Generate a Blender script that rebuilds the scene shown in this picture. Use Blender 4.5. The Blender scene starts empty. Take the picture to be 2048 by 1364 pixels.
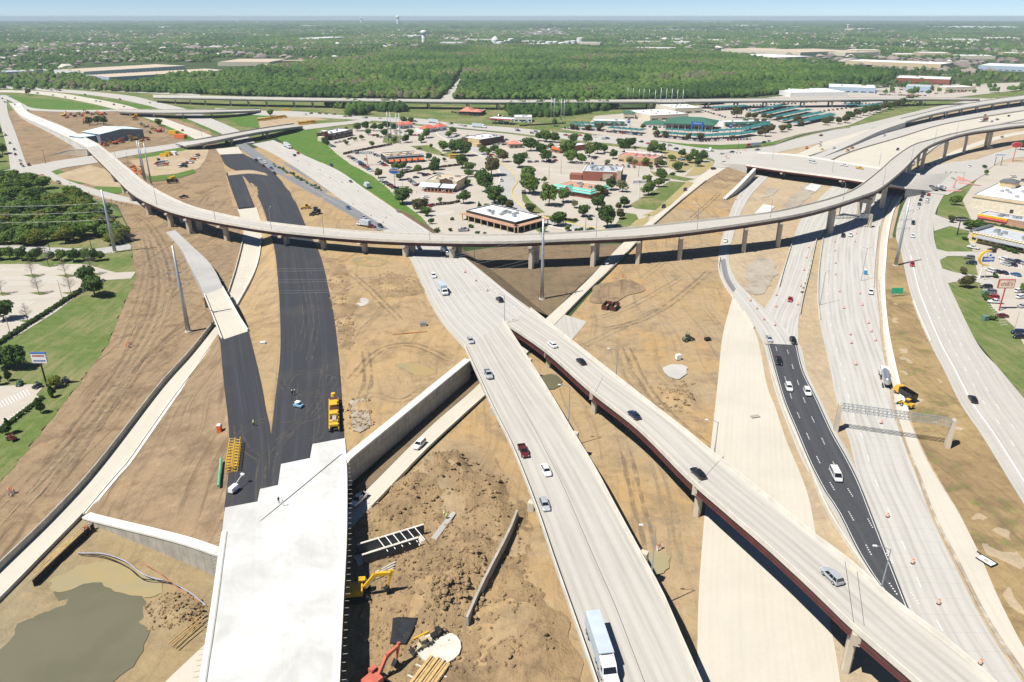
import bpy, math, random
import numpy as np
from mathutils import Vector, Matrix, noise
from mathutils.geometry import delaunay_2d_cdt, interpolate_bezier

random.seed(7);RNG = np.random.default_rng(7)
SC = bpy.context.scene
COL = SC.collection
R = math.radians

# ------------------------------------------------------------------ camera, sky, sun, exposure
F_PX, CX, CY, CAM_H = 1492.0,1024.0,682.0,108.0          # focal length in photo pixels, helicopter height
PITCH = math.atan((CY - 33.0) / F_PX)
cam_d = bpy.data.cameras.new('camera');cam = bpy.data.objects.new('camera',cam_d);COL.objects.link(cam)
cam_d.sensor_width = 36.0;cam_d.lens = 36.0 * F_PX / 2048.0
cam_d.clip_start = 1.0;cam_d.clip_end = 90000.0
cam.location = (0,0,CAM_H);cam.rotation_euler = (math.pi / 2 - PITCH, 0,0)
SC.camera = cam

SUN_ELEV, SHADOW_DIR = R(59),R(29)                          # shadows fall towards +x +y
world = bpy.data.worlds.new('World');SC.world = world;world.use_nodes = True
wn = world.node_tree
sky = wn.nodes.new('ShaderNodeTexSky');sky.sky_type = 'NISHITA';sky.sun_disc = False
sky.sun_elevation = SUN_ELEV
sky.sun_rotation = math.atan2(-math.cos(SHADOW_DIR),-math.sin(SHADOW_DIR))
sky.altitude = 0;sky.air_density = 0.42;sky.dust_density = 0.0;sky.ozone_density = 3.0
wn.links.new(sky.outputs[0],wn.nodes['Background'].inputs[0])
wn.nodes['Background'].inputs[1].default_value = 0.082
sun_d = bpy.data.lights.new('sun','SUN');sun_d.energy = 5.0;sun_d.angle = R(0.53);sun_d.color = (1.0,0.955,0.88)
sun = bpy.data.objects.new('sun',sun_d);COL.objects.link(sun);sun.location = (-100,-60,300)
sun.rotation_euler = Vector((math.cos(SUN_ELEV) * math.cos(SHADOW_DIR),math.cos(SUN_ELEV) * math.sin(SHADOW_DIR),
                             -math.sin(SUN_ELEV))).to_track_quat('-Z','Y').to_euler()
vs = SC.view_settings
vs.view_transform = 'Standard';vs.look = 'None';vs.gamma = 1.0;vs.use_curve_mapping = False;vs.exposure = 0.38
SC.render.engine = 'CYCLES'
SC.cycles.use_denoising = True
SC.cycles.max_bounces = 5;SC.cycles.diffuse_bounces = 1;SC.cycles.glossy_bounces = 2;SC.cycles.transparent_max_bounces = 6
SC.cycles.volume_bounces = 0;SC.cycles.caustics_reflective = False;SC.cycles.caustics_refractive = False

# ------------------------------------------------------------------ photo pixel -> place on a surface
_cp, _sp = math.cos(PITCH),math.sin(PITCH)
def ray(px, py):
    a, b = (px - CX) / F_PX, (CY - py) / F_PX
    return Vector((a, b * _sp + _cp, b * _cp - _sp))
def W(px, py, z=0.0):
    d = ray(px, py)
    if d.z > -0.0055: d.z = -0.0055
    t = (z - CAM_H) / d.z
    return Vector((d.x * t, d.y * t, z))
def hp(y):                                                  # height of the embankment the new roads climb onto
    t = min(1.0,max(0.0,(500.0 - y) / 235.0))
    return 6.5 * t * t * (3 - 2 * t)
def PL(px, py, dz=0.0):
    z = 5.0
    for _ in range(40):
        p = W(px, py, z + dz);z = 0.5 * z + 0.5 * hp(p.y)
    return W(px, py, z + dz)
def P(q, dz=0.0):                                           # (px,py) natural ground, (px,py,z) at height z, (px,py,'p') embankment
    if len(q) == 2: return W(q[0],q[1],dz)
    if q[2] == 'p': return PL(q[0],q[1],dz)
    return W(q[0],q[1],q[2] + dz)

# ------------------------------------------------------------------ objects
def link(o, parent=None):
    COL.objects.link(o)
    if parent is not None: o.parent = parent
    return o
def tag(o, label=None, cat=None, group=None, kind=None):
    if label: o['label'] = label
    if cat: o['category'] = cat
    if group: o['group'] = group
    if kind: o['kind'] = kind
    return o
def empty(name, loc=(0,0,0),rz=0.0,label=None, cat=None, group=None, parent=None):
    o = bpy.data.objects.new(name, None);o.empty_display_size = 0.5
    o.location = loc;o.rotation_euler = (0,0,rz)
    return tag(link(o, parent),label, cat, group)
def copy_tree(o, parent=None):
    c = o.copy();COL.objects.link(c);c.parent = parent
    for ch in o.children: copy_tree(ch, c)
    return c

class MB:
    """collects faces, then becomes one mesh object"""
    def __init__(s): s.v, s.f, s.m, s.uv = [],[],[],None
    def add(s, pts, faces, m=0):
        b = len(s.v);s.v += [tuple(p) for p in pts]
        for f in faces: s.f.append(tuple(b + i for i in f));s.m.append(m)
    def poly(s, pts, m=0): s.add(pts, [tuple(range(len(pts)))],m)
    def box(s, c, d, m=0,rz=0.0,taper=1.0):
        x, y, z = d[0] / 2,d[1] / 2,d[2] / 2;ca, sa = math.cos(rz),math.sin(rz);pts = []
        for k, t in ((-z, 1.0),(z, taper)):
            for i, j in ((-x, -y),(x, -y),(x, y),(-x, y)):
                i, j = i * t, j * t
                pts.append((c[0] + i * ca - j * sa, c[1] + i * sa + j * ca, c[2] + k))
        s.add(pts, [(3,2,1,0),(4,5,6,7),(0,1,5,4),(1,2,6,5),(2,3,7,6),(3,0,4,7)],m)
    def prism(s, poly, z0,z1,m=0,mtop=None):
        n = len(poly);b = [(p[0],p[1],z0) for p in poly];t = [(p[0],p[1],z1) for p in poly]
        s.add(b + t, [(i, (i + 1) % n, n + (i + 1) % n, n + i) for i in range(n)] + [tuple(range(n - 1,-1,-1))],m)
        s.add(t, [tuple(range(n))],m if mtop is None else mtop)
    def side(s, prof, y0,y1,m=0):                          # prof: closed (x,z) outline, extruded along y
        n = len(prof);a = [(p[0],y0,p[1]) for p in prof];b = [(p[0],y1,p[1]) for p in prof]
        s.add(a + b, [(i, (i + 1) % n, n + (i + 1) % n, n + i) for i in range(n)] + [tuple(range(n - 1,-1,-1)),tuple(range(n, 2 * n))],m)
    def cyl(s, p0,p1,r0,r1=None, n=8,m=0,caps=True):
        p0,p1 = Vector(p0),Vector(p1);r1 = r0 if r1 is None else r1
        d = (p1 - p0).normalized();u = d.cross(Vector((0,0,1)) if abs(d.z) < 0.95 else Vector((1,0,0))).normalized();w = d.cross(u)
        pts = []
        for p, r in ((p0,r0),(p1,r1)):
            for i in range(n):
                a = 2 * math.pi * i / n;pts.append(p + (u * math.cos(a) + w * math.sin(a)) * r)
        fs = [(i, n + i, n + (i + 1) % n, (i + 1) % n) for i in range(n)]
        if caps: fs += [tuple(range(n)),tuple(range(2 * n - 1,n - 1,-1))]
        s.add(pts, fs, m)
    def tube(s, path, r, n=6,m=0):
        for a, b in zip(path[:-1],path[1:]): s.cyl(a, b, r, r, n, m)
    def lathe(s, prof, c=(0,0,0),n=12,m=0):
        pts = []
        for r, z in prof:
            for i in range(n):
                a = 2 * math.pi * i / n;pts.append((c[0] + r * math.cos(a),c[1] + r * math.sin(a),c[2] + z))
        k = len(prof)
        s.add(pts, [(j * n + i, j * n + (i + 1) % n, (j + 1) * n + (i + 1) % n, (j + 1) * n + i) for j in range(k - 1) for i in range(n)]
              + [tuple(range(n - 1,-1,-1)),tuple(range((k - 1) * n, k * n))],m)
    def extr(s, prof, path, m=0,side=1.0,closed=True):     # prof: closed (offset to the side, height) outline swept along a 3-D path
        k = len(prof);n = len(path);pts = []
        for i, p in enumerate(path):
            a, b = path[max(0,i - 1)],path[min(n - 1,i + 1)]
            d = Vector((b[0] - a[0],b[1] - a[1],0)).normalized();nx, ny = d.y * side, -d.x * side
            for o, h in prof: pts.append((p[0] + nx * o, p[1] + ny * o, p[2] + h))
        fs = [(i * k + j, i * k + (j + 1) % k, (i + 1) * k + (j + 1) % k, (i + 1) * k + j) for i in range(n - 1) for j in range(k)]
        fs += [tuple(range(k - 1,-1,-1)),tuple(range((n - 1) * k, n * k))]
        s.add(pts, fs, m)
    def ico(s, c, r, m=0,jit=0.25,sq=(1,1,1)):
        t = (1 + 5 ** 0.5) / 2;q = 1 / math.sqrt(1 + t * t)
        vs_ = [(-1,t, 0),(1,t, 0),(-1,-t, 0),(1,-t, 0),(0,-1,t),(0,1,t),(0,-1,-t),(0,1,-t),(t, 0,-1),(t, 0,1),(-t, 0,-1),(-t, 0,1)]
        fs = [(0,11,5),(0,5,1),(0,1,7),(0,7,10),(0,10,11),(1,5,9),(5,11,4),(11,10,2),(10,7,6),(7,1,8),(3,9,4),(3,4,2),(3,2,6),(3,6,8),(3,8,9),(4,9,5),(2,4,11),(6,2,10),(8,6,7),(9,8,1)]
        s.add([tuple(c[i] + v[i] * q * r * sq[i] * (1 + random.uniform(-jit, jit)) for i in range(3)) for v in vs_],fs, m)
    def mesh(s, name, mats, smooth=False):
        me = bpy.data.meshes.new(name);me.from_pydata(s.v, [],s.f)
        for k in mats: me.materials.append(k)
        if len(mats) > 1: me.polygons.foreach_set('material_index',s.m)
        if s.uv is not None:
            l = me.uv_layers.new(name='UVMap');vi = np.empty(len(me.loops),np.int32);me.loops.foreach_get('vertex_index',vi)
            l.data.foreach_set('uv',np.asarray(s.uv, np.float32)[vi].ravel())
        if smooth: me.shade_smooth()
        me.update();return me
    def obj(s, name, mats, parent=None, loc=None, rz=0.0,smooth=False):
        if not isinstance(mats, (list, tuple)): mats = [mats]
        o = bpy.data.objects.new(name, s.mesh(name, mats, smooth))
        if loc is not None: o.location = loc
        o.rotation_euler = (0,0,rz)
        return link(o, parent)

def mesh_obj(name, me, parent=None, loc=(0,0,0),rz=0.0,sc=1.0):
    o = bpy.data.objects.new(name, me);o.location = loc;o.rotation_euler = (0,0,rz);o.scale = (sc, sc, sc) if not hasattr(sc, '__len__') else sc
    return link(o, parent)

# ------------------------------------------------------------------ materials
class NT:
    def __init__(s, name):
        s.mat = bpy.data.materials.new(name);s.mat.use_nodes = True
        s.t = s.mat.node_tree;s.b = s.t.nodes['Principled BSDF']
    def n(s, typ, **kw):
        k = s.t.nodes.new('ShaderNode' + typ)
        for a, v in kw.items(): setattr(k, a, v)
        return k
    def set(s, sock, v):
        if hasattr(v, 'links') or isinstance(v, bpy.types.NodeSocket): s.t.links.new(v, sock)
        else: sock.default_value = v
    def m(s, op, a, b=0.0,c=None, clamp=False):
        k = s.n('Math',operation=op, use_clamp=clamp);s.set(k.inputs[0],a);s.set(k.inputs[1],b)
        if c is not None: s.set(k.inputs[2],c)
        return k.outputs[0]
    def pos(s): return s.n('NewGeometry').outputs['Position']
    def objc(s): return s.n('TexCoord').outputs['Object']
    def uvxy(s):
        k = s.n('SeparateXYZ');s.t.links.new(s.n('TexCoord').outputs['UV'],k.inputs[0]);return k.outputs[0],k.outputs[1]
    def xyz(s, v):
        k = s.n('SeparateXYZ');s.t.links.new(v, k.inputs[0]);return k.outputs
    def comb(s, x, y, z=0.0):
        k = s.n('CombineXYZ');s.set(k.inputs[0],x);s.set(k.inputs[1],y);s.set(k.inputs[2],z);return k.outputs[0]
    def map(s, v, rot=0.0,sc=(1,1,1)):
        k = s.n('Mapping');s.t.links.new(v, k.inputs[0]);k.inputs[2].default_value = (0,0,rot);k.inputs[3].default_value = sc;return k.outputs[0]
    def noise(s, v, scale, detail=3.0,rough=0.55,dist=0.0):
        k = s.n('TexNoise');s.t.links.new(v, k.inputs['Vector']);k.inputs['Scale'].default_value = scale
        k.inputs['Detail'].default_value = detail;k.inputs['Roughness'].default_value = rough;k.inputs['Distortion'].default_value = dist
        return k.outputs[0]
    def vor(s, v, scale, feat='F1',out=0):
        k = s.n('TexVoronoi',feature=feat);s.t.links.new(v, k.inputs['Vector']);k.inputs['Scale'].default_value = scale;return k.outputs[out]
    def step(s, v, a, b):
        k = s.n('MapRange',interpolation_type='SMOOTHSTEP');s.set(k.inputs[0],v);k.inputs[1].default_value = a;k.inputs[2].default_value = b;return k.outputs[0]
    def mix(s, f, a, b, mode='MIX'):
        k = s.n('Mix',data_type='RGBA',blend_type=mode);s.set(k.inputs[0],f)
        for i, v in ((6,a),(7,b)): s.set(k.inputs[i],(*v, 1.0) if isinstance(v, tuple) and len(v) == 3 else v)
        return k.outputs[2]
    def bump(s, h, strength=0.3,dist=0.1):
        k = s.n('Bump');s.set(k.inputs['Height'],h);k.inputs['Strength'].default_value = strength;k.inputs['Distance'].default_value = dist
        s.t.links.new(k.outputs[0],s.b.inputs['Normal'])
    def done(s, col, rough=0.9,metal=0.0,spec=0.3):
        s.set(s.b.inputs['Base Color'],(*col, 1.0) if isinstance(col, tuple) and len(col) == 3 else col)
        s.set(s.b.inputs['Roughness'],rough);s.b.inputs['Metallic'].default_value = metal
        s.b.inputs['Specular IOR Level'].default_value = spec
        return s.mat

def m_plain(name, col, rough=0.7,metal=0.0,var=0.18,scale=0.6,spec=0.4,coat=0.0):
    t = NT(name);p = t.objc();f = t.step(t.noise(p, scale, 4),0.25,0.75)
    d = tuple(c * (1 - var) for c in col);l = tuple(min(1,c * (1 + var * 0.6)) for c in col)
    if coat: t.b.inputs['Coat Weight'].default_value = coat;t.b.inputs['Coat Roughness'].default_value = 0.06
    return t.done(t.mix(f, d, l),rough, metal, spec)
def m_paint(name, col): return m_plain(name, col, 0.38,0.25 if max(col) < 0.6 else 0.0,0.06,2.0,0.5,0.6)

def m_concrete(name, col, lane=3.66,off=0.0,wear=0.22,joint=4.6,stain=(0.30,0.28,0.25),tint=(1,1,1),blot=0.16,bscale=0.045):
    """paving: UV is metres across / along;tyre-polished lanes, sawn joints, blotches"""
    t = NT(name);u, v = t.uvxy();g = t.pos()
    uu = t.m('ADD',u, off)
    p = t.m('MULTIPLY',t.m('ABSOLUTE',t.m('SUBTRACT',t.m('FRACT',t.m('DIVIDE',uu, lane)),0.5)),lane)   # from lane centre
    trk = t.m('SUBTRACT',1.0,t.step(t.m('ABSOLUTE',t.m('SUBTRACT',p, 0.85)),0.15,0.75))
    ctr = t.m('SUBTRACT',1.0,t.step(p, 0.1,1.5))
    str_ = t.noise(t.comb(t.m('MULTIPLY',u, 0.9),t.m('MULTIPLY',v, 0.035)),1.0,4,0.6)
    k = t.m('MULTIPLY',t.m('ADD',t.m('MULTIPLY',trk, 0.6),t.m('MULTIPLY',ctr, 0.4)),t.step(str_, 0.25,0.75))
    big = t.step(t.noise(g, bscale, 5,0.65,0.4),0.38,0.7)
    fine = t.noise(g, 1.3,4,0.65)
    c = t.mix(t.m('MULTIPLY',big, blot),col, tuple(x * 0.72 for x in col))
    c = t.mix(t.m('MULTIPLY',k, wear),c, stain)
    c = t.mix(t.m('MULTIPLY',t.step(fine, 0.35,0.8),0.12),c, tuple(x * 0.6 for x in col))
    st2 = t.noise(t.comb(t.m('MULTIPLY',u, 2.4),t.m('MULTIPLY',v, 0.012)),1.0,3,0.6)
    c = t.mix(t.m('MULTIPLY',t.step(st2,0.5,0.75),0.18),c, tuple(x * 0.66 for x in col))
    if joint:
        jv = t.m('LESS_THAN',t.m('ABSOLUTE',t.m('SUBTRACT',t.m('FRACT',t.m('DIVIDE',v, joint)),0.5)),0.011)
        ju = t.m('LESS_THAN',t.m('ABSOLUTE',t.m('SUBTRACT',t.m('FRACT',t.m('DIVIDE',uu, lane)),0.0)),0.014)
        c = t.mix(t.m('MULTIPLY',t.m('MAXIMUM',jv, ju),0.35),c, tuple(x * 0.45 for x in col))
    t.bump(fine, 0.15,0.02)
    return t.done(c, 0.88,0,0.25)

def m_asphalt(name, col=(0.032,0.034,0.040),dust=0.5,lane=3.66):
    t = NT(name);u, v = t.uvxy();g = t.pos()
    a = t.noise(t.comb(t.m('MULTIPLY',u, 1.3),t.m('MULTIPLY',v, 0.015)),1.0,4,0.6)
    b = t.noise(t.comb(t.m('MULTIPLY',u, 0.42),t.m('MULTIPLY',v, 0.006)),1.0,3,0.6)
    fine = t.noise(g, 3.0,3,0.7)
    c = t.mix(t.step(fine, 0.3,0.8),col, tuple(x * 1.5 for x in col))
    c = t.mix(t.m('MULTIPLY',t.step(b, 0.45,0.7),0.5),c, tuple(x * 1.9 for x in col))
    c = t.mix(t.m('MULTIPLY',t.step(a, 0.56,0.74),0.55 * dust),c, (0.22,0.19,0.15))
    big = t.step(t.noise(g, 0.06,3),0.5,0.75)
    c = t.mix(t.m('MULTIPLY',big, 0.35 * dust),c, (0.12,0.105,0.085))
    seam = t.m('LESS_THAN',t.m('ABSOLUTE',t.m('SUBTRACT',t.m('FRACT',t.m('DIVIDE',u, lane)),0.5)),0.012)
    c = t.mix(t.m('MULTIPLY',seam, 0.5),c, (0.015,0.015,0.018))
    t.bump(fine, 0.2,0.02)
    return t.done(c, 0.8,0,0.35)

def m_dirt(name, base, alt, third, ang=0.6,tracks=0.5,scale=1.0,rough_b=0.5,green=0.0):
    base, alt, third = [(c[0] * .92,c[1] * .895,c[2] * .85) for c in (base, alt, third)]
    t = NT(name);g = t.pos()
    big = t.noise(g, 0.018 * scale, 5,0.6,0.8);mid = t.noise(g, 0.085 * scale, 6,0.68,0.6);sm = t.noise(g, 0.33,6,0.7,0.3);fine = t.noise(g, 1.6,5,0.75)
    wob = t.n('TexNoise');t.t.links.new(g, wob.inputs['Vector']);wob.inputs['Scale'].default_value = 0.012;wob.inputs['Detail'].default_value = 1
    add = t.n('VectorMath',operation='MULTIPLY_ADD');t.t.links.new(wob.outputs['Color'],add.inputs[0]);add.inputs[1].default_value = (30,30,0);t.t.links.new(g, add.inputs[2])
    st = t.noise(t.map(add.outputs[0],ang, (0.55,0.02,0.0)),1.0,4,0.6)
    c = t.mix(t.step(big, 0.36,0.64),base, alt)
    c = t.mix(t.m('MULTIPLY',t.step(mid, 0.46,0.68),0.85),c, third)
    c = t.mix(t.m('MULTIPLY',t.step(sm, 0.5,0.72),0.55),c, tuple(min(1,x * 1.28) for x in base))
    c = t.mix(t.m('MULTIPLY',t.step(t.m('SUBTRACT',1.0,sm),0.52,0.72),0.45),c, tuple(x * 0.62 for x in third))
    c = t.mix(t.m('MULTIPLY',t.step(st, 0.5,0.72),tracks * 0.8),c, tuple(x * 0.6 for x in third))
    c = t.mix(t.m('MULTIPLY',t.step(fine, 0.5,0.78),0.3),c, tuple(x * 0.55 for x in third))
    if green: c = t.mix(t.m('MULTIPLY',t.step(t.m('ADD',t.m('MULTIPLY',sm, .5),t.m('MULTIPLY',mid, .5)),0.52,0.62),green),c, (0.15,0.19,0.05))
    h = t.m('ADD',t.m('MULTIPLY',fine, 0.5),t.m('MULTIPLY',sm, 1.6));t.bump(t.m('ADD',h, t.m('MULTIPLY',st, 0.5)),rough_b, 0.5)
    return t.done(c, 0.95,0,0.12)

def m_grass(name, base, alt, dry, dryness=0.45,scale=1.0):
    t = NT(name);g = t.pos()
    big = t.noise(g, 0.03 * scale, 4,0.6,0.5);mid = t.noise(g, 0.22 * scale, 4,0.65);fine = t.noise(g, 1.8,4,0.75)
    st = t.noise(t.map(g, 0.9,(0.5,0.05,0)),1.0,4,0.7)
    c = t.mix(t.step(mid, 0.35,0.65),base, alt)
    c = t.mix(t.m('MULTIPLY',t.step(t.m('ADD',t.m('MULTIPLY',big, 0.6),t.m('MULTIPLY',st, 0.4)),0.44,0.62),dryness),c, dry)
    c = t.mix(t.m('MULTIPLY',t.step(fine, 0.4,0.75),0.5),c, tuple(x * 0.5 for x in base))
    t.bump(fine, 0.6,0.15)
    return t.done(c, 0.95,0,0.1)

def m_leaf(name, col, alt, var=0.5):
    t = NT(name);g = t.pos();o = t.n('ObjectInfo').outputs['Random']
    a = t.noise(g, 0.55,3,0.6);b = t.noise(g, 0.08,2)
    c = t.mix(t.step(a, 0.3,0.7),tuple(x * 0.62 for x in col),col)
    c = t.mix(t.m('MULTIPLY',t.step(t.m('ADD',t.m('MULTIPLY',o, 0.55),t.m('MULTIPLY',b, 0.5)),0.3,0.8),var),c, alt)
    t.b.inputs['Subsurface Weight'].default_value = 0.0
    m = t.done(c, 0.75,0,0.25)
    tr = t.n('BsdfTranslucent');t.set(tr.inputs[0],c);ms = t.n('MixShader');ms.inputs[0].default_value = 0.35
    t.t.links.new(t.b.outputs[0],ms.inputs[1]);t.t.links.new(tr.outputs[0],ms.inputs[2])
    t.t.links.new(ms.outputs[0],t.t.nodes['Material Output'].inputs[0])
    return m

M = {}
M['slab'] = m_concrete('concrete_paving',(0.52,0.505,0.465),wear=0.8,off=0.4)
M['slab_old'] = m_concrete('worn_concrete_paving',(0.49,0.47,0.43),wear=0.6)
M['slab_new'] = m_concrete('fresh_concrete_paving',(0.575,0.54,0.46),lane=3.0,wear=0.34,joint=0,blot=0.3,stain=(0.48,0.41,0.30))
M['slab_deck'] = m_concrete('bare_white_bridge_deck',(0.635,0.635,0.615),lane=6.0,wear=0.12,joint=0,blot=0.8,bscale=0.10)
M['slab_bridge'] = m_concrete('bridge_deck_concrete',(0.50,0.48,0.435),wear=0.75,joint=0,off=0.3,blot=0.2)
M['lot'] = m_concrete('car_park_concrete',(0.49,0.445,0.38),lane=5.0,wear=0.08,joint=5.0,blot=0.35)
M['gravel'] = m_concrete('grey_gravel_base',(0.44,0.43,0.41),wear=0.2,joint=0,blot=0.5)
M['asphalt'] = m_asphalt('fresh_asphalt')
M['asphalt_lane'] = m_asphalt('asphalt_lanes',(0.05,0.052,0.058),0.25)
M['asphalt_old'] = m_asphalt('grey_old_asphalt',(0.17,0.175,0.185),0.5)
M['dirt'] = m_dirt('tan_dirt',(0.42,0.315,0.19),(0.47,0.335,0.18),(0.29,0.215,0.135),0.5,0.45)
M['dirt_left'] = m_dirt('rutted_brown_dirt',(0.36,0.265,0.165),(0.30,0.225,0.15),(0.20,0.145,0.095),-0.62,0.85)
M['dirt_dark'] = m_dirt('dark_brown_dirt',(0.215,0.165,0.105),(0.25,0.185,0.12),(0.16,0.125,0.085),0.8,0.3)  # darker brown than the other dirt mixes
M['dirt_orange'] = m_dirt('ochre_dirt',(0.41,0.32,0.205),(0.47,0.315,0.15),(0.29,0.225,0.15),-0.75,0.55)
M['dirt_dig'] = m_dirt('dug_up_dirt',(0.35,0.255,0.15),(0.40,0.29,0.165),(0.22,0.16,0.10),-0.5,0.45,1.6,0.9)
M['dirt_pale'] = m_dirt('pale_dusty_ground',(0.50,0.41,0.29),(0.46,0.36,0.235),(0.39,0.32,0.24),0.35,0.25)
M['straw'] = m_dirt('straw_strewn_soil',(0.40,0.30,0.155),(0.31,0.225,0.125),(0.20,0.145,0.09),0.9,0.45,green=0.7)
M['dirt_grey'] = m_dirt('grey_rubble_ground',(0.46,0.42,0.36),(0.40,0.36,0.30),(0.33,0.295,0.25),0.2,0.2)
M['pondbed'] = m_dirt('pond_bank_mud',(0.36,0.275,0.155),(0.33,0.29,0.20),(0.27,0.215,0.135),-0.6,0.3)
M['grass'] = m_grass('lawn_grass',(0.105,0.16,0.04),(0.145,0.195,0.06),(0.27,0.24,0.12),0.95)
M['grass_lush'] = m_grass('lush_green_grass',(0.075,0.165,0.028),(0.11,0.205,0.04),(0.19,0.21,0.07),0.4)
M['grass_dry'] = m_grass('dry_winter_grass',(0.36,0.30,0.14),(0.42,0.34,0.17),(0.27,0.26,0.11),0.5)
M['scrub'] = m_grass('forest_floor',(0.055,0.085,0.028),(0.075,0.09,0.035),(0.13,0.11,0.06),0.5)
M['barrier'] = m_plain('concrete_barrier',(0.62,0.585,0.51),0.85,0,0.14,0.35,0.25)
M['barrier_new'] = m_plain('pale_new_concrete',(0.74,0.71,0.64),0.85,0,0.10,0.35,0.25)
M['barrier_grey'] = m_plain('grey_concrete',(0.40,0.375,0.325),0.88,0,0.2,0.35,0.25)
M['pier'] = m_plain('tan_pier_concrete',(0.56,0.49,0.385),0.85,0,0.12,0.3,0.25)
M['steel_red'] = m_plain('maroon_girder_paint',(0.105,0.035,0.032),0.5,0,0.2,0.4,0.4)
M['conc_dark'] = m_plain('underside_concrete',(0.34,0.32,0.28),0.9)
M['black'] = m_plain('black_rubber',(0.018,0.018,0.02),0.75)
M['glass'] = m_plain('tinted_glass',(0.012,0.016,0.022),0.06,0,0.1,1.0,0.8)
M['galv'] = m_plain('galvanised_steel',(0.42,0.45,0.48),0.42,0.55,0.12,0.8)
M['wire'] = m_plain('aluminium_cable',(0.55,0.56,0.58),0.4,0.4)
M['white'] = m_plain('white_paint',(0.82,0.82,0.81),0.55,0,0.06)
M['mark'] = m_plain('road_marking_white',(0.80,0.80,0.78),0.7,0,0.12)
M['yellow'] = m_plain('machine_yellow',(0.70,0.42,0.03),0.45,0,0.15)
M['yellow_mark'] = m_plain('road_marking_yellow',(0.62,0.46,0.12),0.7)
M['orange'] = m_plain('safety_orange',(0.78,0.17,0.04),0.6,0,0.1)
M['red'] = m_plain('red_paint',(0.52,0.045,0.045),0.45)
M['lamp_red'] = m_plain('tail_lamp_red',(0.35,0.012,0.012),0.25)
M['lamp_white'] = m_plain('head_lamp_lens',(0.75,0.76,0.78),0.15)
M['chrome'] = m_plain('bright_metal',(0.62,0.64,0.66),0.28,0.8,0.08)
M['timber'] = m_plain('raw_timber',(0.55,0.38,0.17),0.8,0,0.25,1.2)
M['mud_water'] = m_plain('muddy_water',(0.14,0.135,0.085),0.12,0,0.12,0.05,0.5)
def m_water(name, col, shal, rough=0.18):
    t = NT(name);g = t.pos();f = t.step(t.noise(g, 0.06,4,0.6,0.5),0.35,0.65)
    t.bump(t.noise(g, 1.2,3),0.05,0.05);return t.done(t.mix(f, col, shal),rough, 0,0.5)
M['pond'] = m_water('pond_water',(0.13,0.125,0.075),(0.155,0.145,0.09),0.45)
M['puddle'] = m_water('shallow_puddle',(0.34,0.29,0.17),(0.40,0.30,0.13))
M['puddle_pale'] = m_water('milky_puddle',(0.55,0.53,0.48),(0.48,0.46,0.42),0.35)

# ------------------------------------------------------------------ sheets and ribbons
def catmull(pts, n):
    pts = [Vector(p) for p in pts]
    if len(pts) == 2: q = pts
    else:
        q = []
        ext = [pts[0] * 2 - pts[1]] + pts + [pts[-1] * 2 - pts[-2]]
        for i in range(1,len(ext) - 2):
            p0,p1,p2,p3 = ext[i - 1:i + 3]
            for k in range(10):
                t = k / 10;q.append(0.5 * ((2 * p1) + (p2 - p0) * t + (2 * p0 - 5 * p1 + 4 * p2 - p3) * t * t + (3 * p1 - p0 - 3 * p2 + p3) * t ** 3))
        q.append(pts[-1])
    d = [0.0]
    for a, b in zip(q[:-1],q[1:]): d.append(d[-1] + (b - a).length)
    out, j = [],0
    for i in range(n):
        s = d[-1] * i / (n - 1)
        while j < len(d) - 2 and d[j + 1] < s: j += 1
        t = (s - d[j]) / max(1e-6,d[j + 1] - d[j]);out.append(q[j].lerp(q[j + 1],t))
    return out
ROADS = [];LAYER = [0]
def ribbon(name, L, Rr, mat, dz=0.0,skirt=0.5,n=None, parent=None, reg=True, kind='structure',label=None, cat=None, nx=1,bumpf=None, seg=4.0):
    """surface between two edge lines given in photo pixels, far end first;UV in metres"""
    if parent is None and reg: LAYER[0] += 1;dz += .0035 * LAYER[0]          # no two pavements in one plane
    a = [P(q, dz) for q in L];b = [P(q, dz) for q in Rr]
    if n is None: n = max(6,min(160,int(sum((y - x).length for x, y in zip(a[:-1],a[1:])) / seg)))
    a, b = catmull(a, n),catmull(b, n)
    mb = MB();mb.uv = [];v = 0.0;k = nx + 1
    for i in range(n):
        if i: v += ((a[i] + b[i]) / 2 - (a[i - 1] + b[i - 1]) / 2).length
        w = (b[i] - a[i]).length
        for j in range(k):
            p = a[i].lerp(b[i],j / nx)
            if bumpf: p = p + Vector((0,0,bumpf(p, min(j, nx - j) / nx, min(i, n - 1 - i))))
            mb.v.append(tuple(p));mb.uv.append((w * j / nx, v))
    for i in range(n - 1):
        for j in range(nx):
            x = i * k + j;mb.f.append((x, x + k, x + k + 1,x + 1));mb.m.append(0)
    if skirt:
        for e, w0 in ((0,0),(nx, 1)):
            o = len(mb.v)
            for i in range(n):
                p = mb.v[i * k + e];mb.v.append((p[0],p[1],p[2] - skirt));mb.uv.append((mb.uv[i * k + e][0] + (0.3 if e else -0.3),mb.uv[i * k + e][1]))
            for i in range(n - 1):
                f = (i * k + e, o + i, o + i + 1,(i + 1) * k + e);mb.f.append(f if e == 0 else f[::-1]);mb.m.append(0)
        for i in (0,n - 1):
            o = len(mb.v);s0,s1 = mb.v[i * k],mb.v[i * k + nx]
            mb.v += [(s0[0],s0[1],s0[2] - skirt),(s1[0],s1[1],s1[2] - skirt)];mb.uv += [mb.uv[i * k],mb.uv[i * k + nx]]
            mb.f.append((i * k, i * k + nx, o + 1,o) if i == 0 else (i * k, o, o + 1,i * k + nx));mb.m.append(0)
    o = mb.obj(name, mat, parent)
    me = o.data
    if me.polygons[0].normal.z < 0: me.flip_normals()
    if kind and parent is None: tag(o, label, cat, kind=kind)
    if reg: ROADS.append((a, b))
    return o, a, b

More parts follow.
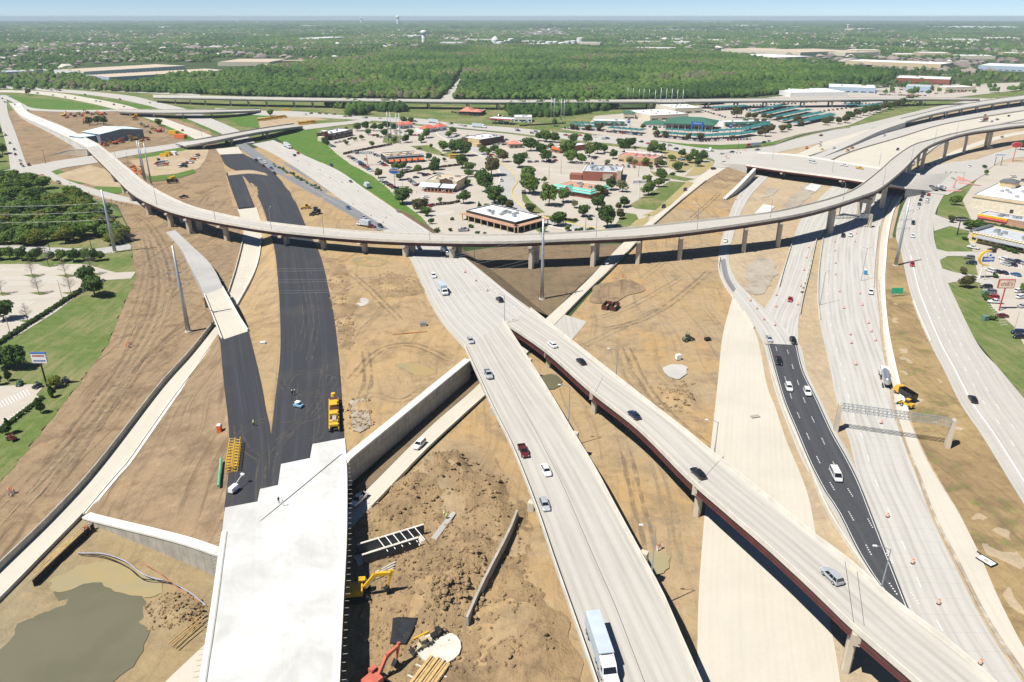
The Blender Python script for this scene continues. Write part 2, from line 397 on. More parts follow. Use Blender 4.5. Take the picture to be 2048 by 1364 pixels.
def inside(p, poly):
    x, y = p;c = False;n = len(poly);j = n - 1
    for i in range(n):
        xi, yi = poly[i];xj, yj = poly[j]
        if (yi > y) != (yj > y) and x < (xj - xi) * (y - yi) / (yj - yi) + xi: c = not c
        j = i
    return c
def np_inside(pts, poly):
    x, y = pts[:, 0],pts[:, 1];c = np.zeros(len(pts),bool);n = len(poly);j = n - 1
    for i in range(n):
        xi, yi = poly[i];xj, yj = poly[j]
        if yi != yj: c ^= ((yi > y) != (yj > y)) & (x < (xj - xi) * (y - yi) / (yj - yi) + xi)
        j = i
    return c
def np_dist(pts, poly):
    d = np.full(len(pts),1e9);n = len(poly)
    for i in range(n):
        a = np.array(poly[i]);b = np.array(poly[(i + 1) % n]);ab = b - a;l = max(1e-9,ab @ ab)
        t = np.clip(((pts - a) @ ab) / l, 0,1);q = a + t[:, None] * ab;d = np.minimum(d, np.hypot(*(pts - q).T))
    return d
def smooth_ring(pts, k=6):
    n = len(pts);out = []
    for i in range(n):
        p0,p1,p2,p3 = pts[i - 1],pts[i],pts[(i + 1) % n],pts[(i + 2) % n]
        for j in range(k):
            t = j / k;out.append(0.5 * ((2 * p1) + (p2 - p0) * t + (2 * p0 - 5 * p1 + 4 * p2 - p3) * t * t + (3 * p1 - p0 - 3 * p2 + p3) * t ** 3))
    return out
def patch(name, pix, mat, dz=0.0,s=0.0,bump=None, parent=None, kind='structure',curvy=False, zf=None, label=None, cat=None, ragged=0.0,group=None):
    """flat (or bumpy, if s and bump are given) sheet inside a photo-pixel outline"""
    ring = [P(q, dz) for q in pix]
    if curvy: ring = smooth_ring(ring)
    if ragged or s:
        r2 = []
        st = s or ragged * 1.5
        for a, b in zip(ring, ring[1:] + ring[:1]):
            m = max(1,int((b - a).length / st))
            for i in range(m):
                p = a.lerp(b, i / m)
                if ragged: p = p + Vector((noise.noise(p * 0.35 / ragged),noise.noise(p * 0.35 / ragged + Vector((9,4,0))),0)) * ragged
                r2.append(p)
        ring = r2
    poly = [(p.x, p.y) for p in ring]
    pts = [Vector((p.x, p.y)) for p in ring];zs = [p.z for p in ring]
    if s:
        xy = np.array(poly);lo, hi = xy.min(0),xy.max(0)
        gx, gy = np.meshgrid(np.arange(lo[0],hi[0],s),np.arange(lo[1],hi[1],s))
        g = np.stack([gx.ravel(),gy.ravel()],1) + RNG.uniform(-0.3 * s, 0.3 * s, (gx.size, 2))
        g = g[np_inside(g, poly)];d = np_dist(g, poly);g = g[d > 0.5 * s];d = d[d > 0.5 * s]
        for (x, y),e in zip(g, d):
            z = (hp(y) if zf == 'p' else (zf(x, y) if zf else 0.0)) + dz
            pts.append(Vector((x, y)));zs.append(z + (bump(x, y, e) if bump else 0.0))
    nr = len(ring)
    v, e, f, ov, oe, of = delaunay_2d_cdt(pts, [(i, (i + 1) % nr) for i in range(nr)],[],1,1e-4)
    mb = MB();mb.uv = []
    zi = [zs[o[0]] if o else dz for o in ov]
    mb.v = [(p.x, p.y, z) for p, z in zip(v, zi)];mb.uv = [(p.x, p.y) for p in v];mb.f = [tuple(q) for q in f];mb.m = [0] * len(f)
    o = mb.obj(name, mat, parent, smooth=bool(s))
    if o.data.polygons and sum(q.normal.z for q in o.data.polygons) < 0: o.data.flip_normals()
    return tag(o, label, cat, group, kind if parent is None else None)
def fbm(x, y, sc, oct_=4,h=0.8): return noise.fractal(Vector((x * sc, y * sc, 3.3)),h, 2.1,oct_)
def rough_ground(amp, sc=0.12,fade=3.0,mounds=(),clod=0.0):
    mw = [(P(m[:2]) if len(m) == 4 else P(m[:3]),m[-2],m[-1]) for m in mounds]
    def f(x, y, d):
        z = amp * fbm(x, y, sc)
        if clod: z += clod * abs(fbm(x, y, 0.55,3))
        for p, r, h in mw:
            q = math.hypot(x - p.x, y - p.y) / r
            if q < 1: z += h * (1 - q * q) ** 1.5 * (1 + 0.5 * fbm(x, y, 0.4))
        return max(-0.33,z * min(1.0,d / fade))
    return f

JERSEY = [(-0.28,0.0),(0.28,0.0),(0.24,0.14),(0.12,0.36),(0.10,0.95),(-0.10,0.95),(-0.12,0.36),(-0.24,0.14)]
def rail_prof(w, h): return [(-w / 2,-0.1),(w / 2,-0.1),(w / 2 * 0.75,h),(-w / 2 * 0.75,h)]
def barrier(path, prof, name, mat, label=None, cat='barrier',group=None, parent=None):
    mb = MB();mb.extr(prof, path);o = mb.obj(name, mat, parent)
    return tag(o, label, cat, group) if parent is None else o
def edge_path(pix, dz=0.0,n=None, step=5.0):
    a = [P(q, dz) for q in pix]
    L = sum((y - x).length for x, y in zip(a[:-1],a[1:]))
    return catmull(a, n or max(3,int(L / step)))
# ------------------------------------------------------------------ the land to the horizon
def m_land():
    t = NT('distant_land');g = t.pos()
    a = t.noise(g, 0.0007,5,0.6,0.4);b = t.noise(g, 0.008,5,0.7);c0 = t.noise(g, 0.05,4,0.7)
    c = t.mix(t.step(b, 0.35,0.65),(0.045,0.075,0.028),(0.085,0.115,0.05))
    c = t.mix(t.m('MULTIPLY',t.step(c0,0.5,0.7),0.6),c, (0.03,0.05,0.02))
    v = t.n('TexVoronoi');t.t.links.new(g, v.inputs['Vector']);v.inputs['Scale'].default_value = 0.03
    roof = t.m('MULTIPLY',t.m('LESS_THAN',v.outputs['Distance'],0.32),t.step(a, 0.45,0.6))
    hue = t.xyz(v.outputs['Color'])[0]
    rc = t.mix(hue, (0.16,0.135,0.115),(0.34,0.31,0.28))
    c = t.mix(t.m('MULTIPLY',roof, 0.75),c, rc)
    return t.done(c, 1.0,0,0.0)
def land_z(x, y): return -0.4
mb = MB();rad = [0,60,150,300,600,1000,1500,2200,3000,4000,5000,6200,7600,9200,11000,13000,15500,18500,22000,27000]
NA = 120
mb.v.append((0,0,-0.4))
for r_ in rad[1:]:
    for i in range(NA):
        a = 2 * math.pi * i / NA;x, y = r_ * math.sin(a),r_ * math.cos(a);mb.v.append((x, y, land_z(x, y)))
for i in range(NA): mb.f.append((0,1 + (i + 1) % NA, 1 + i))
for k in range(len(rad) - 2):
    for i in range(NA):
        a, b = 1 + k * NA + i, 1 + k * NA + (i + 1) % NA;mb.f.append((a, b, b + NA, a + NA))
mb.m = [0] * len(mb.f)
g = mb.obj('ground',m_land());tag(g, kind='structure')
if g.data.polygons[5].normal.z < 0: g.data.flip_normals()

# ------------------------------------------------------------------ sheets of soil, grass and paving (natural level)
patch('woodland_floor',[(0,338),(60,345),(200,398),(240,425),(262,470),(262,510),(0,515),(-160,515),(-160,330)],M['grass'],-0.2)
patch('field_edge',[(-300,190),(130,172),(700,205),(1300,215),(1700,190),(2048,180),(2400,180),(2500,330),(1400,330),(900,250),(600,265),(260,330),(-200,345)],M['grass'],-0.25)
patch('yard_soil',[(50,215),(300,218),(420,262),(440,290),(455,340),(478,418),(470,450),(300,430),(180,395),(60,345),(20,330),(5,225)],M['dirt_left'],-0.18,ragged=2)
patch('dirt_field',[(225,390),(300,400),(400,420),(478,413),(512,413),(545,480),(556,560),(560,690),(450,720),(425,655),(320,775),(200,930),(110,1030),(0,1130),(-200,1330),(-200,1180),(0,965),(90,855),(160,765),(215,690),(252,600),(270,555),(262,480),(255,450)],M['dirt_left'],-0.12,s=3.0,bump=rough_ground(0.22,0.09,4.0))
patch('lawn',[(-200,490),(262,488),(272,545),(268,562),(252,600),(215,690),(160,765),(90,855),(0,968),(-200,1190)],M['grass'],-0.10,ragged=1.5)
patch('gravel_track',[(-200,487),(60,492),(190,497),(262,488),(262,498),(190,510),(60,503),(-200,502)],M['gravel'],-0.05,ragged=2)
patch('car_park',[(-200,530),(0,528),(170,528),(232,545),(272,543),(262,557),(212,560),(160,587),(110,625),(50,662),(0,690),(-200,790)],M['lot'],0.0)
patch('motel_car_park',[(-200,770),(0,772),(70,768),(85,775),(72,790),(80,795),(40,832),(0,862),(-200,960)],M['lot'],0.0)
# centre and below
D6 = [(1300,458),(1405,368),(1500,338),(1530,350),(1480,395),(1445,480),(1437,515),(1440,555),(1468,590),(1446,668),(1424,872),(1405,1082),(1394,1364),(1390,1560),(560,1560),(690,1050),(742,1022),(860,902),(978,790),(1060,708),(1140,634),(1190,577),(1278,487)]
patch('construction_ground',D6,M['dirt_orange'],-0.06,s=2.6,
      bump=rough_ground(0.22,0.08,5.0,mounds=[(1360,798,7,2.0),(850,960,16,2.6),(905,935,13,2.2),(800,985,12,1.8),(960,985,12,1.6),(990,1060,9,1.5),(905,1210,9,2.3),(880,1180,8,1.8),(940,1150,7,2.0),(1000,1230,8,1.2),(1075,1180,9,1.0),(1040,1300,9,1.0)]))
patch('dark_dirt_slope',[(905,505),(1015,492),(1250,488),(1172,560),(1092,637),(1062,618),(1024,591),(975,552),(925,513)],M['dirt_dark'],-0.05,s=3,bump=rough_ground(0.25,0.1,4))  # slope sheet of dark dirt beside the motorway
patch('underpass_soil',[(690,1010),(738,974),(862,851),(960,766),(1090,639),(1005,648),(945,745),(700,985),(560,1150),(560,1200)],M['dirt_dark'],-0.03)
patch('pond_bank',[(-250,1440),(0,1203),(70,1130),(168,1036),(300,1085),(432,1135),(418,1250),(400,1330),(360,1400),(330,1560),(-250,1560)],M['pondbed'],-0.02,s=1.5,zf=lambda x, y: 0.0,
      bump=rough_ground(0.22,0.14,2.5,mounds=[(335,1220,6,1.6),(370,1235,5,1.3),(175,1270,17,-1.0),(110,1340,19,-1.0),(60,1400,20,-1.0),(0,1470,20,-1.0),(210,1225,9,-.7),(225,1150,9,-.55),(150,1160,7,-.5),(290,1170,6,-.5)],clod=0.16))
patch('pond',[(10,1290),(50,1230),(120,1175),(180,1160),(260,1180),(300,1215),(310,1245),(290,1280),(270,1330),(230,1360),(170,1430),(100,1480),(-120,1500),(-120,1400)],M['pond'],-0.24,curvy=True, kind='structure',ragged=0.8)
patch('pond_shallows',[(90,1165),(150,1130),(215,1122),(290,1148),(330,1175),(300,1195),(240,1185),(180,1165),(120,1185)],M['puddle'],-0.19,curvy=True, ragged=0.8)
patch('digging_soil',[(715,1040),(800,960),(870,900),(960,890),(1030,960),(1060,1080),(1110,1200),(1165,1330),(1180,1500),(700,1500),(705,1180)],M['dirt_dig'],0.06,s=1.5,ragged=2.0,
      bump=rough_ground(0.35,0.12,5.0,mounds=[(850,960,15,3.2),(905,940,11,2.4),(790,1000,11,2.2),(970,985,11,1.8),(1000,1050,8,1.6),(930,1070,7,0.9),(905,1215,8,2.6),(880,1185,7,2.0),(935,1150,6,2.2),(960,1110,6,1.8),(1000,1230,7,1.0),(870,1130,7,1.0),(1070,1180,8,1.0),(1045,1310,8,1.2),(1110,1270,7,0.8)],clod=0.55))
patch('concrete_works_ground',[(1437,515),(1475,410),(1540,348),(1808,374),(1785,470),(1800,540),(1862,686),(1965,874),(2100,1080),(2100,1560),(1385,1560),(1394,1364),(1405,1082),(1424,872),(1446,668),(1468,590),(1440,555)],M['dirt_pale'],-0.08,s=4,bump=rough_ground(0.08,0.1,4))
patch('verge_soil',[(1775,478),(1792,474),(1801,500),(1816,570),(1828,606),(1860,686),(1887,740),(1922,810),(1968,878),(2060,1030),(2150,1200),(2150,1420),(2050,1300),(1998,1198),(1961,1110),(1917,1022),(1858,922),(1832,867),(1798,772),(1778,690),(1771,623)],M['straw'],0.0,s=2.5,bump=rough_ground(0.2,0.12,3))
patch('retail_ground',[(1880,388),(1930,335),(2080,285),(2300,285),(2400,820),(2100,830),(2048,795),(1995,733),(1953,682),(1918,626),(1896,566),(1880,530),(1868,470)],M['grass'],-0.06)
patch('retail_car_park',[(1958,560),(1945,500),(1935,475),(1945,445),(1925,400),(1960,350),(2000,325),(2300,325),(2400,790),(2130,730),(2075,692),(2048,690),(2030,655),(1985,615),(1968,585)],M['lot'],0.0)
patch('bare_strip',[(445,320),(490,330),(530,400),(556,500),(500,500),(470,430)],M['dirt'],-0.14)
patch('bare_slope',[(1400,362),(1440,336),(1500,322),(1520,345),(1450,376),(1405,372)],M['dirt_left'],-0.02)
patch('works_soil',[(1500,316),(1560,292),(1700,258),(1850,226),(2060,194),(2250,190),(2250,300),(1900,345),(1800,374),(1640,352),(1530,332)],M['dirt_pale'],-0.05)
patch('slab_patch',[(1527,408),(1550,412),(1538,426),(1503,432)],M['slab_deck'],.25)
patch('slab_patch',[(1608,378),(1622,366),(1644,371),(1631,383)],M['slab_deck'],.25)
patch('grey_base',[(1538,375),(1557,378),(1545,391),(1524,396)],M['dirt_grey'],.12)
patch('grey_base',[(1568,408),(1615,363),(1631,382),(1603,408),(1578,417)],M['dirt_grey'],.12,ragged=2.5)
patch('grey_base',[(1487,545),(1520,515),(1550,525),(1545,570),(1515,592),(1495,575)],M['dirt_grey'],.12,curvy=True, ragged=3.5)
patch('grey_rubble',[(1185,580),(1225,560),(1270,562),(1285,580),(1245,600),(1195,606)],M['dirt_left'],.22,curvy=True, ragged=4.0)
# shopping strip
patch('shopping_car_park',[(640,264),(700,252),(760,246),(900,256),(1020,268),(1120,282),(1280,298),(1400,315),(1432,325),(1400,352),(1340,408),(1300,447),(1249,484),(1020,484),(905,492),(870,466),(840,432),(800,402),(775,377),(745,352),(700,328),(668,305),(648,285)],M['lot'],0.0)
patch('motorway_grass_bank',[(552,276),(600,258),(640,258),(650,285),(672,307),(702,329),(747,353),(777,378),(802,403),(842,433),(872,468),(862,470),(800,427),(733,382),(677,343),(610,312)],M['grass_lush'],0.04,ragged=1)
patch('dealer_car_park',[(1120,258),(1180,245),(1190,232),(1300,222),(1420,208),(1700,196),(1800,205),(1700,250),(1600,268),(1540,285),(1440,290),(1300,285),(1200,270)],M['lot'],0.02)
patch('far_lot',[(1530,195),(1700,180),(1850,170),(2040,165),(2040,180),(1900,196),(1700,205)],M['lot'],0.02)
for i, q in enumerate([
        [(1098,268),(1130,262),(1200,272),(1262,278),(1250,282),(1180,276)],
        [(1275,283),(1290,279),(1420,292),(1555,283),(1600,275),(1552,288),(1480,296),(1420,300),(1340,292)],
        [(590,243),(700,238),(715,243),(640,250)],[(625,256),(720,250),(705,258),(640,264)],
        [(1258,410),(1340,362),(1372,364),(1338,400),(1310,420),(1272,417)],
        [(1225,455),(1250,425),(1272,428),(1278,440),(1255,456),(1236,458)],
        [(1025,285),(1095,292),(1100,297),(1180,287),(1178,296),(1020,290)],
        [(820,292),(858,290),(880,302),(890,312),(868,308),(835,298)],
        [(880,310),(905,300),(930,318),(925,322)],
        [(1043,378),(1060,400),(1090,425),(1070,425),(1045,402)],
        [(1075,430),(1115,432),(1160,440),(1150,446),(1100,442),(1085,470),(1072,460)],
        [(1205,330),(1228,333),(1240,338),(1218,342)],[(1300,342),(1345,350),(1390,358),(1370,362),(1310,352)],
        [(770,268),(810,272),(790,288),(765,285)],
        [(1325,300),(1390,308),(1412,318),(1395,328),(1368,345),(1335,335)]]):
    patch('lawn_verge',q, M['grass_dry'] if i in (14,) else (M['grass_lush'] if i < 2 else M['grass']),0.10)
for q in ([(1375,362),(1388,366),(1342,410),(1305,432),(1285,430),(1312,420)],[(1272,440),(1288,436),(1300,428),(1296,442),(1262,470),(1240,470)],[(1392,330),(1432,322),(1424,335),(1398,350),(1370,352)]):
    patch('dry_grass_verge',q, M['grass_dry'],0.14)
# far green triangles beside the motorway
patch('meadow',[(18,192),(60,195),(160,205),(250,222),(180,224),(90,222),(55,214)],M['grass_lush'],0.0)
patch('meadow',[(90,186),(170,192),(300,212),(330,222),(270,216),(160,200)],M['grass_lush'],0.0)
patch('meadow',[(300,205),(420,212),(520,214),(620,222),(520,218),(400,218)],M['grass'],0.0)
patch('meadow',[(455,236),(500,226),(555,232),(520,256),(480,252)],M['grass_lush'],0.0)
patch('meadow',[(265,226),(330,236),(385,262),(420,285),(380,288),(330,255)],M['grass_lush'],0.0)
patch('meadow',[(360,228),(430,246),(460,262),(440,268),(400,252)],M['grass_lush'],0.0)
patch('meadow',[(262,314),(375,292),(412,288),(398,296),(300,318)],M['grass_lush'],0.0)
patch('equipment_lot',[(258,322),(330,308),(400,295),(418,300),(412,318),(400,335),(380,345),(300,352)],M['dirt_pale'],0.03,ragged=1)
patch('grass_strip',[(290,352),(340,350),(388,338),(392,345),(350,358),(300,364)],M['grass_lush'],0.05,ragged=1)
patch('grass_strip',[(85,340),(110,338),(160,352),(172,366),(140,368),(110,358)],M['grass_lush'],0.05,ragged=1)
patch('grass_strip',[(187,375),(215,368),(260,372),(262,382),(225,388),(200,385)],M['grass_lush'],0.05,ragged=1)
patch('sandy_pull_in',[(105,352),(180,330),(215,340),(255,375),(190,372),(165,365)],M['dirt_pale'],0.06)
patch('bus_parking_soil',[(515,235),(600,230),(660,240),(640,250),(560,256),(520,256)],M['dirt_pale'],0.06)

# ------------------------------------------------------------------ the raised embankment with its concrete retaining wall
PLAT = [(440,300),(492,300),(560,285),(640,318),(733,378),(800,424),(867,467,'p'),(927,512,'p'),(975,551,'p'),(1024,591,'p'),(1062,617,'p'),(1008,645,'p'),(945,716,'p'),(850,793,'p'),(780,851,'p'),(706,912,'p'),(694,925,'p'),(692,1010,'p'),(438,1040,'p'),(450,1012,'p'),(458,930,'p'),(457,850,'p'),(447,760,'p'),(440,685,'p'),(497,655,'p'),(556,640,'p'),(555,560,'p'),(544,480,'p'),(519,400,'p'),(488,345,'p'),(452,330,'p')]
patch('embankment',[(q[0],q[1],'p') for q in PLAT],M['dirt'],-0.02,s=5.0,zf='p')
patch('graded_dirt',[(q[0],q[1],'p') for q in [(643,500),(700,505),(812,508),(845,578),(905,684),(938,712),(850,790),(780,848),(712,902),(698,868),(672,690),(655,580)]],M['dirt'],0.03,s=1.8,zf='p',
      bump=rough_ground(0.18,0.1,4.0,mounds=[(690,600,'p',7,1.2),(675,560,'p',6,1.3),(700,640,'p',6,0.9),(830,560,'p',6,1.0),(780,575,'p',5,0.7),(725,815,'p',4,1.3)],clod=0.14))
patch('median_dirt',[(q[0],q[1],'p') for q in [(500,668),(556,645),(558,690),(545,840),(541,870),(531,815),(520,755)]],M['dirt'],0.04,s=2,zf='p',bump=rough_ground(0.2,0.2,2))
patch('ramp_gore_dirt',[(q[0],q[1],'p') for q in [(560,330),(600,343),(690,408),(765,462),(810,500),(640,498),(612,450),(600,425),(580,385),(552,350)]],M['dirt'],0.03,s=3,zf='p',bump=rough_ground(0.25,0.12,3,mounds=[(640,437,'p',7,2.0)]))
patch('turned_soil',[(q[0],q[1],'p') for q in [(652,515),(690,520),(700,560),(712,640),(700,700),(678,690),(662,600)]],M['dirt_dig'],0.12,s=1.4,zf='p',bump=rough_ground(.3,.25,2.0,clod=.7),ragged=2.0)
patch('turned_soil',[(q[0],q[1],'p') for q in [(735,565),(780,545),(835,555),(850,585),(800,598),(750,592)]],M['dirt_dig'],0.12,s=1.4,zf='p',bump=rough_ground(.3,.25,2.0,clod=.6),ragged=2.0)
# its slopes down to the lower ramp and the old ground
ribbon('embankment_slope',[(440,683,'p'),(447,760,'p'),(457,850,'p'),(458,930,'p'),(450,1012,'p'),(437,1106,6.2)],
       [(436,668,0.1),(395,727,0.1),(320,835,0.1),(258,925,0.1),(205,985,0.1),(166,1034,0.7)][::1],M['dirt_left'],0.0,0,reg=False, nx=10,
       bumpf=lambda p, e, i: (0.35 * fbm(p.x, p.y, 0.12)) * min(1,e * 6) * min(1,i / 3))
ribbon('embankment_slope',[(488,345,'p'),(519,400,'p'),(544,480,'p'),(555,560,'p'),(558,640,'p'),(510,662,'p')],[(486,347,0),(514,412,0),(523,475,0),(507,552,0),(475,612,0),(462,640,0)],M['dirt'],0.0,0,reg=False, nx=4)
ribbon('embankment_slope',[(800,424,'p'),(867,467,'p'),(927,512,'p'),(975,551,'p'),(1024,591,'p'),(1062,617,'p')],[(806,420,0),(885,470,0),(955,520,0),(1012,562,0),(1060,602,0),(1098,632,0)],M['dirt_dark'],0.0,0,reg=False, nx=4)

def panel_wall(name, label, top, z0,z1s, parts, mat, cope, thick=0.5,group=None):
    """retaining wall of separate precast panels with a coping;top: world points, z1s: top heights"""
    c = sum((Vector(p) for p in top),Vector()) / len(top)
    root = empty(name, (c.x, c.y, 0),label=label, cat='retaining wall',group=group);cw = 1.5 if cope is M['barrier_new'] else .4
    pts = catmull([Vector((p[0],p[1],z)) for p, z in zip(top, z1s)],parts + 1)
    for i in range(parts):
        a, b = pts[i],pts[i + 1];d = Vector((b.x - a.x, b.y - a.y, 0));L = d.length;d.normalize();nrm = Vector((d.y, -d.x, 0))
        rows = max(1,int(round((min(a.z, b.z) - z0) / 2.2)))
        for k in range(rows):
            m_ = MB();g = 0.03;q0,q1 = k / rows, (k + 1) / rows;pr = random.uniform(0.0,0.02)
            A, B = a + d * g, b - d * g
            za0,za1 = z0 + (a.z - z0) * q0 + (g if k else 0),z0 + (a.z - z0) * q1 - g
            zb0,zb1 = z0 + (b.z - z0) * q0 + (g if k else 0),z0 + (b.z - z0) * q1 - g
            out = nrm * pr;inn = -nrm * thick
            v = [A + out, B + out, B + inn, A + inn]
            lo = [(v[0].x, v[0].y, za0),(v[1].x, v[1].y, zb0),(v[2].x, v[2].y, zb0),(v[3].x, v[3].y, za0)]
            hi = [(v[0].x, v[0].y, za1),(v[1].x, v[1].y, zb1),(v[2].x, v[2].y, zb1),(v[3].x, v[3].y, za1)]
            m_.add(lo + hi, [(3,2,1,0),(4,5,6,7),(0,1,5,4),(1,2,6,5),(2,3,7,6),(3,0,4,7)])
            m_.obj('wall_panel',mat, root, (-c.x, -c.y, 0))
    m_ = MB();m_.extr([(-thick - cw, -0.05),(0.22,-0.05),(0.22,0.45),(-thick - cw, 0.45)],pts, side=1.0)
    m_.obj('coping',cope, root, (-c.x, -c.y, 0))
    return root
wt = [PL(*q) for q in [(694,928),(706,914),(780,853),(850,795),(940,721)]]
panel_wall('retaining_wall','long grey concrete retaining wall with white coping beside the sunken diagonal road',wt, -0.3,[p.z - 0.1 for p in wt],34,M['barrier_grey'],M['barrier_new'])
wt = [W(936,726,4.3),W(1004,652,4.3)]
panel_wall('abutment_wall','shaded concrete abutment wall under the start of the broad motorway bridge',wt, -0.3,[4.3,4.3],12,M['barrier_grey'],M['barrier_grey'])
wt = [W(166,1036,0.9),W(190,1043,1.4),W(350,1083,5.0),W(437,1112,6.2)]
panel_wall('wing_wall','white-topped wing wall of square concrete panels rising above the muddy pond',wt, -0.2,[p.z - 0.1 for p in wt],18,M['barrier_grey'],M['barrier_new'])
# ------------------------------------------------------------------ roads
def lines(road, offs, dash=3.05,gap=9.15,w=0.15,name='lane_marking',mat=None, lift=0.02,t0=0.0,t1=1.0,from_right=False, dots=False):
    """painted lines (or dashes) on a ribbon, joined as one child of the road"""
    o, a, b = road;mb = MB();n = len(a);i0,i1 = int(t0 * (n - 1)),int(t1 * (n - 1))
    for off in offs:
        path = []
        for i in range(i0,i1 + 1):
            d = (b[i] - a[i]);wd = d.length;path.append(a[i] + d * ((off if not from_right else wd - off) / max(0.1,wd)) + Vector((0,0,lift)))
        s, on, cur = 0.0,True, 0.0
        acc = [0.0]
        for x, y in zip(path[:-1],path[1:]): acc.append(acc[-1] + (y - x).length)
        def at(q):
            q = min(max(q, 0),acc[-1]);j = int(np.searchsorted(acc, q));j = max(1,min(j, len(acc) - 1))
            t = (q - acc[j - 1]) / max(1e-6,acc[j] - acc[j - 1]);return path[j - 1].lerp(path[j],t),(path[j] - path[j - 1]).normalized()
        if gap == 0: segs = [(acc[k],acc[k + 1]) for k in range(len(acc) - 1)]
        else: segs = [(q, q + dash) for q in np.arange(random.uniform(0,5),acc[-1] - dash, dash + gap)]
        for q0,q1 in segs:
            pieces = [(q0,q1)] if not dots else [(q0 + k * dash / 4,q0 + k * dash / 4 + 0.3) for k in range(5)]
            for r0,r1 in pieces:
                p, d = at(r0);q, e = at(r1);nx = Vector((d.y, -d.x, 0)) * w / 2;ny = Vector((e.y, -e.x, 0)) * w / 2
                mb.poly([p - nx, q - ny, q + ny, p + nx])
    r = mb.obj(name, mat or M['mark'],o)
    if r.data.polygons and r.data.polygons[0].normal.z < 0: r.data.flip_normals()
    r['kind'] = 'stuff'
    return r

# main motorway from the far underpass to the bridge gore
MMg = ribbon('motorway',[(505,288,'p'),(545,307,'p'),(600,341,'p'),(690,405,'p'),(769,463,'p'),(815,510,'p'),(845,575,'p'),(880,640,'p'),(930,698,'p')],
             [(547,280,'p'),(610,311,'p'),(677,341,'p'),(733,380,'p'),(800,425,'p'),(867,468,'p'),(927,513,'p'),(1000,572,'p'),(1066,622,'p')],M['slab'],0.12,n=120)
lines(MMg, [5.2],from_right=True);lines(MMg, [1.6],gap=0,from_right=True, w=0.14);lines(MMg, [1.2],gap=0,mat=M['yellow_mark'],w=0.14)
ribbon('exit_ramp',[(470,289,'p'),(515,322,'p'),(580,362,'p'),(652,403,'p'),(754,461,'p')],[(492,287,'p'),(548,325,'p'),(615,362,'p'),(692,406,'p'),(778,458,'p')],M['asphalt_old'],0.15)
ribbon('median_paving',[(560,322,'p'),(620,360,'p'),(660,385,'p')],[(590,334,'p'),(640,364,'p'),(672,386,'p')],M['asphalt_old'],0.10,reg=False)
# new asphalt carriageways on the embankment
A1 = ribbon('asphalt_carriageway',[(440,308,'p'),(452,330,'p'),(485,350,'p'),(519,400,'p'),(545,480,'p'),(556,560,'p'),(561,690,'p'),(550,800,'p'),(542,868,'p'),(520,990,'p')],
            [(485,307,'p'),(520,325,'p'),(552,350,'p'),(585,392,'p'),(612,453,'p'),(640,510,'p'),(662,600,'p'),(676,700,'p'),(683,790,'p'),(690,910,'p')],M['asphalt'],0.14)
A2 = ribbon('asphalt_carriageway',[(440,678,'p'),(447,760,'p'),(457,850,'p'),(458,930,'p'),(448,1020,'p')],[(497,662,'p'),(520,755,'p'),(531,815,'p'),(541,872,'p'),(535,1000,'p')],M['asphalt'],0.16)
ribbon('asphalt_carriageway',[(452,345,'p'),(460,370,'p'),(477,416,'p')],[(482,345,'p'),(494,375,'p'),(508,413,'p')],M['asphalt'],0.16)
ribbon('dust_crossing',[(455,343,'p'),(500,340,'p'),(530,346,'p')],[(457,351,'p'),(500,347,'p'),(536,351,'p')],M['dirt_pale'],0.19,0,reg=False)
ribbon('concrete_pad',[(432,298,'p'),(440,309,'p')],[(476,293,'p'),(485,307,'p')],M['slab_new'],0.17,reg=False)
# lower ramp and its continuation past the pond
Rl = ribbon('lower_ramp',[(475,418),(485,445),(487,470),(482,500),(470,545),(455,590),(428,652),(380,712),(320,780),(200,935),(110,1035),(0,1142),(-200,1335)],
            [(513,414),(522,445),(523,475),(518,515),(506,552),(480,606),(442,672),(396,732),(340,805),(254,928),(168,1028),(0,1200),(-200,1400)],M['slab_new'],0.12)
# concrete apron of the tall ramp
ribbon('gravel_ramp',[(332,464,0.6),(360,495,1.2),(384,540,2.6),(398,565,3.6),(408,590,4.6)],[(350,460,0.6),(382,490,1.2),(416,522,2.6),(432,545,3.6),(446,575,4.6)],M['gravel'],0.0,skirt=3.5,reg=False)
# diagonal road that dives under the bridges
DR = ribbon('diagonal_road',[(1428,330),(1399,353),(1365,383),(1330,416),(1249,483),(1174,561),(1091,638),(959,767),(862,852),(739,974),(600,1110),(330,1364),(250,1450)],
            [(1458,332),(1412,361),(1385,382),(1352,408),(1274,483),(1184,573),(1129,628),(974,787),(854,897),(742,1014),(640,1115),(398,1364),(320,1450)],M['slab_new'],0.10,n=150)
patch('concrete_apron',[(1129,629),(1174,643),(1142,682),(1085,690),(1070,690)],M['slab_old'],0.14)
# right-hand works: wide pale strips
RW = ribbon('unfinished_carriageway',[(1466,592),(1446,668),(1436,760),(1424,872),(1415,960),(1405,1082),(1397,1200),(1394,1364),(1390,1540)],
            [(1474,596),(1512,668),(1534,770),(1551,815),(1573,882),(1618,997),(1648,1180),(1676,1330),(1700,1540)],M['slab_new'],0.06,reg=False, nx=4)
RC = ribbon('ramp_road',[(1515,350),(1480,385),(1462,420),(1443,480),(1437,512),(1440,540),(1452,572),(1480,612),(1510,655),(1528,690),(1540,745),(1556,800),(1580,862),(1605,922),(1652,1000),(1700,1085),(1760,1170),(1900,1364),(2010,1500)],
            [(1538,352),(1502,390),(1480,430),(1464,480),(1458,508),(1462,540),(1482,572),(1516,605),(1562,650),(1600,690),(1614,745),(1640,797),(1672,862),(1702,915),(1748,1023),(1790,1110),(1840,1230),(1930,1364),(2030,1490)],M['slab'],0.10)
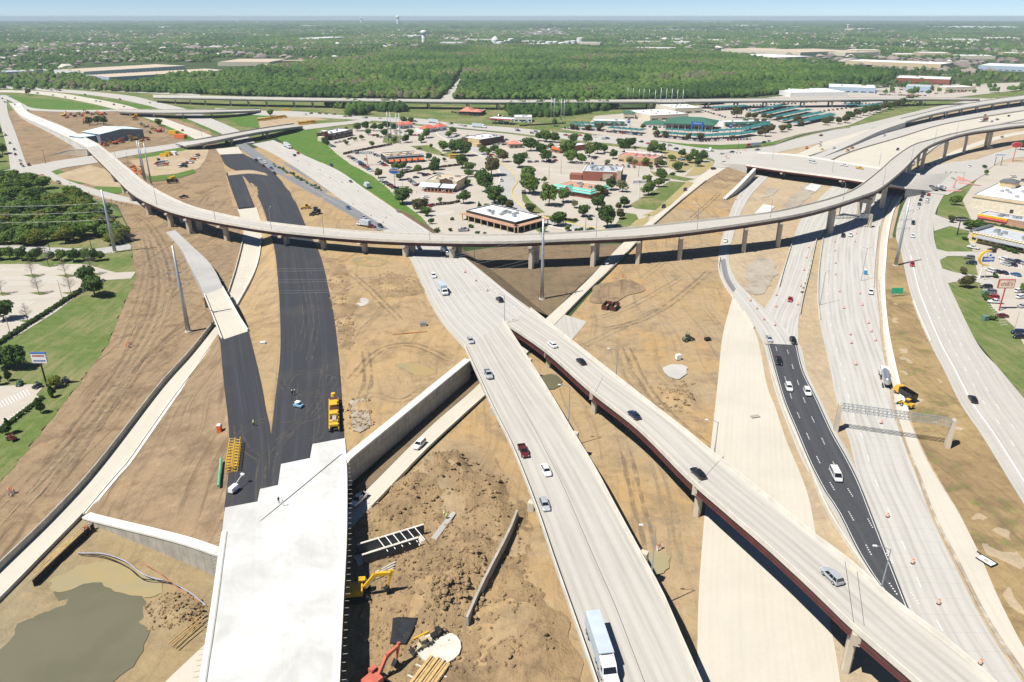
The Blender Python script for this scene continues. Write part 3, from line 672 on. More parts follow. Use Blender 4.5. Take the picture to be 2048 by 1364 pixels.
AS = ribbon('asphalt_lanes',[(1535,687),(1551,745),(1568,802),(1593,862),(1618,922),(1648,980),(1676,1023),(1716,1103),(1761,1173),(1812,1235)],
            [(1594,690),(1607,742),(1634,797),(1664,862),(1694,915),(1719,965),(1742,1023),(1774,1105),(1820,1222),(1832,1250)],M['asphalt_lane'],0.13)
lines(AS, [2.6,6.2],dots=True, w=0.28);lines(AS, [0.4],gap=0,w=0.13);lines(AS, [0.5],gap=0,w=0.13,from_right=True)
ribbon('asphalt_patch',[(1441,520),(1448,555),(1466,585)],[(1451,517),(1458,552),(1472,578)],M['asphalt_old'],0.14,reg=False)
M0 = ribbon('works_carriageway',[(1668,368),(1633,403),(1603,438),(1583,486),(1568,535),(1548,585),(1530,615),(1520,648)],[(1702,370),(1668,420),(1645,470),(1631,482),(1618,540),(1605,590),(1598,632),(1596,688)],M['slab'],0.08)
M1 = ribbon('works_carriageway',[(1740,372),(1696,391),(1668,428),(1646,482),(1637,560),(1638,630),(1648,682),(1661,740),(1671,790),(1683,837),(1698,877),(1711,932),(1726,975),(1746,1023),(1778,1104),(1825,1222),(1905,1364),(1990,1500)],
            [(1795,376),(1775,410),(1762,450),(1756,490),(1752,560),(1758,623),(1762,682),(1776,760),(1784,810),(1797,857),(1812,900),(1832,950),(1850,1000),(1870,1050),(1910,1130),(1965,1240),(2045,1364),(2150,1500)],M['slab'],0.09)
lines(M1,[3.8],w=0.12)
M2 = ribbon('works_carriageway',[(1799,378),(1779,412),(1766,450),(1760,490),(1756,560),(1761,623),(1766,682),(1780,760),(1788,810),(1801,857),(1815,898),(1836,948),(1854,998),(1874,1047),(1914,1125),(1970,1236),(2050,1358),(2155,1490)],
            [(1812,378),(1790,415),(1775,470),(1770,500),(1766,566),(1769,623),(1776,682),(1796,772),(1812,825),(1830,867),(1855,922),(1890,982),(1916,1023),(1960,1110),(1998,1198),(2048,1295),(2110,1390),(2190,1490)],M['slab_new'],0.11,reg=False)
FR = ribbon('frontage_road',[(1828,378),(1812,400),(1797,440),(1792,473),(1801,500),(1816,568),(1827,604),(1859,683),(1887,738),(1921,807),(1966,874),(2048,1008),(2160,1180)],
            [(1890,386),(1882,400),(1871,425),(1867,466),(1874,500),(1884,535),(1897,568),(1952,682),(1994,732),(2036,782),(2080,835),(2190,970),(2330,1130)],M['slab_old'],0.06)
lines(FR, [4.0],t0=0.42,gap=0,w=0.3);lines(FR, [4.2,7.8,11.4],w=0.12)
for q in ([(1868,428),(1900,440),(1945,447),(1940,462),(1900,452),(1868,462)],[(1874,498),(1895,503),(1950,503),(1950,512),(1895,512),(1876,522)],[(1884,537),(1912,545),(1960,552),(1990,560),(1985,572),(1935,560),(1896,566)]):
    patch('driveway',q, M['slab_old'],0.10)
# intersection plaza and cross street on the overpass line
patch('junction_paving',[(1800,345),(1850,335),(1900,325),(1960,318),(1975,345),(1930,372),(1895,390),(1826,382),(1806,372)],M['slab_old'],0.34)
for q in ([(1914,353),(1920,353),(1948,364),(1913,361)],[(1915,364),(1945,367),(1966,371),(1918,367)],[(1893,379),(1925,381),(1922,383),(1893,382)],[(1911,360),(1914,361),(1906,377),(1904,376)]):
    patch('brick_crosswalk',q, m_plain('brick_paving',(0.56,0.27,0.21),0.9,0,0.3,0.8),0.38)
# far strips beyond the overpass
ribbon('works_carriageway',[(2200,210),(2048,222),(1900,246),(1800,275),(1700,305),(1640,335)],[(2200,224),(2048,237),(1930,262),(1850,288),(1790,322),(1750,345)],M['slab_new'],0.10,reg=False)
FM = ribbon('works_carriageway',[(2200,224),(2048,237),(1930,262),(1850,288),(1790,322),(1755,345)],[(2200,238),(2048,251),(1960,266),(1890,288),(1830,325),(1790,360)],M['slab'],0.13)
ribbon('works_carriageway',[(2200,194),(2048,207),(1930,226),(1800,256),(1700,288),(1590,322)],[(2200,208),(2048,220),(1895,246),(1795,275),(1695,305),(1635,334)],M['slab'],0.12)
ribbon('slip_road',[(1990,196),(1900,212),(1780,248),(1680,272),(1585,312)],[(2000,200),(1915,218),(1800,252),(1700,280),(1625,325)],M['slab_new'],0.06)
FR2 = ribbon('frontage_road',[(1960,196),(1860,216),(1740,245),(1620,270),(1545,292),(1500,312)],[(1990,198),(1880,220),(1760,252),(1650,283),(1552,306),(1520,325)],M['slab_old'],0.07)
ribbon('access_road',[(2200,258),(2048,272),(1960,296),(1890,322),(1840,350)],[(2200,272),(2048,288),(1975,310),(1910,336),(1880,358)],M['dirt_pale'],0.05,reg=False)
ribbon('works_carriageway',[(2200,244),(2048,262),(1960,282),(1880,315),(1832,348)],[(2200,250),(2048,268),(1968,288),(1890,320),(1842,350)],M['slab_new'],0.11,reg=False)
ribbon('frontage_road',[(2200,275),(2060,290),(1985,308),(1930,330),(1880,352)],[(2200,300),(2080,310),(2010,320),(1975,340),(1940,365)],M['slab_old'],0.08)
# street in front of the dealer, and its junction
FT = ribbon('dealer_street',[(430,216),(512,221),(600,223),(712,232),(837,237),(912,247),(1024,255),(1124,265),(1274,277),(1411,297),(1490,300)],
            [(430,224),(512,230),(632,235),(762,242),(887,252),(960,259),(1024,265),(1124,277),(1274,292),(1400,310),(1450,332)],M['slab_old'],0.09)
patch('junction_paving',[(1400,300),(1490,298),(1545,292),(1552,305),(1520,326),(1495,330),(1460,335),(1425,334),(1430,322)],M['slab_old'],0.33)
ribbon('cross_street',[(-60,352),(40,335),(110,322),(190,310),(250,300),(300,294),(350,287)],[(-40,362),(75,350),(125,336),(190,326),(262,311),(320,302),(372,293)],M['slab_old'],0.10)
ribbon('cross_street',[(585,254),(640,247),(690,243),(735,238)],[(605,260),(660,253),(710,247),(745,242)],M['slab_old'],0.12)
ribbon('service_road',[(60,330),(110,362),(160,380),(210,396),(262,406),(300,414)],[(80,328),(125,356),(180,375),(230,388),(272,398),(312,408)],M['slab_old'],0.10)
LF = ribbon('feeder_road',[(-25,190),(-8,215),(0,245),(15,300),(22,345)],[(12,190),(16,225),(30,262),(50,320),(60,342)],M['slab_old'],0.09)
# winding street through the shops
WS = ribbon('winding_street',[(872,262),(880,272),(932,298),(955,308),(985,325),(1000,345),(998,365),(988,390),(1000,412),(1045,436),(1100,452),(1200,470),(1245,478)],
            [(900,262),(945,280),(968,296),(998,322),(1025,345),(1035,362),(1025,378),(1025,390),(1042,410),(1085,432),(1140,446),(1225,462),(1262,470)],M['gravel'],0.06,nx=1)
for i, s in ((1,0),(2,1)):
    pth = WS[i]
    barrier([p + Vector((0,0,0.0)) for p in pth],rail_prof(0.9,0.22),'kerb',M['yellow_mark'] if s else M['barrier'],None, None, None, WS[0])
# far motorways
ribbon('far_motorway',[(-200,170),(0,171),(120,178),(250,190),(310,203),(380,220),(430,240),(480,262),(510,285)],[(-200,176),(0,177),(120,184),(220,195),(300,212),(350,228),(400,248),(445,268),(478,288)],M['slab'],0.10)
ribbon('far_motorway',[(-200,180),(0,180),(100,184),(180,196),(250,210),(300,226),(360,248),(420,270),(440,285)],[(-200,185),(0,184),(90,190),(170,204),(230,218),(280,232),(330,250),(385,275),(405,290)],M['slab_new'],0.10)
ribbon('far_frontage_road',[(-200,164),(0,165),(130,172),(260,181),(400,188)],[(-200,167),(0,168),(130,175),(260,184),(400,191)],M['slab_old'],0.10)
ribbon('loop_road',[(0,192),(30,206),(48,218),(90,222),(160,224),(240,222)],[(12,190),(45,207),(62,215),(100,219),(160,220),(240,219)],M['slab'],0.12)
ribbon('forest_road',[(880,200),(893,185),(905,172),(920,155),(915,140)],[(908,200),(915,185),(920,172),(926,155),(919,140)],M['slab_old'],0.0)
# parking bays painted on the car parks
def bays(A, B, n, depth_px, name='bay_marking'):
    """row of bay lines between two photo pixels;depth_px: pixel offset of the other end of each line"""
    mb = MB()
    for i in range(n):
        t = i / (n - 1);x, y = A[0] + (B[0] - A[0]) * t, A[1] + (B[1] - A[1]) * t
        p, q = W(x, y, .03),W(x + depth_px[0],y + depth_px[1],.03);d = (q - p).normalized();nn = Vector((d.y, -d.x, 0)) * .09
        mb.poly([p - nn, q - nn, q + nn, p + nn])
    o = mb.obj(name, M['mark']);tag(o, kind='structure')
    if o.data.polygons[0].normal.z < 0: o.data.flip_normals()
for A, B, n, dp in [((0,552),(62,552),12,(-14,8)),((70,552),(130,552),12,(-14,8)),((0,562),(75,562),14,(-14,8)),((82,560),(140,558),11,(-14,8)),((0,592),(75,588),12,(-16,10)),((82,586),(140,585),10,(-14,10)),((0,606),(70,602),11,(-16,10)),((10,536),(150,534),24,(-8,6)),((0,640),(60,632),9,(-16,12)),((75,630),(110,610),6,(-16,4)),
                     ((5,815),(60,790),10,(-8,-12)),((5,840),(45,815),7,(12,6)),((1965,590),(2000,650),14,(16,-2)),((1975,548),(2040,558),12,(-4,-12)),((2000,515),(2040,520),8,(4,18)),
                     ((885,430),(925,470),14,(12,-3)),((1030,335),(1100,335),18,(6,5)),((850,430),(905,420),14,(3,6)),((1090,345),(1150,352),14,(8,4)),((1280,350),(1330,356),12,(4,4)),((940,345),(975,330),10,(6,3)),((700,290),(770,280),16,(4,3))]: bays(A, B, n, dp)
def m_rut(name, c0,c1,cover=.45):
    """worn mark that breaks up where the ground shows through"""
    t = NT(name);g = t.pos();f = t.step(t.noise(g, .35,4,.7),.3,.7);t.bump(t.noise(g, 1.2,4),.4,.2);m = t.done(t.mix(f, c0,c1),.95,0,.1)
    a = t.m('MULTIPLY',t.step(t.noise(g, .28,4,.7),.3,.72),.62);tr = t.n('BsdfTransparent');ms = t.n('MixShader');t.set(ms.inputs[0],a)
    t.t.links.new(tr.outputs[0],ms.inputs[1]);t.t.links.new(t.b.outputs[0],ms.inputs[2]);t.t.links.new(ms.outputs[0],t.t.nodes['Material Output'].inputs[0]);return m
# dusty tyre marks on the fresh asphalt
def tyre(pts, w=.35,n=60):
    pth = catmull([PL(x, y, .2) for x, y in pts],n);mb = MB()
    for off in (-.9,.9):
        q = []
        for i, p in enumerate(pth):
            d = (pth[min(i + 1,n - 1)] - pth[max(i - 1,0)]);d.z = 0;d.normalize();q.append((p + Vector((d.y, -d.x, 0)) * off, Vector((d.y, -d.x, 0)) * w * .5))
        for (a, s),(b, t) in zip(q[:-1],q[1:]): mb.poly([a - s, b - t, b + t, a + s])
    o = mb.obj('tyre_mark',M['dust_mark']);tag(o, kind='structure')
    if o.data.polygons[0].normal.z < 0: o.data.flip_normals()
M['dust_mark'] = m_rut('dusty_tyre_mark',(.12,.105,.09),(.20,.175,.135))
for pts in ([(558,755),(575,780),(610,785),(650,770),(658,755)],[(572,770),(590,748),(630,742),(672,752),(680,765),(660,785),(615,790),(585,782)],[(520,990),(522,940),(535,905),(570,870),(590,850),(600,825)],[(540,975),(540,935),(552,900),(585,860),(615,830),(640,790),(650,730)],[(470,880),(490,860),(515,845),(538,838)],[(475,850),(480,875),(495,900),(530,920),(560,915)],
            [(596,700),(612,640),(606,590),(596,540),(588,500)],[(618,720),(632,650),(628,590),(612,520)],[(495,318),(520,345),(545,390),(560,440)],[(640,800),(645,840),(640,870),(625,880)],[(560,850),(590,845),(630,835),(650,815)]): tyre(pts)
# ruts left by machines in the dirt
M['rut_dark'] = m_rut('dark_rut',(.21,.155,.105),(.30,.225,.15));M['rut_pale'] = m_rut('pale_rut',(.45,.36,.24),(.37,.28,.175))
def rut(pts, mat, w=.7,gauge=1.1,z=.16,surf=None, n=70):
    pth = catmull([(PL(x, y, z) if surf == 'p' else W(x, y, z)) for x, y in pts],n);mb = MB()
    for off in (-gauge, gauge):
        q = []
        for i, p in enumerate(pth):
            d = (pth[min(i + 1,n - 1)] - pth[max(i - 1,0)]);d.z = 0;d.normalize();k = Vector((d.y, -d.x, 0));ww = w * (.5 + .3 * noise.noise(p * .2)) * min(1,i / 6,(n - 1 - i) / 6 + .05)
            q.append((p + k * (off + .35 * noise.noise(p * .11)),k * max(.05,ww)))
        for (a, s),(b, t) in zip(q[:-1],q[1:]): mb.poly([a - s, b - t, b + t, a + s])
    o = mb.obj('wheel_rut',mat);tag(o, kind='structure')
    if o.data.polygons[0].normal.z < 0: o.data.flip_normals()
for k, pts in enumerate(([(0,1030),(60,965),(130,880),(200,790),(260,700),(300,620),(310,550),(290,470)],[(0,1060),(80,975),(160,880),(240,770),(310,660),(335,580),(315,500),(280,440)],
                        [(90,990),(170,880),(250,770),(330,680),(390,640)],[(330,600),(345,560),(330,500),(300,450),(265,425)],[(240,700),(270,620),(290,540),(285,480)])): rut(pts, M['rut_dark' if k % 3 != 1 else 'rut_pale'],1.3,1.3)
for k, pts in enumerate(([(1240,700),(1262,760),(1310,830),(1380,890),(1420,915)],[(1250,690),(1290,770),(1345,835),(1415,890)],[(1180,640),(1240,620),(1310,585),(1370,550)],[(1200,660),(1280,640),(1350,600),(1420,540)],[(1150,700),(1230,660),(1330,610)],[(1250,900),(1270,980),(1290,1060),(1310,1130)],[(1300,880),(1320,960),(1345,1050),(1350,1140)],[(1330,480),(1390,430),(1440,385)],[(1280,560),(1330,520),(1370,480)])): rut(pts, M['rut_dark' if k % 2 else 'rut_pale'],1.1,1.2,.14)
for k, pts in enumerate(([(690,700),(720,650),(770,620),(830,600),(850,620)],[(700,760),(760,700),(830,690),(900,720)],[(670,640),(690,580),(740,560),(800,590),(830,570)],[(700,545),(740,580),(770,610),(800,640)],[(690,830),(740,790),(800,800),(840,780)],[(730,700),(735,760),(715,810)])): rut(pts, M['rut_dark' if k % 2 else 'rut_pale'],1.0,1.1,.2,'p')
ribbon('dirt_seam',[(1757,560),(1762,623),(1766,682),(1780,760),(1788,810),(1801,857),(1815,898),(1836,948),(1854,998),(1874,1047),(1914,1125),(1970,1236),(2050,1358),(2130,1470)],
       [(1758,560),(1763.5,623),(1768,682),(1782.5,760),(1791,810),(1804,857),(1818,898),(1840,948),(1858,998),(1879,1047),(1920,1124),(1977,1234),(2058,1354),(2138,1466)],M['rut_pale'],0.44,.2,reg=False)
# ------------------------------------------------------------------ bridges
M['joint'] = m_plain('joint_sealant',(.11,.105,.10),.9)
def bridge(name, label, L, Rr, mat, girders=4,gmat=None, gh=1.6,piers=(),rail=0.95,th=0.28,rails=(True, True),railmat=None, railw=0.42,n=None, group=None, joints=(),inset=1.1,mark=None, overhang_mat=None, column=1.5,capw=1.5,caph=1.5):
    a = [P(q) for q in L];b = [P(q) for q in Rr]
    if n is None: n = max(12,min(150,int(sum((y - x).length for x, y in zip(a[:-1],a[1:])) / 4)))
    a, b = catmull(a, n),catmull(b, n);gmat = gmat or M['steel_red'];railmat = railmat or M['barrier']
    c = sum(((p + q) / 2 for p, q in zip(a, b)),Vector()) / n;c.z = 0
    root = empty(name, c, label=label, cat='bridge',group=group);off = -c
    mb = MB();mb.uv = [];v = 0
    for i in range(n):
        if i: v += ((a[i] + b[i]) / 2 - (a[i - 1] + b[i - 1]) / 2).length
        w = (b[i] - a[i]).length
        mb.v += [tuple(a[i]),tuple(b[i])];mb.uv += [(0,v),(w, v)]
    for i in range(n - 1): mb.f.append((2 * i, 2 * i + 2,2 * i + 3,2 * i + 1));mb.m.append(0)
    deck = mb.obj('deck',mat, root, off)
    if deck.data.polygons[0].normal.z < 0: deck.data.flip_normals()
    ROADS.append((a, b))
    mb = MB()                                                # slab body below the running surface
    for i in range(n):
        for p in (a[i],b[i]):
            mb.v += [(p.x, p.y, p.z - 0.004),(p.x, p.y, p.z - th)]
    for i in range(n - 1):
        k, l = 4 * i, 4 * i + 4
        mb.f += [(k, l, l + 1,k + 1),(k + 2,k + 3,l + 3,l + 2),(k + 1,l + 1,l + 3,k + 3)]
    mb.f += [(0,1,3,2),(4 * n - 4,4 * n - 2,4 * n - 1,4 * n - 3)];mb.m = [0] * len(mb.f)
    mb.obj('deck_slab',overhang_mat or railmat, root, off)
    for e, (on, edge, s) in enumerate(zip(rails, (a, b),(1,-1))):
        if on:
            m_ = MB();k = 1.0
            prof = [(0.0,-0.02),(railw, -0.02),(railw * 0.9,0.2),(railw * 0.72,rail),(0.03,rail)]
            m_.extr(prof, edge, side=-s);m_.obj('parapet',railmat, root, off)
    for gi in range(girders):
        t0 = inset;m_ = MB();path = []
        for i in range(n):
            d = b[i] - a[i];w = d.length;t = (inset + (w - 2 * inset) * gi / max(1,girders - 1)) / w;p = a[i] + d * t;path.append((p.x, p.y, p.z - th))
        m_.extr([(-0.25,0.0),(-0.25,-0.06),(-0.04,-0.07),(-0.04,-gh + 0.06),(-0.32,-gh + 0.05),(-0.32,-gh),(0.32,-gh),(0.32,-gh + 0.05),(0.04,-gh + 0.06),(0.04,-0.07),(0.25,-0.06),(0.25,0.0)],path)
        m_.obj('girder',gmat, root, off)
    for pr in piers:
        # pier: end points of its cap as photo pixels at cap height, or the pixel of its foot
        if pr[0] == 'cap':
            _, q0,q1,zc, zg = pr;p0,p1 = W(*q0,zc),W(*q1,zc)
        else:
            _, q, zg = pr[:3];f = P(q if zg != 'p' else (q[0],q[1],'p'));zg = f.z
            i = min(range(n),key=lambda k: ((a[k] + b[k]) / 2 - Vector((f.x, f.y, (a[k] + b[k]).z / 2))).length)
            ex = pr[3] if len(pr) > 3 else 0.3
            d = (b[i] - a[i]).normalized();zc = min(a[i].z, b[i].z) - th - gh
            p0,p1 = a[i] - d * ex, b[i] + d * ex;p0.z = p1.z = zc
        mid = (p0 + p1) / 2;d = p1 - p0;L_ = d.length;d.normalize();rz = math.atan2(d.y, d.x)
        pe = empty('pier',(mid.x - c.x, mid.y - c.y, zg),rz, parent=root)
        hz = zc - zg
        m_ = MB();x = L_ / 2
        m_.side([(-x, hz),(x, hz),(x, hz - caph * 0.55),(x * 0.45,hz - caph),(-x * 0.45,hz - caph),(-x, hz - caph * 0.55)],-capw / 2,capw / 2);m_.obj('pier_cap',M['pier'],pe)
        if pr[0] == 'cap':
            for s in (-1,1):                               # upstand blocks at the ends of the cap
                m_ = MB();m_.box((s * (x - 0.7),0,hz + 0.75),(1.4,capw, 1.5));m_.obj('cap_upstand',M['pier'],pe)
        cols = (0,) if L_ < 13 else (-x * 0.6,x * 0.6)
        for xx in cols:
            m_ = MB();m_.prism([(xx + 0.5 * column * 1.25 * px, 0.5 * column * py) for px, py in ((-1,-0.7),(-0.7,-1),(0.7,-1),(1,-0.7),(1,0.7),(0.7,1),(-0.7,1),(-1,0.7))],-1.0,hz - caph * 0.9);m_.obj('column',M['pier'],pe)
    for q0,q1 in joints:                                   # deck joints
        p0,p1 = P(q0),P(q1);d = (p1 - p0).normalized();nrm = Vector((d.y, -d.x, 0)) * 0.05;up = Vector((0,0,0.012))
        m_ = MB();m_.poly([p0 - nrm + up, p1 - nrm + up, p1 + nrm + up, p0 + nrm + up]);o = m_.obj('expansion_joint',M['joint'],root, off)
        if o.data.polygons[0].normal.z < 0: o.data.flip_normals()
    return root, a, b, deck

MM = bridge('motorway_bridge','broad concrete bridge carrying two lanes and a semi truck across the dug-up ground',
    [(928,694,6.62),(984,817,7.3),(1024,898,7.9),(1068,1010,8.5),(1106,1123,8.9),(1141,1223,9.2),(1184,1348,9.4),(1240,1520,9.5)],
    [(1008,643,6.62),(1039,692,6.8),(1074,747,7.1),(1111,807,7.4),(1146,867,7.9),(1186,932,8.2),(1234,1022,8.6),(1279,1105,8.9),(1324,1188,9.2),(1361,1273,9.4),(1401,1364,9.5),(1470,1520,9.6)],
    M['slab_bridge'],5,piers=[('cap',(985,826),(1060,724),5.4,0),('cap',(1061,1018),(1152,872),6.5,0),('cap',(1172,1310),(1290,1112),7.2,0)])
mm_line = MB()
for t, w in ((0.47,0.055),):                                 # longitudinal joint between the two pours
    pth = [x.lerp(y, t) + Vector((0,0,0.012)) for x, y in zip(MM[1],MM[2])]
    for p, q in zip(pth[:-1],pth[1:]):
        d = (q - p).normalized();nn = Vector((d.y, -d.x, 0)) * w;mm_line.poly([p - nn, q - nn, q + nn, p + nn])
mo = mm_line.obj('longitudinal_joint',M['joint'],MM[0],-MM[0].location)
if mo.data.polygons[0].normal.z < 0: mo.data.flip_normals()
MBr = bridge('connector_bridge','narrow concrete bridge on maroon steel girders carrying single cars across the pale unfinished carriageway',
    [(1010,648,6.62),(1091,704,7.2),(1179,782,8.3),(1274,857,9.2),(1374,957,10.0),(1449,1023,10.5),(1536,1098,11.0),(1623,1178,11.5),(1708,1260,12.0),(1828,1364,12.3),(2000,1520,12.5)],
    [(1062,619,6.62),(1141,682,7.2),(1204,732,8.0),(1286,797,8.9),(1369,862,9.6),(1424,907,10.1),(1536,997,10.6),(1628,1073,11.0),(1696,1123,11.4),(1786,1203,11.8),(1911,1298,12.2),(1983,1364,12.4),(2150,1510,12.6)],
    M['slab_bridge'],4,gh=2.0,inset=.6,piers=[('cap',(1093,712),(1114,676),5.3,0),('cap',(1184,795),(1212,748),6.6,0),('cap',(1390,985),(1440,920),8.2,0),('cap',(1712,1285),(1704,1145),10.0,0)],
    joints=[((1390,975,10.1),(1440,920,10.2)),((1181,781,8.3),(1201,733,7.9)),((1189,787,8.4),(1213,741,8.1)),((1709,1257,12.0),(1690,1122,11.4)),((1732,1278,12.05),(1714,1140,11.5))])
lines((MM[3],[p - MM[0].location for p in MM[1]],[p - MM[0].location for p in MM[2]]),[4.6],w=0.16,dots=True)
lines((MBr[3],[p - MBr[0].location for p in MBr[1]],[p - MBr[0].location for p in MBr[2]]),[1.1],gap=0,w=0.15,mat=M['yellow_mark'],from_right=True)

zf = [(217,7.6),(262,8.6),(312,9.6),(375,10.4),(512,11.6),(632,12.3),(768,12.7),(912,13.0),(1024,13.1),(1149,13.3),(1274,13.6),(1399,14.2),(1536,15.2),(1611,15.7),(1673,16.2),(1726,16.6),(1761,16.9),(1803,17.2),(1851,17.4),(1936,17.2),(2048,16.2),(2200,14.0)]
def zfl(x): return float(np.interp(x, [q[0] for q in zf],[q[1] for q in zf]))
nearE = [(172,296),(217,341),(262,386),(312,413),(375,433),(512,458),(632,472),(768,482),(912,486),(1024,486),(1149,481),(1274,475),(1399,462),(1536,442),(1611,428),(1673,411),(1726,393),(1761,378),(1806,341),(1828,318),(1851,297),(1886,281),(1936,267),(1986,260),(2048,252),(2200,240)]
farE = [(198,290),(260,341),(300,373),(375,411),(450,431),(512,443),(637,458),(768,467),(912,471),(1024,471),(1149,466),(1274,456),(1399,443),(1536,427),(1611,411),(1661,398),(1711,378),(1759,341),(1786,317),(1823,292),(1861,280),(1911,267),(1986,252),(2048,246),(2200,236)]
feet = [((222,362),0),((252,384),0),((275,400),0),((308,424),0),((342,448),0),((385,467),0),((455,484),0),((547,492),'p'),((637,500),'p'),((715,508),'p'),((806,512),'p'),((920,515),'p'),((1056,528),0),((1186,525),0),((1286,518),0),((1369,519),0),((1496,505),0),((1573,490),0),((1648,458),0),((1740,440),0),((1780,412),0),((1826,364),0),((1850,338),0),((1890,316),0),((1912,302),0),((1945,292),0)]
FL = bridge('curved_flyover','long curved flyover ramp on tan piers sweeping across the whole interchange',[(x, y, zfl(x)) for x, y in nearE],[(x, y, zfl(x)) for x, y in farE],M['slab_bridge'],4,
    piers=[('foot',q, z) for q, z in feet],n=170,gh=1.7,column=2.2,capw=1.8,caph=1.5)
# straddle beam under the flyover
p0,p1 = W(1676,392,11.5),W(1745,402,11.5);d = p1 - p0
se = empty('straddle_bent',((p0 + p1) / 2).xy.to_3d(),math.atan2(d.y, d.x),'pale concrete straddle beam on two tall columns beneath the curved flyover','bridge support')
m_ = MB();m_.box((0,0,11.2),(d.length, 2.6,2.6));m_.obj('crossbeam',M['pier'],se)
for s in (-1,1):
    m_ = MB();m_.box((s * (d.length / 2 - 1.5),0,4.9),(2.2,2.0,10.0));m_.obj('column',M['pier'],se)
# earth-filled start of the flyover
fr = ribbon('flyover_approach',[(18,206,0.6),(42,232,1.6),(80,250,3.0),(125,271,4.6),(172,296,6.6)],[(40,206,0.6),(55,224,1.6),(90,240,3.0),(125,254,4.6),(198,290,6.6)],M['slab_deck'],0.0,skirt=6.0,kind='structure')
for e, s in ((fr[1],-1),(fr[2],1)):
    barrier(e, rail_prof(0.45,0.95),'parapet',M['barrier'],parent=fr[0])
wt = [W(108,308,0.8),W(140,300,4.2),W(172,299,5.2)]
panel_wall('abutment_wall','tan concrete wing wall below the start of the curved flyover',wt, -0.2,[p.z for p in wt],8,M['pier'],M['barrier'])

# new white bridge deck
NB = bridge('unfinished_bridge','unfinished bridge with bare white concrete deck and rebar along its edges',
    [(443,1066,6.75),(438,1100,6.9),(424,1200,7.1),(410,1290,7.3),(398,1364,7.4),(375,1520,7.5)],
    [(693,920,6.75),(695,960,6.9),(694,1080,7.1),(688,1200,7.3),(680,1364,7.4),(672,1520,7.5)],M['slab_deck'],6,gmat=M['pier'],rails=(True, True),rail=0.35,railw=1.3,railmat=M['barrier_new'])
off = -NB[0].location
step_pts = [(450,1015),(515,1003),(520,978),(556,970),(562,928),(620,916),(625,888),(690,876),(694,926),(640,965),(520,1040),(443,1070)]
patch('deck_topping',[(x, y, 6.79) for x, y in step_pts],M['slab_deck'],0.0,parent=NB[0]).location = off
patch('deck_joint',[(x, y, 6.85) for x, y in [(440,1108),(442,1108),(684,908),(682,908)]],M['black'],0.0,parent=NB[0]).location = off
for k, e, s in ((0,NB[1],-1),(1,NB[2],1)):              # formwork brackets that stick out below the edge
    pth = catmull(e, 46)
    for i, p in enumerate(pth[:-1]):
        d = (pth[i + 1] - p).normalized();nn = Vector((d.y, -d.x, 0)) * (-s)
        m_ = MB();q = p + nn * 0.02;m_.cyl(q + Vector((0,0,-0.15)),q + nn * random.uniform(0.7,1.1) + Vector((0,0,-0.2)),0.06,0.05,5);m_.obj('formwork_bracket',M['barrier_grey'],NB[0],off)
NBface = [W(700,925,5.0),W(450,1100,5.0)]

# tall ramp bridge that lands on the asphalt
TB = bridge('ramp_bridge','short new ramp bridge with cream deck ending at the fresh asphalt',[(408,590,4.9),(420,620,5.8),(432,650,6.4),(443,680,6.7)],[(446,575,4.9),(462,603,5.8),(478,632,6.4),(497,662,6.7)],M['slab_new'],4,gmat=M['pier'],gh=1.3,rail=0.8,railmat=M['barrier_new'])
m_ = MB()
for i in (0,len(TB[1]) - 1):
    m_.prism([(TB[1][i].x, TB[1][i].y),(TB[2][i].x, TB[2][i].y),(TB[2][i].x + 0.3,TB[2][i].y + (1.5 if i else -1.5)),(TB[1][i].x + 0.3,TB[1][i].y + (1.5 if i else -1.5))],-0.3,TB[1][i].z - 0.5)
m_.obj('abutment',M['pier'],TB[0],-TB[0].location)

# cross-street overpasses and distant bridges
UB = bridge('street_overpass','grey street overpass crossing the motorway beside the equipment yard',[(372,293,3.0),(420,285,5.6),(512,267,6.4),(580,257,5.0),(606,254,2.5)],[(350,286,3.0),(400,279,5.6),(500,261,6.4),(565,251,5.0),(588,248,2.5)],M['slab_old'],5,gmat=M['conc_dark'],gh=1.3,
    piers=[('foot',(418,306),0),('foot',(487,290),0),('foot',(545,275),0)],rail=1.0,railmat=M['barrier_grey'])
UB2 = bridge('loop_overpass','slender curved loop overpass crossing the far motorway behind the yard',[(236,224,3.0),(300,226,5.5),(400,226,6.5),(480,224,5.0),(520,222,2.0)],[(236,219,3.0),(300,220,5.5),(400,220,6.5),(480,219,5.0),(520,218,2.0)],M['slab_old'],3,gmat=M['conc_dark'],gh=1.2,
    piers=[('foot',(305,234),0),('foot',(362,236),0),('foot',(425,235),0)],railmat=M['barrier_grey'])
fz = 9.0
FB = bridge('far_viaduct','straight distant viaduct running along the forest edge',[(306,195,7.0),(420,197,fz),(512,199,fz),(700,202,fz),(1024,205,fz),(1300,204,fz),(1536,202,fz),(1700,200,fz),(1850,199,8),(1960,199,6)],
    [(306,191,7.0),(420,193,fz),(512,195,fz),(700,198,fz),(1024,201,fz),(1300,200,fz),(1536,198,fz),(1700,196,fz),(1850,196,8),(1960,197,6)],M['slab'],3,gmat=M['conc_dark'],gh=1.8,n=90,
    piers=[('foot',(x, float(np.interp(x, [306,600,1024,1536,1850],[207,212,216,213,209]))),0) for x in list(range(335,660,42)) + list(range(690,1860,60))],column=1.8)
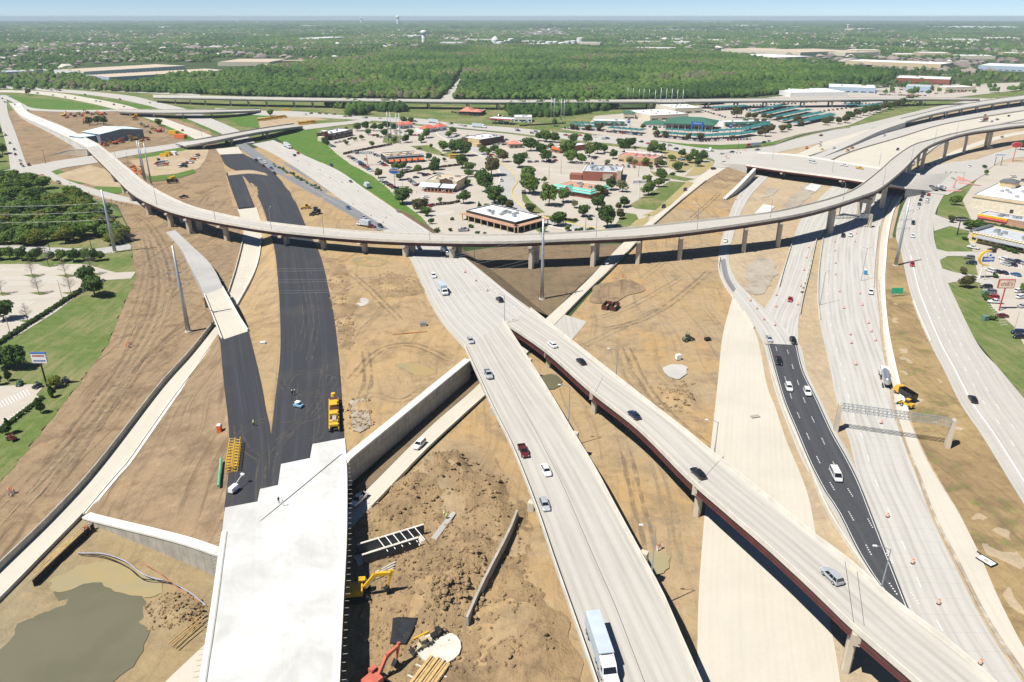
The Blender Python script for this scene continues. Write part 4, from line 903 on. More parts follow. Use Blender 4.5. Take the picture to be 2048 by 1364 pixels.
OP = bridge('intersection_overpass','red-brown fascia street overpass spanning the unfinished motorway below the flyover',[(1492,331,6.2),(1560,341,6.6),(1661,354,6.8),(1736,365,6.8),(1812,377,6.2)],[(1515,306,6.2),(1588,311,6.6),(1676,324,6.8),(1761,338,6.8),(1840,350,6.2)],M['slab_old'],8,gh=1.3,
    piers=[('foot',(1556,352),0),('foot',(1664,367),0),('foot',(1760,380),0)],railmat=M['barrier_new'],gmat=m_plain('rust_red_fascia',(0.36,0.10,0.07),0.6))
# street level around the overpass rises to meet it
ribbon('overpass_approach',[(1495,330,6.2),(1470,328,4.0),(1430,326,0.1)],[(1517,305,6.2),(1500,302,4.0),(1470,300,0.1)],M['slab_old'],0.0,7.0,reg=False)
ribbon('overpass_approach',[(1812,377,6.2),(1835,379,4.0),(1870,382,0.12)],[(1840,350,6.2),(1870,348,4.0),(1905,345,0.12)],M['slab_old'],0.0,7.0,reg=False)
wt = [W(1452,398,0.8),W(1480,372,4.0),W(1512,338,6.0)]
panel_wall('abutment_wall','pale sloping wing wall at the near abutment of the red-brown overpass',wt, -0.2,[p.z for p in wt],12,M['barrier'],M['barrier_new'])
# second right-hand connector in the distance and the viaduct joining it
z2 = [(1850,9.0),(1950,8.5),(2048,7.5),(2200,6.0)]
CB = bridge('joining_flyover','distant ramp flyover curving beside the dealership frontage road',[(1812,244,6.0),(1850,233,7.0),(1900,222,8.0),(1980,208,8.5),(2048,199,8.5),(2200,182,8)],[(1800,238,6.0),(1845,227,7.0),(1895,215,8.0),(1975,201,8.5),(2048,191,8.5),(2200,174,8)],M['slab'],3,gmat=M['conc_dark'],gh=1.6,
    piers=[('foot',(x, y),0) for x, y in ((1868,240),(1896,234),(1925,228),(1953,222),(1982,217),(2012,212),(2040,208))])
ribbon('flyover_approach',[(1640,316,0.1),(1700,290,2.0),(1760,262,4.0),(1812,244,5.9)],[(1625,306,0.1),(1690,282,2.0),(1748,256,4.0),(1800,238,5.9)],M['slab'],0.0,6.0)

# ------------------------------------------------------------------ free-standing concrete barriers
def bar(pix, name, label, prof=JERSEY, mat=None, dz=0.1,group=None, step=5.0): return barrier(edge_path(pix, dz, step=step),prof, name, mat or M['barrier'],label, 'barrier',group)
bar([(428,650),(378,712),(318,779),(198,934),(108,1034),(-2,1141),(-200,1333)],'roadside_wall','grey concrete wall along the cream lower ramp beside the rutted brown dirt',rail_prof(0.45,1.7),M['barrier_grey'])
bar([(443,674),(398,733),(342,807),(257,929),(236,952),(172,1028)],'concrete_channel','low white concrete channel along the ramp below the dirt slope',[(-0.5,-0.1),(0.7,-0.1),(0.7,0.5),(0.45,0.5),(0.4,0.25),(-0.5,0.25)],M['barrier_new'])
bar([(166,1031),(80,1119),(0,1201),(-200,1400)],'bridge_rail','slotted concrete rail between the ramp and the muddy pond',rail_prof(0.35,0.8),M['barrier'])
bar([(487,476),(482,500),(470,545),(457,586)],'ramp_wall','thin concrete wall on the outer curve of the lower ramp under the flyover',rail_prof(0.4,1.0))
bar([(523,476),(518,515),(506,552),(474,612)],'ramp_wall','thick pale wall on the inner curve of the lower ramp beside the asphalt slope',rail_prof(0.8,1.0),M['barrier_new'])
bar([(1537,727),(1556,785),(1576,842),(1611,922),(1654,1023),(1728,1140),(1790,1222)],'median_barrier','long concrete barrier along the dark asphalt lanes',rail_prof(0.5,1.1))
bar([(1440,515),(1438,540),(1450,572),(1478,612),(1508,656)],'ramp_barrier','curved concrete barrier outside the bend of the ramp road beneath the flyover')
bar([(1585,484),(1570,532),(1558,575)],'median_barrier','short concrete barrier beside the lane with the red car')
bar([(1633,478),(1620,540),(1607,592),(1600,628)],'median_barrier','concrete barrier edging the dirt strip with small bushes')
bar([(1646,478),(1638,540),(1636,598),(1640,640)],'median_barrier','concrete barrier between the dirt strip and the lanes with orange drums')
bar([(1758,452),(1752,500),(1748,545),(1747,575)],'median_barrier','concrete barrier beside the blue portable toilet')
bar([(1813,380),(1788,418),(1775,470),(1770,520),(1767,566),(1770,625),(1778,685),(1797,772),(1813,825)],'retaining_kerb','broad white concrete edge along the straw verge and the tanker lane',rail_prof(1.3,0.7),M['barrier_new'])
bar([(1826,603),(1840,640),(1860,684)],'guard_rail','white slotted guard rail on the verge beside the frontage road',rail_prof(0.5,0.8),M['barrier_new'])
bar([(1274,485),(1234,528),(1184,575),(1130,630)],'roadside_kerb','dark-edged kerb wall along the diagonal road beside the ochre dirt',rail_prof(0.4,0.8),M['barrier_grey'])
bar([(974,789),(915,842),(854,899),(800,955),(742,1016)],'roadside_kerb','kerb wall of the diagonal road beside the digging',rail_prof(0.4,0.7),M['barrier'])
bar([(1412,362),(1354,409),(1306,451)],'roadside_kerb','kerb wall of the diagonal road between the shops and bare slope',rail_prof(0.4,0.8),M['barrier_grey'])
bar([(695,1364),(690,1440)],'kerb_stub','concrete kerb stub below the unfinished bridge',rail_prof(0.4,0.7))
bar([(934,1250),(960,1190),(990,1130),(1018,1075),(1034,1034)],'free_standing_wall','low slanting concrete wall standing alone in the digging with a long shadow',rail_prof(0.7,2.0),M['barrier_grey'],1.0)
bar([(1545,292),(1600,272),(1650,262),(1700,256)],'street_wall','thin wall where the frontage road meets the overpass')
for q, l in (([(2048,252),(1935,270),(1880,290),(1840,320),(1800,350)],'curved barrier beside the lanes under the flyover bend'),([(2048,240),(1930,264),(1850,290),(1790,324),(1757,345)],'curved barrier splitting the distant lanes'),
             ([(2048,222),(1897,247),(1797,276),(1697,306),(1637,335)],'curved barrier between distant works lanes'),([(1700,305),(1650,325),(1625,336)],'short barrier end near the overpass deck'),([(1800,256),(1700,288),(1592,321)],'barrier beside the works trucks beyond the overpass')):
    bar(q, 'lane_barrier',l, rail_prof(0.6,1.0),M['barrier_grey'])
# ------------------------------------------------------------------ vehicles
PAINT = {k: m_paint(k + '_car_paint',c) for k, c in dict(white=(0.80,0.80,0.80),silver=(0.50,0.53,0.56),grey=(0.20,0.21,0.22),black=(0.014,0.015,0.018),navy=(0.02,0.035,0.085),
    blue=(0.05,0.16,0.36),red=(0.45,0.02,0.025),maroon=(0.16,0.018,0.022),tan=(0.42,0.35,0.26),green=(0.04,0.13,0.08),yellow=(0.75,0.42,0.03),orange=(0.75,0.22,0.03)).items()}
def loft(st, m=0):
    """st: list of (x, half width, z bottom, z shoulder, z top)"""
    mb = MB();k = 10
    for x, w, zb, zs, zt in st:
        for y, z in ((-w * .9,zb),(-w, zb + .12),(-w, zs - .1),(-w * .95,zs),(-w * .72,zt),(w * .72,zt),(w * .95,zs),(w, zs - .1),(w, zb + .12),(w * .9,zb)): mb.v.append((x, y, z))
    n = len(st)
    for i in range(n - 1):
        for j in range(k): mb.f.append((i * k + j, i * k + (j + 1) % k, (i + 1) * k + (j + 1) % k, (i + 1) * k + j));mb.m.append(m)
    mb.f += [tuple(range(k - 1,-1,-1)),tuple(range((n - 1) * k, n * k))];mb.m += [m, m]
    return mb
CARS = dict(
    sedan=dict(st=[(-2.42,.74,.32,.62,.72),(-2.3,.86,.28,.86,.95),(-1.6,.92,.24,.90,1.0),(0,.93,.22,.90,.97),(1.1,.93,.22,.88,.96),(2.0,.90,.24,.74,.84),(2.35,.80,.28,.60,.70),(2.44,.66,.34,.5,.58)],cab=(-1.78,1.18,-1.05,.38,.95,1.45,.86,.60),wb=1.4,r=.33),
    suv=dict(st=[(-2.35,.84,.42,.9,1.0),(-2.2,.93,.36,1.0,1.08),(0,.96,.34,1.0,1.08),(1.05,.96,.34,1.0,1.08),(2.0,.93,.36,.9,1.0),(2.32,.84,.4,.78,.88),(2.4,.74,.45,.62,.7)],cab=(-2.24,1.12,-1.95,.4,1.05,1.74,.90,.70),wb=1.38,r=.38),
    pickup=dict(st=[(-2.85,.9,.45,.62,.66),(-0.75,.96,.42,.62,.66),(-0.7,.97,.42,1.02,1.1),(1.1,.97,.42,1.02,1.1),(2.4,.95,.44,.96,1.06),(2.75,.88,.46,.85,.95),(2.82,.8,.5,.7,.78)],cab=(-0.72,1.3,-0.55,.55,1.07,1.82,.91,.70),wb=1.75,r=.40,bed=True),
    van=dict(st=[(-2.8,.95,.42,1.05,1.12),(-2.7,1.0,.38,1.1,1.15),(1.5,1.0,.38,1.1,1.15),(2.3,.97,.4,1.0,1.1),(2.75,.88,.42,.8,.92),(2.82,.8,.46,.65,.72)],cab=(-2.74,2.0,-2.68,1.15,1.12,2.05,.96,.84),wb=1.75,r=.38))
def car_parts(kind):
    c = CARS[kind];out = [('body',loft(c['st']),'paint')];b0,b1,t0,t1,zb, zt, wb_, wt = c['cab']
    g = zt - 0.09;k = (g - zb) / (zt - zb)
    lp = lambda p, q: p + (q - p) * k
    x0,x1,ww = lp(b0,t0),lp(b1,t1),lp(wb_, wt)
    B = [(b0,-wb_, zb),(b1,-wb_, zb),(b1,wb_, zb),(b0,wb_, zb)];T = [(x0,-ww, g),(x1,-ww, g),(x1,ww, g),(x0,ww, g)]
    for nm, q in (('windscreen',(1,2)),('rear_window',(3,0)),('side_window',(0,1)),('side_window',(2,3))):
        m_ = MB();i, j = q;m_.poly([B[i],B[j],T[j],T[i]]);out.append((nm, m_, 'glass'))
    m_ = MB();m_.add([*T, (t0 + .05,-wt, zt),(t1 - .05,-wt, zt),(t1 - .05,wt, zt),(t0 + .05,wt, zt)],[(4,5,6,7),(0,1,5,4),(1,2,6,5),(2,3,7,6),(3,0,4,7)])
    pl = [0,1,2,3]
    for i in pl: m_.cyl(B[i],T[i],.055,.055,4)
    n = 1 if kind in ('pickup',) else (2 if kind != 'van' else 3)
    for q in range(1,n + 1):
        t = q / (n + 1)
        for i, j in ((0,1),(3,2)): m_.cyl(Vector(B[i]).lerp(Vector(B[j]),t),Vector(T[i]).lerp(Vector(T[j]),t),.05,.05,4)
    out.append(('roof',m_, 'paint'))
    if c.get('bed'):
        m_ = MB()
        for s in (-1,1): m_.box((-1.8,s * .92,.86),(2.15,.12,.5))
        m_.box((-2.82,0,.86),(.1,1.9,.5));out.append(('bed_side',m_, 'paint'))
        m_ = MB();m_.box((-1.78,0,.68),(2.05,1.7,.04));out.append(('bed_floor',m_, 'black'))
    L = c['st'][-1][0];R0 = c['st'][0][0];w0 = c['st'][1][1]
    for x in (c['wb'],-c['wb']):
        for s in (-1,1):
            m_ = MB();m_.cyl((x, s * (w0 - .14),c['r']),(x, s * (w0 + .03),c['r']),c['r'],c['r'],10);m_.cyl((x, s * (w0 + .03),c['r']),(x, s * (w0 + .04),c['r']),c['r'] * .6,c['r'] * .55,8,1);out.append(('wheel',m_, 'wheel'))
    for s in (-1,1):
        m_ = MB();m_.box((L - .12,s * w0 * .66,.66 if kind == 'sedan' else .82),(.2,.34,.14));out.append(('headlight',m_, 'lamp_white'))
        m_ = MB();m_.box((R0 + .08,s * w0 * .74,.76 if kind == 'sedan' else .95),(.14,.3,.16));out.append(('taillight',m_, 'lamp_red'))
    return out
CAR_PARTS = {k: car_parts(k) for k in CARS}
PART_ME, SOLID_ME = {}, {}
def mats_of(key, col): return {'paint': [PAINT[col]],'wheel': [M['black'],M['chrome']]}.get(key) or [M[key]]
def car_tree(kind, col, loc, rz, label, group, pitch=0.0):
    root = empty('pickup_truck' if kind == 'pickup' else {'sedan': 'sedan','suv': 'sport_utility_vehicle','van': 'van'}[kind],loc, rz, label, 'pickup' if kind == 'pickup' else ('van' if kind == 'van' else 'car'),group)
    root.rotation_euler = (0,pitch, rz)
    for i, (nm, m_, key) in enumerate(CAR_PARTS[kind]):
        k = (kind, i, col if key == 'paint' else '')
        if k not in PART_ME: PART_ME[k] = m_.mesh(nm, mats_of(key, col))
        mesh_obj(nm, PART_ME[k],root)
    return root
def car_solid(kind, col, loc, rz, label, group):
    if (kind, col) not in SOLID_ME:
        mb = MB();keys = ['paint','glass','black','lamp_red','lamp_white','chrome']
        for nm, m_, key in CAR_PARTS[kind]:
            b = len(mb.v);mb.v += m_.v
            for f, mi in zip(m_.f, m_.m): mb.f.append(tuple(b + q for q in f));mb.m.append((2 if mi == 0 else 5) if key == 'wheel' else keys.index(key))
        SOLID_ME[(kind, col)] = mb.mesh(kind, [PAINT[col]] + [M[k] for k in keys[1:]])
    o = mesh_obj('parked_' + {'sedan': 'car','suv': 'car','van': 'van','pickup': 'pickup'}[kind],SOLID_ME[(kind, col)],None, loc, rz)
    return tag(o, label, 'pickup' if kind == 'pickup' else ('van' if kind == 'van' else 'car'),group)

RMID = []
def road_index():
    for a, b in ROADS:
        m = [(p + q) / 2 for p, q in zip(a, b)]
        for i in range(len(m)):
            d = m[min(i + 1,len(m) - 1)] - m[max(i - 1,0)];RMID.append((m[i].x, m[i].y, m[i].z, math.atan2(d.y, d.x),(b[i] - a[i]).length / 2))
road_index();RARR = np.array(RMID)
def on_road(px, py, z=None):
    """spot and heading on the road surface seen at a photo pixel;z: rough height of that surface"""
    z = 0.1 if z is None else z
    for _ in range(4):
        p = W(px, py, z)
        d = np.hypot(RARR[:, 0] - p.x, RARR[:, 1] - p.y) + 3.0 * np.abs(RARR[:, 2] - z);i = int(np.argmin(d))
        if d[i] < 40: z = RARR[i, 2]
    return W(px, py, z + 0.02),RARR[i, 3]
def car(px, py, kind, col, label, away=False, z=None, group=None, head=None, detail=True):
    p, h = on_road(px, py, z)
    if head is not None: h = head
    elif away: h += math.pi
    return (car_tree if detail else car_solid)(kind, col, p, h, label, group)

def wheels(root, xs, y, r, w=.3):
    for x in xs:
        for s in (-1,1):
            m_ = MB();m_.cyl((x, s * (y - w),r),(x, s * y, r),r, r, 10);m_.cyl((x, s * y, r),(x, s * (y + .01),r),r * .55,r * .5,8,1);m_.obj('wheel',[M['black'],M['chrome']],root)
def tractor(root, x, paint, sleeper=True):
    m_ = MB();m_.side([(x - 1.6,.9),(x + 3.3,.9),(x + 3.4,1.1),(x + 3.3,1.9),(x + 1.6,2.15),(x + 1.0,3.0),(x + .6,3.3),(x - 1.6,3.7 if sleeper else 3.0)],-1.2,1.2);m_.obj('cab',paint, root)
    m_ = MB();m_.poly([(x + 1.62,-1.1,2.2),(x + 1.62,1.1,2.2),(x + 1.04,1.0,3.0),(x + 1.04,-1.0,3.0)]);m_.obj('windscreen',M['glass'],root)
    for s in (-1,1):
        m_ = MB();m_.box((x + .7,s * 1.21,2.5),(.9,.03,.7));m_.obj('side_window',M['glass'],root)
        m_ = MB();m_.box((x + 3.36,s * .9,1.2),(.1,.4,.3));m_.obj('headlight',M['lamp_white'],root)
        m_ = MB();m_.cyl((x - .4,s * 1.28,.75),(x + .9,s * 1.28,.75),.3,.3,8);m_.obj('fuel_tank',M['chrome'],root)
    m_ = MB();m_.box((x - 2.2,0,.9),(2.6,1.0,.25));m_.obj('chassis',M['black'],root)
    wheels(root, (x + 2.3,x - 1.7,x - 3.0),1.2,.52)
def semi(px, py, z, label, away=False, tl=9.6,cab='white',box='trailer',head=None, trailer=True, name='semi_truck',group=None, th=4.05):
    p, h = on_road(px, py, z);h = head if head is not None else h + (math.pi if away else 0)
    root = empty(name, p, h, label, 'truck',group)
    tractor(root, tl / 2 - 0.6,PAINT[cab])
    if trailer:
        m_ = MB();m_.box((-1.6,0,(1.15 + th) / 2),(tl, 2.55,th - 1.15));m_.obj('trailer_box',M[box],root)
        m_ = MB();m_.box((-1.6 - tl / 2 - .03,0,2.5),(.06,2.5,2.6));m_.obj('rear_door',M['galv'],root)
        m_ = MB();m_.box((-1.6,0,1.0),(tl * .95,.9,.25));m_.obj('trailer_chassis',M['black'],root)
        wheels(root, (-tl / 2 - .4,-tl / 2 + .9),1.25,.52)
    return root
M['trailer'] = m_plain('trailer_skin',(0.50,0.57,0.63),0.4,0.0,0.1,0.4)
M['trailer_red'] = m_plain('red_trailer_skin',(0.34,0.12,0.09),0.6,0,0.15,0.4)
def tanker(px, py, z, label, away=False, head=None, L=9.0,name='tanker_truck'):
    p, h = on_road(px, py, z);h = head if head is not None else h + (math.pi if away else 0)
    root = empty(name, p, h, label, 'truck');tractor(root, L / 2 - .4,PAINT['white'],False)
    m_ = MB();m_.lathe([(.3,-L / 2),(1.05,-L / 2 + .15),(1.15,-L / 2 + .5),(1.15,L / 2 - .5),(1.05,L / 2 - .15),(.3,L / 2)],n=16)
    m_.v = [(v[2] - 1.4,v[1],v[0] + 2.3) for v in m_.v];m_.obj('tank',M['chrome'],root, smooth=True)
    m_ = MB();m_.box((-1.4,0,3.48),(L * .8,.5,.08));m_.obj('walkway',M['galv'],root)
    m_ = MB();m_.box((-1.4,0,1.0),(L * .9,.8,.25));m_.obj('trailer_chassis',M['black'],root);wheels(root, (-L / 2 - .6,-L / 2 + .7),1.2,.52);return root
def box_truck(px, py, z, label, away=False, head=None, col='white'):
    p, h = on_road(px, py, z);h = head if head is not None else h + (math.pi if away else 0)
    root = empty('box_truck',p, h, label, 'truck')
    m_ = MB();m_.box((-1.1,0,2.25),(6.2,2.5,2.7));m_.obj('cargo_box',M['trailer'],root)
    m_ = MB();m_.side([(2.1,.6),(4.6,.6),(4.65,1.3),(3.7,1.5),(3.2,2.4),(2.1,2.45)],-1.1,1.1);m_.obj('cab',PAINT[col],root)
    m_ = MB();m_.poly([(3.72,-1.0,1.55),(3.72,1.0,1.55),(3.24,.9,2.36),(3.24,-.9,2.36)]);m_.obj('windscreen',M['glass'],root)
    for s in (-1,1):
        m_ = MB();m_.box((2.75,s * 1.11,1.9),(.8,.03,.6));m_.obj('side_window',M['glass'],root)
        m_ = MB();m_.box((4.62,s * .8,1.0),(.1,.3,.25));m_.obj('headlight',M['lamp_white'],root)
    m_ = MB();m_.box((-.5,0,.75),(8,.9,.2));m_.obj('chassis',M['black'],root);wheels(root, (3.4,-2.6),1.15,.48);return root
def dump_truck(p, h, label, col='black',cab='yellow',name='dump_truck',group=None):
    root = empty(name, p, h, label, 'truck',group)
    m_ = MB();m_.side([(2.0,.8),(4.2,.8),(4.3,1.6),(3.9,1.9),(3.4,2.9),(2.0,2.95)],-1.15,1.15);m_.obj('cab',PAINT[cab],root)
    m_ = MB();m_.poly([(3.9,-1,1.95),(3.9,1,1.95),(3.44,.95,2.85),(3.44,-.95,2.85)]);m_.obj('windscreen',M['glass'],root)
    for s in (-1,1): m_ = MB();m_.box((-.9,s * 1.2,2.0),(5.2,.1,1.5));m_.obj('bed_side',PAINT[col],root)
    m_ = MB();m_.box((-.9,0,1.25),(5.2,2.4,.12));m_.box((1.68,0,2.0),(.1,2.3,1.6));m_.box((-3.46,0,1.95),(.08,2.3,1.4));m_.obj('bed',PAINT[col],root)
    m_ = MB();m_.box((0,0,.9),(7.5,.9,.25));m_.obj('chassis',M['black'],root);wheels(root, (3.2,-1.4,-2.7),1.2,.54);return root

# --- on the motorway bridge, towards the viewer
G1 = 'vehicles on the broad motorway bridge'
sm = semi(1201,1312,9.4,'white semi truck with pale blue trailer on the broad motorway bridge',name='semi_truck')
def text_obj(body, size, mat, parent, loc, rot, name='lettering',ext=0.01,align='CENTER'):
    c = bpy.data.curves.new(name, 'FONT');c.body = body;c.size = size;c.align_x = align;c.align_y = 'CENTER';c.extrude = ext;c.resolution_u = 2
    o0 = bpy.data.objects.new(name, c);COL.objects.link(o0)
    dg = bpy.context.evaluated_depsgraph_get();me = bpy.data.meshes.new_from_object(o0.evaluated_get(dg));bpy.data.objects.remove(o0);bpy.data.curves.remove(c)
    me.materials.clear();me.materials.append(mat);o = bpy.data.objects.new(name, me);o.location = loc;o.rotation_euler = rot;link(o, parent);return o
for k_ in range(9): m_ = MB();m_.box((3.215,-.8 + k_ * .2,3.72),(.02,.16,.28));m_.obj('lettering',M['black'],sm)
car(1089,1012,'sedan','silver','silver sedan on the broad bridge just behind the semi truck',z=8.5)
car(1092,944,'sedan','white','white sedan on the broad bridge beside the maroon pickup',z=8.2)
car(1047,906,'pickup','maroon','maroon pickup on the broad bridge next to the parapet',z=8.0)
car(977,752,'pickup','silver','silver pickup driving onto the broad motorway bridge',z=7.2)
car(941,683,'sedan','silver','silver car near the gore where the bridges split',z=6.6)
box_truck(886,585,6.6,'white box truck on the motorway below the flyover')
car(867,554,'suv','white','white utility vehicle ahead of the box truck on the motorway',z=6.6)
tanker(892,510,6.0,'tanker truck with white tank passing beneath the curved flyover',away=True, L=8)
car(838,497,'sedan','navy','dark car in the shadow under the flyover beside another car',z=6)
car(820,497,'sedan','black','black car in the shadow under the flyover on the motorway',z=6)
# --- connector bridge, driving away
car(999,602,'suv','black','black car entering the connector bridge at the gore',True, 6.6)
car(1105,692,'sedan','white','white sedan on the connector bridge',True, 7.3)
car(1162,726,'sedan','black','black sedan following the white sedan on the connector bridge',True, 8)
car(1268,833,'sedan','navy','dark blue sedan midway along the connector bridge',True, 9)
car(1396,950,'sedan','black','black saloon above the pale unfinished carriageway on the connector bridge',True, 10)
car(1663,1157,'suv','silver','silver sport utility vehicle at the lower end of the connector bridge',True, 11.5)
# --- right-hand lanes
car(1557,725,'pickup','black','black pickup on the dark asphalt lanes')
car(1577,778,'suv','white','white utility vehicle next to the concrete barrier on the asphalt lanes')
car(1614,787,'suv','white','white car with roof rack beside the utility vehicle on the asphalt lanes')
car(1671,954,'van','white','large white passenger van on the dark asphalt lanes')
car(1586,685,'suv','black','dark car where the concrete meets the asphalt lanes')
car(1538,680,'sedan','silver','silver car arriving at the asphalt lanes from the curved ramp')
car(1580,601,'sedan','red','red car on the pale lane between concrete barriers')
car(1686,473,'pickup','black','black pickup just leaving the flyover shadow on the drum-lined lanes')
car(1701,472,'suv','white','white utility vehicle next to the black pickup by the flyover shadow')
car(1451,483,'sedan','white','white car on the narrow ramp road under the flyover')
car(1741,586,'pickup','white','white works pickup beside the drum-lined lanes')
tanker(1769,762,0.1,'white tanker truck parked on the drum-lined lanes beside the dump truck',away=True)
dump_truck(W(1810,795,.05),R(105),'yellow dump truck with dark empty bed on the straw verge beside the tanker','black','yellow')
# --- frontage road on the far side
car(1825,474,'suv','white','white car driving along the frontage road past the tall steel pole')
car(1826,448,'suv','black','dark car on the frontage road ahead of the white one')
car(1824,531,'suv','red','red car on the frontage road beside the pole shadow')
car(1945,801,'sedan','black','black car with red lights on the frontage road beside the straw verge',True)
for i, (x, y) in enumerate([(1822,381),(1833,386),(1838,380),(1844,375),(1853,377),(1850,384),(1848,389),(1844,394),(1841,401),(1838,410),(1835,417),(1857,391),(1855,400),(1853,405)]):
    c = ['black','black','white','maroon','grey','navy','black','navy','black','grey','white','red','silver','white'][i]
    car(x, y, ['sedan','suv'][i % 2],c, f'{c} car waiting in the queue at the brick-paved junction',True, group='cars queueing at the junction',detail=False)
dump_truck(W(1866,381,.1),R(100),'dark dump truck waiting in the queue at the junction','grey','black')
tanker(1881,381,.1,'shiny tank truck waiting in the queue beside the dump truck',head=R(97),L=5.5)
# --- diagonal road
car(839,892,'suv','white','white utility vehicle with sunroof on the sunken diagonal road')
car(718,1003,'pickup','white','white pickup in the shade of the unfinished bridge')
car(1216,527,'suv','silver','silver car on the diagonal road just out of the flyover shadow')
car(1327,415,'suv','black','dark car on the diagonal road beside the dry grass verge')
car(1370,381,'suv','navy','dark blue car on the diagonal road near the shops')
# --- overpass and junction
car(1625,326,'van','white','white van crossing the red-brown overpass',z=6.6)
car(1688,332,'pickup','white','white pickup crossing the red-brown overpass',z=6.6)
car(1719,338,'pickup','yellow','yellow truck crossing the red-brown overpass',z=6.6)
for i, (x, y, k, c) in enumerate([(1427,339,'suv','black'),(1447,327,'suv','navy'),(1459,320,'sedan','black'),(1476,316,'sedan','grey'),(1507,314,'sedan','black'),(1520,311,'suv','white'),(1444,309,'sedan','silver'),(1464,305,'sedan','navy'),(1515,301,'pickup','grey'),(1527,286,'suv','navy'),(1537,283,'suv','white')]):
    car(x, y, k, c, f'{c} {k if k != "suv" else "utility vehicle"} near the junction with orange barricades',z=0.2,group='cars near the barricaded junction',detail=False, head=R(200 if i % 2 else 30))
semi(1506,294,.1,'red semi truck with grey trailer beside the orange barricades',cab='red',head=R(205),tl=11)
semi(1421,303,.1,'white truck tractor without trailer by the junction',head=R(150),trailer=False, name='truck_tractor',tl=3)
# --- far traffic
FARC = ['white','silver','black','grey','navy','maroon','tan','red']
def traffic(pts, phrase, group, z=0.1,away=None, head=None):
    for i, (x, y) in enumerate(pts):
        k = random.choice(['sedan','suv','suv','pickup']);c = random.choice(FARC)
        nm = {'suv': 'utility vehicle'}.get(k, k)
        car(x, y, k, c, f'{c} {nm} {phrase}',(random.random() < .5) if away is None else away, z, group, head, False)
traffic([(796,423),(701,364),(663,332),(589,312),(596,308)],'on the motorway beside the grass bank','motorway cars beyond the flyover',0.2)
box_truck(734,375,.5,'white box truck on the motorway beside the grass bank',True)
semi(575,295,.3,'white truck with long pale trailer leaving the street overpass',tl=12,away=False)
for x, y, c in ((697,418,'blue'),(728,437,'silver'),(761,454,'navy'),(549,348,'navy'),(543,338,'blue'),(527,333,'maroon'),(530,326,'white'),(513,322,'black'),(519,319,'white')):
    car(x, y, 'suv',c, f'{c} utility vehicle on the grey exit ramp',z=0.3,group='cars on the exit ramp',detail=False)
traffic([(11,270),(20,287),(29,300),(31,310),(40,322),(43,330),(58,331),(46,333),(30,210),(18,194),(10,205),(5,198)],'on the feeder road beside the bare dirt slope','cars on the feeder road',0.1)
traffic([(75,187),(106,191),(131,195),(150,197),(192,203),(200,204),(228,210),(248,214),(84,178),(103,181),(120,182),(170,190),(345,236),(300,206),(365,262),(240,199)],'on the far motorway by the green meadow','cars on the far motorway',0.1)
traffic([(x, float(np.interp(x, [512,640,760,840,912,1024],[225,229,236,243,251,259])) + random.uniform(-2,2)) for x in (541,610,622,640,652,668,690,700,706,728,732,760,806,812,830,898,902,930)],'on the busy street before the gas station','cars on the busy street',0.1)
traffic([(x, float(np.interp(x, [1024,1124,1274,1400],[260,271,285,303])) + random.uniform(-3,3)) for x in (1033,1036,1064,1072,1132,1160,1190,1208,1215,1282,1296,1340,1352)],'on the street in front of the dealership','cars on the dealership street',0.1)
semi(958,255,.1,'long white semi trailer truck on the busy street by the gas station',tl=13)
semi(868,246,.1,'white semi truck behind the red-roofed restaurants',tl=12)
car(921,251,'van','white','white van on the busy street behind the semi truck')
traffic([(1003,362),(1001,383),(1048,384)],'on the winding street between the shops','cars on the winding street',0.06)
traffic([(1970,231),(1994,240),(1983,244),(2017,233),(1795,300),(1862,240),(1885,239),(1821,249),(1772,262),(1642,272),(1900,270),(2004,275),(1640,286)],'on the distant lanes beyond the overpass','cars on the distant lanes',0.1)
semi(1967,243,.1,'white semi truck with red-brown trailer on the distant lanes',box='trailer_red',tl=12)
for x, y, c in ((1613,297,'orange'),(1640,292,'white'),(1667,297,'white'),(1696,284,'orange'),(1704,297,'orange'),(1644,301,'yellow'),(1695,302,'yellow'),(1748,272,'white'),(1768,272,'white')):
    car(x, y, 'pickup',c, f'{c} works pickup on the closed lanes beyond the overpass',z=0.1,group='works trucks beyond the overpass',detail=False)
car(1938,334,'suv','white','white utility vehicle on the curving frontage road by the red round sign')
traffic([(1858,331),(1872,329),(1966,300),(1981,297),(1835,346)],'on the slip lane under the flyover bend','vehicles under the flyover bend',0.1)
traffic([(x, 219) for x in ()],'','')
traffic([(465,274),(300,266),(118,366),(57,222),(455,285)],'on the streets around the equipment yard','cars around the yard',0.2)

# --- parked cars
def park(rows, phrase, group):
    """rows: (first pixel, last pixel, count, heading in degrees)"""
    for (x0,y0),(x1,y1),n, hd in rows:
        for i in range(n):
            t = i / max(1,n - 1);k = random.choice(['sedan','sedan','suv','suv','pickup']);c = random.choice(['white','silver','black','grey','navy','maroon','tan','red','white','black','blue'])
            p = W(x0 + (x1 - x0) * t, y0 + (y1 - y0) * t, .05)
            car_solid(k, c, p, R(hd + random.uniform(-3,3)) + (math.pi if random.random() < .3 else 0),f"{c} {'utility vehicle' if k == 'suv' else k} parked {phrase}", group)
park([((648,285),(666,294),5,-25),((672,286),(688,283),3,60),((698,279),(704,277),2,60)],'beside the dark-striped restaurant with red tower','cars parked at the dark-striped restaurant')
park([((699,314),(722,327),6,10),((723,330),(744,343),6,10),((731,320),(732,322),1,90),((752,311),(757,313),2,20),((761,326),(771,332),4,5),((805,335),(818,336),2,10),((710,306),(716,308),2,10),((838,299),(842,301),1,10)],'around the restaurant with orange awnings','cars parked at the orange-awning restaurant')
